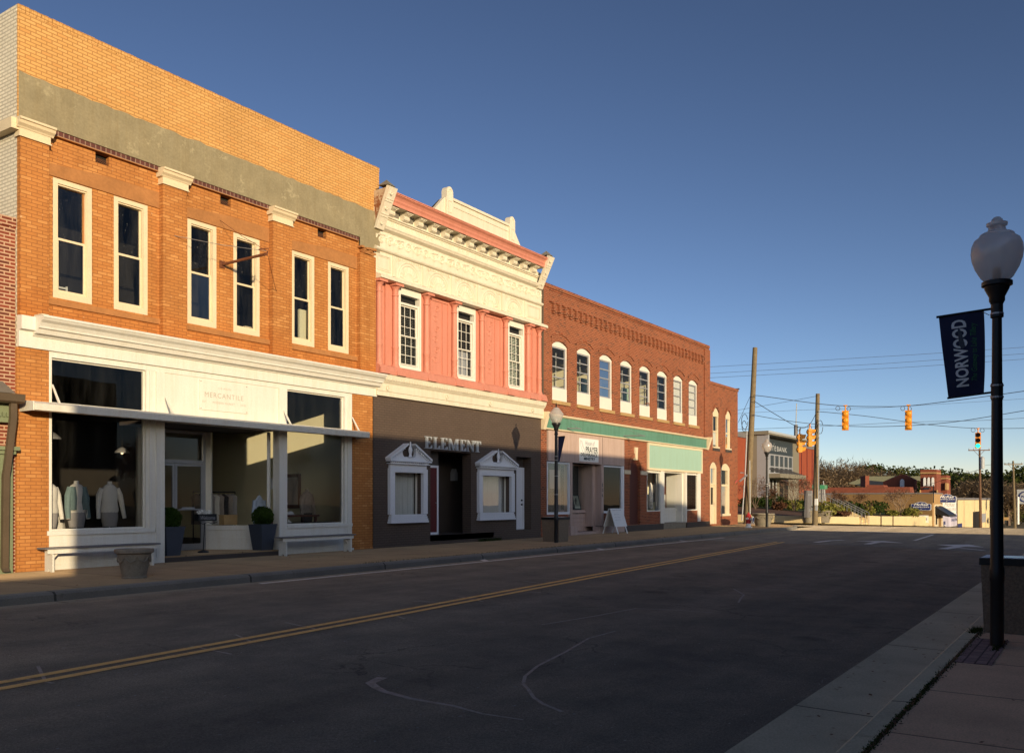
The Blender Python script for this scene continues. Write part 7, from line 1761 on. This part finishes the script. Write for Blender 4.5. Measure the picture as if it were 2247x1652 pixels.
def bare_tree(x, y, z, h, spread, label, name='bare_tree', levels=4, bark='bark', twig='twig', twigs=900, ts=0.14, group='bare trees', stems=1, seed=1, fork=3, clump=True):
    rnd = random.Random(seed); t = thing(name, label, 'tree', (x, y, z), group)
    tr = MB(); tips = []; allp = []
    def grow(p, d, L, r, lv):
        n = 3; pts = [p]; rs = [r]
        for i in range(n):
            d = (d+Vector((rnd.gauss(0, .12), rnd.gauss(0, .12), rnd.gauss(0.05, .08)))).normalized(); p = p+d*L/n; pts.append(p); rs.append(r*(1-0.35*(i+1)/n)); allp.append((p, d, lv))
        tr.tube(pts, rs, 6 if lv < 2 else 3, False)
        if lv >= levels: tips.append((p, d)); return
        for k in range(fork if lv < levels-1 else fork+1):
            a = rnd.uniform(0, 6.28); tilt = rnd.uniform(0.25, 0.75)*spread
            o = d.orthogonal().normalized(); o.rotate(Matrix.Rotation(a, 3, d)); nd = (d*math.cos(tilt)+o*math.sin(tilt)).normalized()
            grow(p, nd, L*rnd.uniform(0.62, 0.82), rs[-1]*0.72, lv+1)
    for s in range(stems):
        a = s*6.28/stems+rnd.random(); d = Vector((math.cos(a)*0.22, math.sin(a)*0.22, 1)) if stems > 1 else Vector((0, 0, 1))
        grow(Vector((x, y, z-0.1)), d.normalized(), h*(0.30 if stems == 1 else 0.34), h*(0.022 if stems == 1 else 0.012), 0)
    tr.build('trunk', bark, t)
    m = MB(); hi = [q for q in allp if q[2] >= levels-1]
    for _ in range(twigs):
        p, d, lv = rnd.choice(hi); q = p+Vector((rnd.gauss(0, 1), rnd.gauss(0, 1), rnd.gauss(0, 1)))*ts*1.2
        dd = (d+Vector((rnd.gauss(0, .6), rnd.gauss(0, .6), rnd.gauss(.1, .5)))).normalized(); w = dd.orthogonal()*ts*(0.12 if not clump else 0.28)
        m.add([q-w, q+w, q+dd*ts*2.2], [(0, 1, 2)])
    m.build('crown', twig, t, smooth='leaf')
    return t
for i, (x, z, h, st_, lb) in enumerate(((1657, 70, 3.8, 4, 'small bare crepe myrtle between the leaning pole and the corner lamp'), (1700, 72, 2.8, 3, 'low spreading bare tree before the bank door'), (1742, 72, 4.3, 5, 'bare multi stemmed crepe myrtle in front of the bank windows'), (1768, 82, 4.6, 5, 'bare crepe myrtle against the red brick bank wing'),
                                     (1832, 68, 3.4, 1, 'low wide bare brown tree right of the street name sign'), (1886, 74, 3.2, 2, 'wide bare brown tree above the garden steps'), (1976, 84, 4.6, 6, 'tan vase shaped crepe myrtle before the tan wall'))):
    X, Y = G2(x, z); bare_tree(X, Y, gz(X, Y)-0.1, h*0.72, 1.15 if i not in (4, 5) else 1.8, lb, 'crepe_myrtle', 3, 'bark_pale' if i in (6, 3) else 'bark', 'twig', 420, 0.085, 'small bare trees in the bank garden', st_, 10+i)

# ------------------------------------------------------------------ tan corner shop and cream building down the street
gf = lambda X: TZ(X, 15)
jw = thing('tan_shop', 'tan painted corner shop with black awning and navy signs', 'building', (103, 15, -1.5))
B(101.7, 108.6, 15.0, 40, -2.5, 1.95).build('side_block', 'tan_wall', jw)
B(101.65, 108.65, 14.95, 40, 1.951, 2.08).build('roof_edge', 'wood_grey', jw)
B(101.72, 108.6, 14.96, 14.999, -2.5, 1.95).build('front_face', 'tan_light', jw)
m = MB(); m.prism_x([(14.95, -0.15), (14.95, 0.65), (13.6, -0.25), (13.6, -0.45)], 102.9, 108.2); m.build('awning', 'black_metal', jw)
m = B(102.6, 108.3, 14.90, 14.958, 0.7, 0.85); m.box(102.6, 103.3, 14.90, 14.958, -1.75, 0.699); m.box(104.5, 105.2, 14.90, 14.958, -1.75, 0.699); m.box(107.4, 108.3, 14.90, 14.958, -1.75, 0.699); m.box(103.3, 104.5, 14.91, 14.957, -1.7, -1.3)
m.build('door_frame', 'cream', jw); B(103.3, 104.5, 14.93, 14.957, -1.29, 0.699).build('door', 'dark_room', jw); B(105.2, 107.4, 14.93, 14.957, -1.5, 0.699).build('window', 'tan_wall', jw)
def oval_sign(name, label, c, u, w, h, nrm, big, small):
    t = thing(name, label, 'sign', tuple(c)); u = Vector(u); up = Vector((0, 0, 1)); nrm = Vector(nrm)
    prof = [(-.5, -.42), (-.44, -.5), (.44, -.5), (.5, -.42), (.5, .16), (.46, .24), (.30, .26), (.22, .40), (.0, .5), (-.22, .40), (-.30, .26), (-.46, .24), (-.5, .16)]
    for nm, k, off, mt in (('sign_rim', 1.0, 0.0, 'sign_white'), ('sign_face', 0.93, 0.03, 'sign_blue')):
        pts = [c+u*x*w*k+up*y*h*k+nrm*off for x, y in prof]; n = len(pts)
        MB().add(pts+[p+nrm*0.04 for p in pts], [tuple(range(n)), tuple(range(n, 2*n))[::-1]]+[(i, i+n, (i+1) % n+n, (i+1) % n) for i in range(n)]).build(nm, mt, t)
    m = MB(); text_mesh(m, big, c-u*w*0.36+up*h*0.02+nrm*0.075, u, up, w*0.72, h*0.30, shear=0.3, bold=0.02, depth=0); text_mesh(m, small, c-u*w*0.40-up*h*0.22+nrm*0.075, u, up, w*0.80, h*0.15, bold=0.03, depth=0, spacing=1.2)
    m.add([c-up*h*0.32+u*w*0.03+nrm*0.076, c-up*h*0.40+nrm*0.076, c-up*h*0.32-u*w*0.03+nrm*0.076], [(0, 1, 2)])
    m.build('lettering', 'sign_white', t); return t
c = at_depth(2020, 1110, 93.2); c.x = 101.6
oval_sign('wall_sign', 'navy scrolled sign with white lettering on the tan side wall', Vector((101.60, c.y, c.z)), (0, -1, 0), 1.95, 0.92, (-1, 0, 0), 'McRae', 'JEWELERS')
c = at_depth(2077.5, 1093, 97)
ps = oval_sign('projecting_sign', 'navy scrolled sign with white lettering projecting over the tan shop front', c, Vector((0.12, -0.99, 0)).normalized(), 1.9, 0.95, (-0.99, -0.12, 0), 'McRae', 'JEWELERS')
MB().tube([(c.x, c.y+0.9, c.z+0.3), (c.x, 15.0, c.z+0.3)], 0.04, 5).build('sign_arm', 'black_metal', ps)
MB().tube([(101.75, 14.9, 2.9), (101.75, 14.9, 1.0)], 0.05, 5).build('pipe', 'black_metal', jw)
cb = thing('cream_building', 'low cream painted block building right of the tan shop', 'building', (130, 15, -2.5))
B(108.7, 120.5, 15.05, 36, -3.5, 1.30).build('white_front', 'sign_white', cb)
B(120.6, 157, 15.0, 36, -4.5, 1.30).build('block', 'cream_wall', cb); B(108.7, 157.2, 14.9, 36.1, 1.301, 1.60).build('roof_edge', 'wood_grey', cb)
m = MB(); text_mesh(m, 'McRae', (110.5, 15.045, 0.55), FX, FZ, 8, 0.5, shear=0.3); text_mesh(m, 'JEWELERS', (109.8, 15.045, -0.05), FX, FZ, 9.8, 0.42); m.build('lettering', 'letter_grey2', cb)
B(109, 120.3, 14.98, 15.049, -1.75, -0.35).build('lilac_banner', 'sign_lilac', cb); m = MB(); text_mesh(m, 'EDITION', (114.6, 14.975, -0.75), FX, FZ, 5.5, 0.32, bold=0.03); text_mesh(m, 'SALON', (115.4, 14.975, -1.2), FX, FZ, 4.7, 0.32, bold=0.03); m.build('banner_lettering', 'sign_blue', cb)
B(109, 120.2, 14.99, 15.048, -1.95, -1.80).build('trim', 'wood_grey', cb)
B(120.2, 120.59, 14.95, 15.04, -4, 1.30).build('downspout', 'brown_metal', cb)
w = B(136, 144.5, 14.95, 14.999, -3.2, -0.3).build('window', 'dark_room', cb)
B(120.9, 124.6, 14.94, 14.999, -2.5, -1.6).build('notice', 'sign_blue', cb); B(126, 130.5, 14.94, 14.999, -4.0, -3.4).build('crawl_door', 'tan_light', cb); B(145.5, 151.5, 14.94, 14.999, -2.0, -0.7).build('notice', 'letter_grey', cb)
# small things before these shops
t = thing('a_frame_sign', 'small navy and white folding sign in front of the white shop front', 'sandwich board', tuple(at_depth(2077, 1156, 99)))
for nm, y0, y1, mt, off in (('panel', 1143.5, 1151, 'sign_blue', 0), ('lower_panel', 1151.2, 1156, 'sign_white', 0)):
    a = at_depth(2071.5, y0, 99); c = at_depth(2083.5, y1, 99); B(min(a.x, c.x), max(a.x, c.x), a.y-0.1, a.y+0.0, c.z, a.z).build(nm, mt, t)
a = at_depth(2071.5, 1156.5, 99); c = at_depth(2083.5, 1156.5, 99)
B(a.x, a.x+0.06, a.y-0.1, a.y+0.05, a.z-0.3, a.z+0.2).build('leg', 'sign_white', t); B(c.x-0.06, c.x, a.y-0.1, a.y+0.05, a.z-0.3, a.z+0.2).build('leg', 'sign_white', t)
m = MB(); text_mesh(m, 'Jewelry', (a.x+0.15, a.y-0.105, at_depth(2071, 1149, 99).z), FX, FZ, c.x-a.x-0.3, 0.2); m.build('lettering', 'sign_white', t)
t = thing('church_marker', 'small white arched sign on a post before the tan wall', 'sign', tuple(at_depth(2027.5, 1156, 90)))
MB().tube([at_depth(2027.5, 1158, 90), at_depth(2027.5, 1129, 90)], 0.06, 6).build('post', 'black_metal', t)
c = at_depth(2027.5, 1138, 89.9); B(c.x-0.1, c.x, c.y-0.42, c.y+0.42, c.z-0.4, c.z+0.35).build('sign_plate', 'sign_white', t); B(c.x-0.11, c.x-0.101, c.y-0.3, c.y+0.3, c.z-0.15, c.z+0.1).build('print', 'letter_grey', t)
# right edge: fuel sign, brick monument
t = thing('fuel_sign', 'white round emblem sign on a tall white post at the right edge', 'sign', tuple(at_depth(2234, 1148, 130)))
MB().tube([at_depth(2234, 1150, 130), at_depth(2234, 1090, 130)], 0.16, 8).build('post', 'sign_white', t)
c = at_depth(2250, 1089.5, 130); B(c.x-0.2, c.x, c.y-1.05, c.y+1.05, c.z-1.05, c.z+1.05).build('panel', 'letter_pale', t)
m = MB(); m.tube([(c.x-0.21, c.y+0.75*math.cos(a*0.4), c.z+0.75*math.sin(a*0.4)) for a in range(17)], 0.10, 5); text_mesh(m, 'PURE', (c.x-0.215, c.y+0.5, c.z-0.17), (0, -1, 0), FZ, 1.0, 0.34, bold=0.03); m.build('emblem', 'sign_blue', t)
t = thing('brick_monument', 'low brick monument sign with a pale plaque at the right edge', 'monument sign', tuple(at_depth(2207, 1146, 135)))
a = at_depth(2197, 1133, 135); c = at_depth(2218, 1144, 135); B(a.x, c.x+0.4, a.y-0.3, a.y+0.6, c.z, a.z).build('body', 'tan_wall', t); a = at_depth(2199, 1134.5, 134); c = at_depth(2213, 1141, 134); B(a.x-0.4, a.x+0.6, c.y, a.y, c.z, a.z).build('plaque', 'sandstone', t)

# ------------------------------------------------------------------ church
CZ = 150.0
ch = thing('brick_church', 'red brick church with a square tower and grey green roof beyond the tan shop', 'building', tuple(at_depth(2020, 1100, CZ)))
def fbox(x0, x1, y0, y1, z, depth, name, mat, parent, dz=0):
    """box whose camera side covers the given span at distance z; sides run along the view axis"""
    a = at_depth(x0, y0, z); c = at_depth(x1, y1, z); s_ = Vector((SF, -CF, 0)); f_ = Vector((CF, SF, 0))
    w_ = (c-a).dot(s_); v = [Vector((a.x, a.y, c.z)), Vector((a.x, a.y, c.z))+s_*w_, Vector((a.x, a.y, a.z))+s_*w_, Vector((a.x, a.y, a.z))]
    return MB().add(v+[p+f_*depth for p in v], [(0, 1, 2, 3), (4, 7, 6, 5), (0, 4, 5, 1), (3, 2, 6, 7), (0, 3, 7, 4), (1, 5, 6, 2)]).build(name, mat, parent)
def fpoly(pts, z, depth, name, mat, parent):
    """polygon of photograph points raised at distance z with real thickness"""
    f_ = Vector((1, 0, 0)); n = len(pts); XX = z*1.09          # a wall facing back up the street, its depth running away along it
    v = [Vector((0, 0, CAMH))+ray(x, y)*(XX/ray(x, y).x) for x, y in pts]
    return MB().add(v+[p+f_*depth for p in v], [tuple(range(n)), tuple(range(n, 2*n))[::-1]]+[(i, i+n, (i+1) % n+n, (i+1) % n) for i in range(n)]).build(name, mat, parent)
q16 = lambda x, y: (1773.5+x*.21074, 1005+y*.21074)
def q(*a): return [q16(*p) for p in a]
fpoly(q((80, 305), (610, 305), (610, 278), (780, 280), (790, 300), (1055, 300), (1075, 420), (60, 420)), 128, 3, 'long_wing', 'far_brick', ch)
fpoly(q((780, 245), (965, 170), (1000, 170), (1110, 225), (1105, 420), (780, 420)), 140, 2, 'gable_front', 'far_brick', ch)
fpoly(q((415, 262), (600, 190), (920, 186), (760, 300), (600, 300)), 158, 3, 'roof', 'roof_green', ch)
fpoly(q((560, 290), (600, 262), (640, 232), (780, 245), (905, 188), (965, 172), (780, 244), (780, 300), (560, 300)), 152, 3, 'roof_shade', 'roof_dark', ch)
fpoly(q((1060, 190), (1170, 186), (1170, 240), (1110, 225)), 158, 3, 'roof', 'roof_green', ch)
fbox(*q16(595, 0)[:1], *q16(635, 0)[:1], q16(0, 185)[1], q16(0, 300)[1], 138, 2, 'chimney', 'far_brick', ch)
fpoly(q((955, 300), (955, 240), (965, 222), (978, 217), (990, 224), (998, 240), (998, 300)), 139.6, 0.3, 'arched_window', 'sign_white', ch)
m_ = fpoly(q((1168, 420), (1168, 120), (1336, 117), (1336, 420)), 136, 4.2, 'tower', 'far_brick', ch)
fpoly(q((1168, 147), (1337, 146), (1337, 161), (1168, 162)), 135.7, 4.6, 'tower_band', 'tan_light', ch)
fpoly(q((1370, 180), (1440, 178), (1445, 420), (1370, 420)), 141, 4, 'lower_tower', 'far_brick', ch)
fpoly(q((1370, 204), (1441, 203), (1441, 217), (1370, 219)), 140.8, 4.4, 'tower_band', 'tan_light', ch)
for x in (1199, 1241, 1284):
    fpoly(q((x, 290), (x, 215), (x+6, 203), (x+13, 199), (x+20, 204), (x+25, 216), (x+26, 290)), 135.7, 0.25, 'arched_window', 'sign_white', ch)
for x in (1158, 1334): fpoly(q((x, 420), (x+2, 330), (x+8, 330), (x+14, 420)), 135.4, 0.8, 'buttress', 'tan_light', ch)
fpoly(q((1425, 330), (1425, 262), (1433, 255), (1442, 262), (1442, 330)), 140.6, 2.5, 'porch_gable', 'tan_light', ch)
for i in range(9): fbox(q16(1205+i*13, 0)[0], q16(1210+i*13, 0)[0], q16(0, 305)[1], q16(0, 325)[1], 135.7, 0.3, 'corbel', 'roof_dark', ch)
# pale shed behind the bare trees
sd_ = thing('white_shed', 'low white shed behind the brown bare trees above the tan wall', 'shed', tuple(at_depth(1890, 1090, 118)))
fbox(q16(480, 0)[0], q16(700, 0)[0], q16(0, 368)[1], q16(0, 420)[1], 118, 4, 'wall', 'letter_pale', sd_)

# ------------------------------------------------------------------ trees beyond
def far_tree(x, ytop, z, w, kind, label, group, seed):
    """x: place in the view, w: crown width in metres"""
    p = at_depth(x, 1100, z); g = -3.0; top = at_depth(x, ytop+(3 if kind != 'bare' else 0), z).z; h = top-g
    rnd = random.Random(seed)
    if kind == 'bare':
        t = thing('bare_tree', label, 'tree', (p.x, p.y, g), group)
        tr = MB(); tr.tube([(p.x, p.y, g), (p.x, p.y, g+h*0.5), (p.x+0.3, p.y, g+h*0.8)], [0.35, 0.22, 0.08], 6)
        for k in range(26):
            a = rnd.uniform(0, 6.28); z0 = g+h*rnd.uniform(0.25, 0.6); r_ = w*0.5*rnd.uniform(0.5, 1)
            e = Vector((p.x+r_*math.cos(a), p.y+r_*math.sin(a), min(z0+h*rnd.uniform(0.2, 0.45), g+h*0.97)))
            s0 = Vector((p.x, p.y, z0)); tr.tube([s0, s0.lerp(e, 0.5)+Vector((0, 0, 0.3)), e], [0.12, 0.07, 0.02], 3)
        tr.build('trunk', 'bark', t); m = MB()
        for k in range(44):
            d = Vector((rnd.gauss(0, 1), rnd.gauss(0, 1), rnd.gauss(0, 1))).normalized()*rnd.uniform(0.3, 1)
            c_ = Vector((p.x+d.x*w*0.42, p.y+d.y*w*0.42, g+h*0.62+d.z*h*0.30))
            for _ in range(60):
                q_ = c_+Vector((rnd.gauss(0, 1), rnd.gauss(0, 1), rnd.gauss(0, 1)))*w*0.085
                if q_.z > g+h: continue
                dd = Vector((rnd.gauss(0, .5), rnd.gauss(0, .5), rnd.gauss(.7, .4))).normalized(); o_ = dd.orthogonal()*0.07
                m.add([q_-o_, q_+o_, q_+dd*rnd.uniform(0.5, 1.1)], [(0, 1, 2)])
        m.build('crown', 'twig_tan', t, smooth='leaf')
    else:
        t = thing('evergreen_tree', label, 'tree', (p.x, p.y, g), group)
        MB().tube([(p.x, p.y, g), (p.x, p.y, g+h*0.8)], [0.3, 0.1], 6).build('trunk', 'bark', t); m = MB()
        for k in range(22):
            zz = rnd.uniform(0.12, 1.0); rr = w*0.5*(1.05-zz)**0.45*rnd.uniform(0.3, 1.0) if zz < 0.97 else 0
            a = rnd.uniform(0, 6.28); c_ = Vector((p.x+rr*math.cos(a), p.y+rr*math.sin(a), g+h*min(zz, 0.93)))
            s_ = w*rnd.uniform(0.13, 0.22)
            for _ in range(75):
                d = Vector((rnd.gauss(0, 1), rnd.gauss(0, 1), rnd.gauss(0, 1))).normalized()*s_*rnd.uniform(0.6, 1.05); d.z *= 0.7
                q_ = c_+d; a1 = Vector((rnd.gauss(0, 1), rnd.gauss(0, 1), rnd.gauss(0, 1))).normalized(); b1_ = a1.orthogonal(); e_ = 0.30*rnd.uniform(0.6, 1.3)
                m.add([q_-a1*e_, q_+b1_*e_*0.7, q_+a1*e_, q_-b1_*e_*0.7], [(0, 1, 2, 3)])
        m.build('crown', 'pine' if kind == 'pine' else 'pine2', t, smooth='leaf')
    return t
tb = [('bare', 1793, 1008, 170, 9, 'bare grey tree behind the second utility pole'), ('bare', 1815, 1020, 180, 10, 'bare tree right of the street name sign post'), ('bare', 1836, 1009, 190, 12, 'tall bare tree above the left end of the church wing'),
      ('bare', 1858, 1007, 185, 12, 'tallest rounded bare tree left of the church roof'), ('bare', 1880, 1016, 190, 11, 'brown bare tree over the church roof ridge'), ('bare', 1898, 1028, 200, 11, 'low bare tree behind the church chimney'), ('bare', 1925, 1027, 200, 11, 'bare tree before the first dark pines'), ('bare', 1945, 1030, 205, 11, 'brown bare tree left of the church gable'),
      ('bare', 2112, 1035, 210, 9, 'thin bare tree right of the church tower'), ('bare', 2132, 1034, 215, 9, 'thin bare tree left of the brown utility pole'), ('bare', 2120, 1056, 165, 9, 'low bare brown tree over the roof of the cream building'), ('bare', 2160, 1050, 165, 9, 'bare tree just right of the brown utility pole'), ('bare', 2200, 1058, 160, 9, 'bare brown tree right of the near lamp post'), ('bare', 2213, 1064, 150, 8, 'low bare tree left of the crossarm pole at the right edge')]
te = [('pine', 1907, 1021, 230, 11), ('pine', 1928, 1020, 235, 12), ('pine', 1962, 1024, 235, 12), ('pine2', 1978, 1025, 230, 10), ('pine', 1996, 1024, 235, 13), ('pine2', 2013, 1030, 225, 10), ('pine', 2029, 1026, 235, 11), ('pine', 2070, 1028, 200, 13), ('pine2', 2084, 1031, 205, 13), ('pine', 2098, 1031, 200, 12),
      ('pine', 2126, 1054, 195, 12), ('pine2', 2140, 1047, 185, 12), ('pine', 2158, 1040, 190, 13), ('pine2', 2176, 1045, 190, 12), ('pine', 2196, 1040, 190, 12), ('pine', 2212, 1052, 185, 11), ('pine2', 2226, 1028, 180, 11), ('pine', 2240, 1026, 175, 12), ('pine', 2258, 1030, 175, 12), ('pine2', 2218, 1070, 170, 9)]
for i, (k, x, y, z, w_, lb) in enumerate(tb): far_tree(x, y, z, w_, k, lb, 'bare trees beyond the church', 40+i)
for i, (k, x, y, z, w_) in enumerate(te):
    lb = ('evergreen tree in the dark row behind the church roof' if x < 2040 else 'evergreen tree in the dark row right of the church tower, behind the utility poles')
    far_tree(x, y, z, w_, k, lb, 'evergreens behind the church roof' if x < 2040 else 'evergreens right of the church tower', 80+i)
# the wood behind them reads as one mass
m = MB(); rnd = random.Random(5)
for k in range(100):
    x = rnd.uniform(1905, 2300); z = rnd.uniform(240, 275); yt = 1050+6*math.sin(x*0.03)+rnd.uniform(0, 40)+max(0, 1960-x)*0.2
    c_ = at_depth(x, yt, z)
    for _ in range(60):
        d = Vector((rnd.gauss(0, 1), rnd.gauss(0, 1), rnd.gauss(0, 0.7)))*1.5; q_ = c_+d; a1 = Vector((rnd.gauss(0, 1), rnd.gauss(0, 1), rnd.gauss(0, 1))).normalized(); b1_ = a1.orthogonal(); e_ = 0.55
        m.add([q_-a1*e_, q_+b1_*e_*0.7, q_+a1*e_, q_-b1_*e_*0.7], [(0, 1, 2, 3)])
o = m.build('distant_wood', 'pine', None, smooth='leaf'); o['kind'] = 'stuff'
# trees behind the camera side, seen only as reflections
for i, (x, y, h, w_) in enumerate(((62, -34, 9, 9), (72, -30, 8, 8), (84, -38, 9, 10), (52, -44, 9, 9))):
    bare_tree(x, y, -0.5, h, 1.3, 'bare tree behind the camera side of the street, seen only in the glass', 'bare_tree', 4, 'bark', 'twig', 900, 0.3, 'bare trees opposite the shops', 1, 70+i)
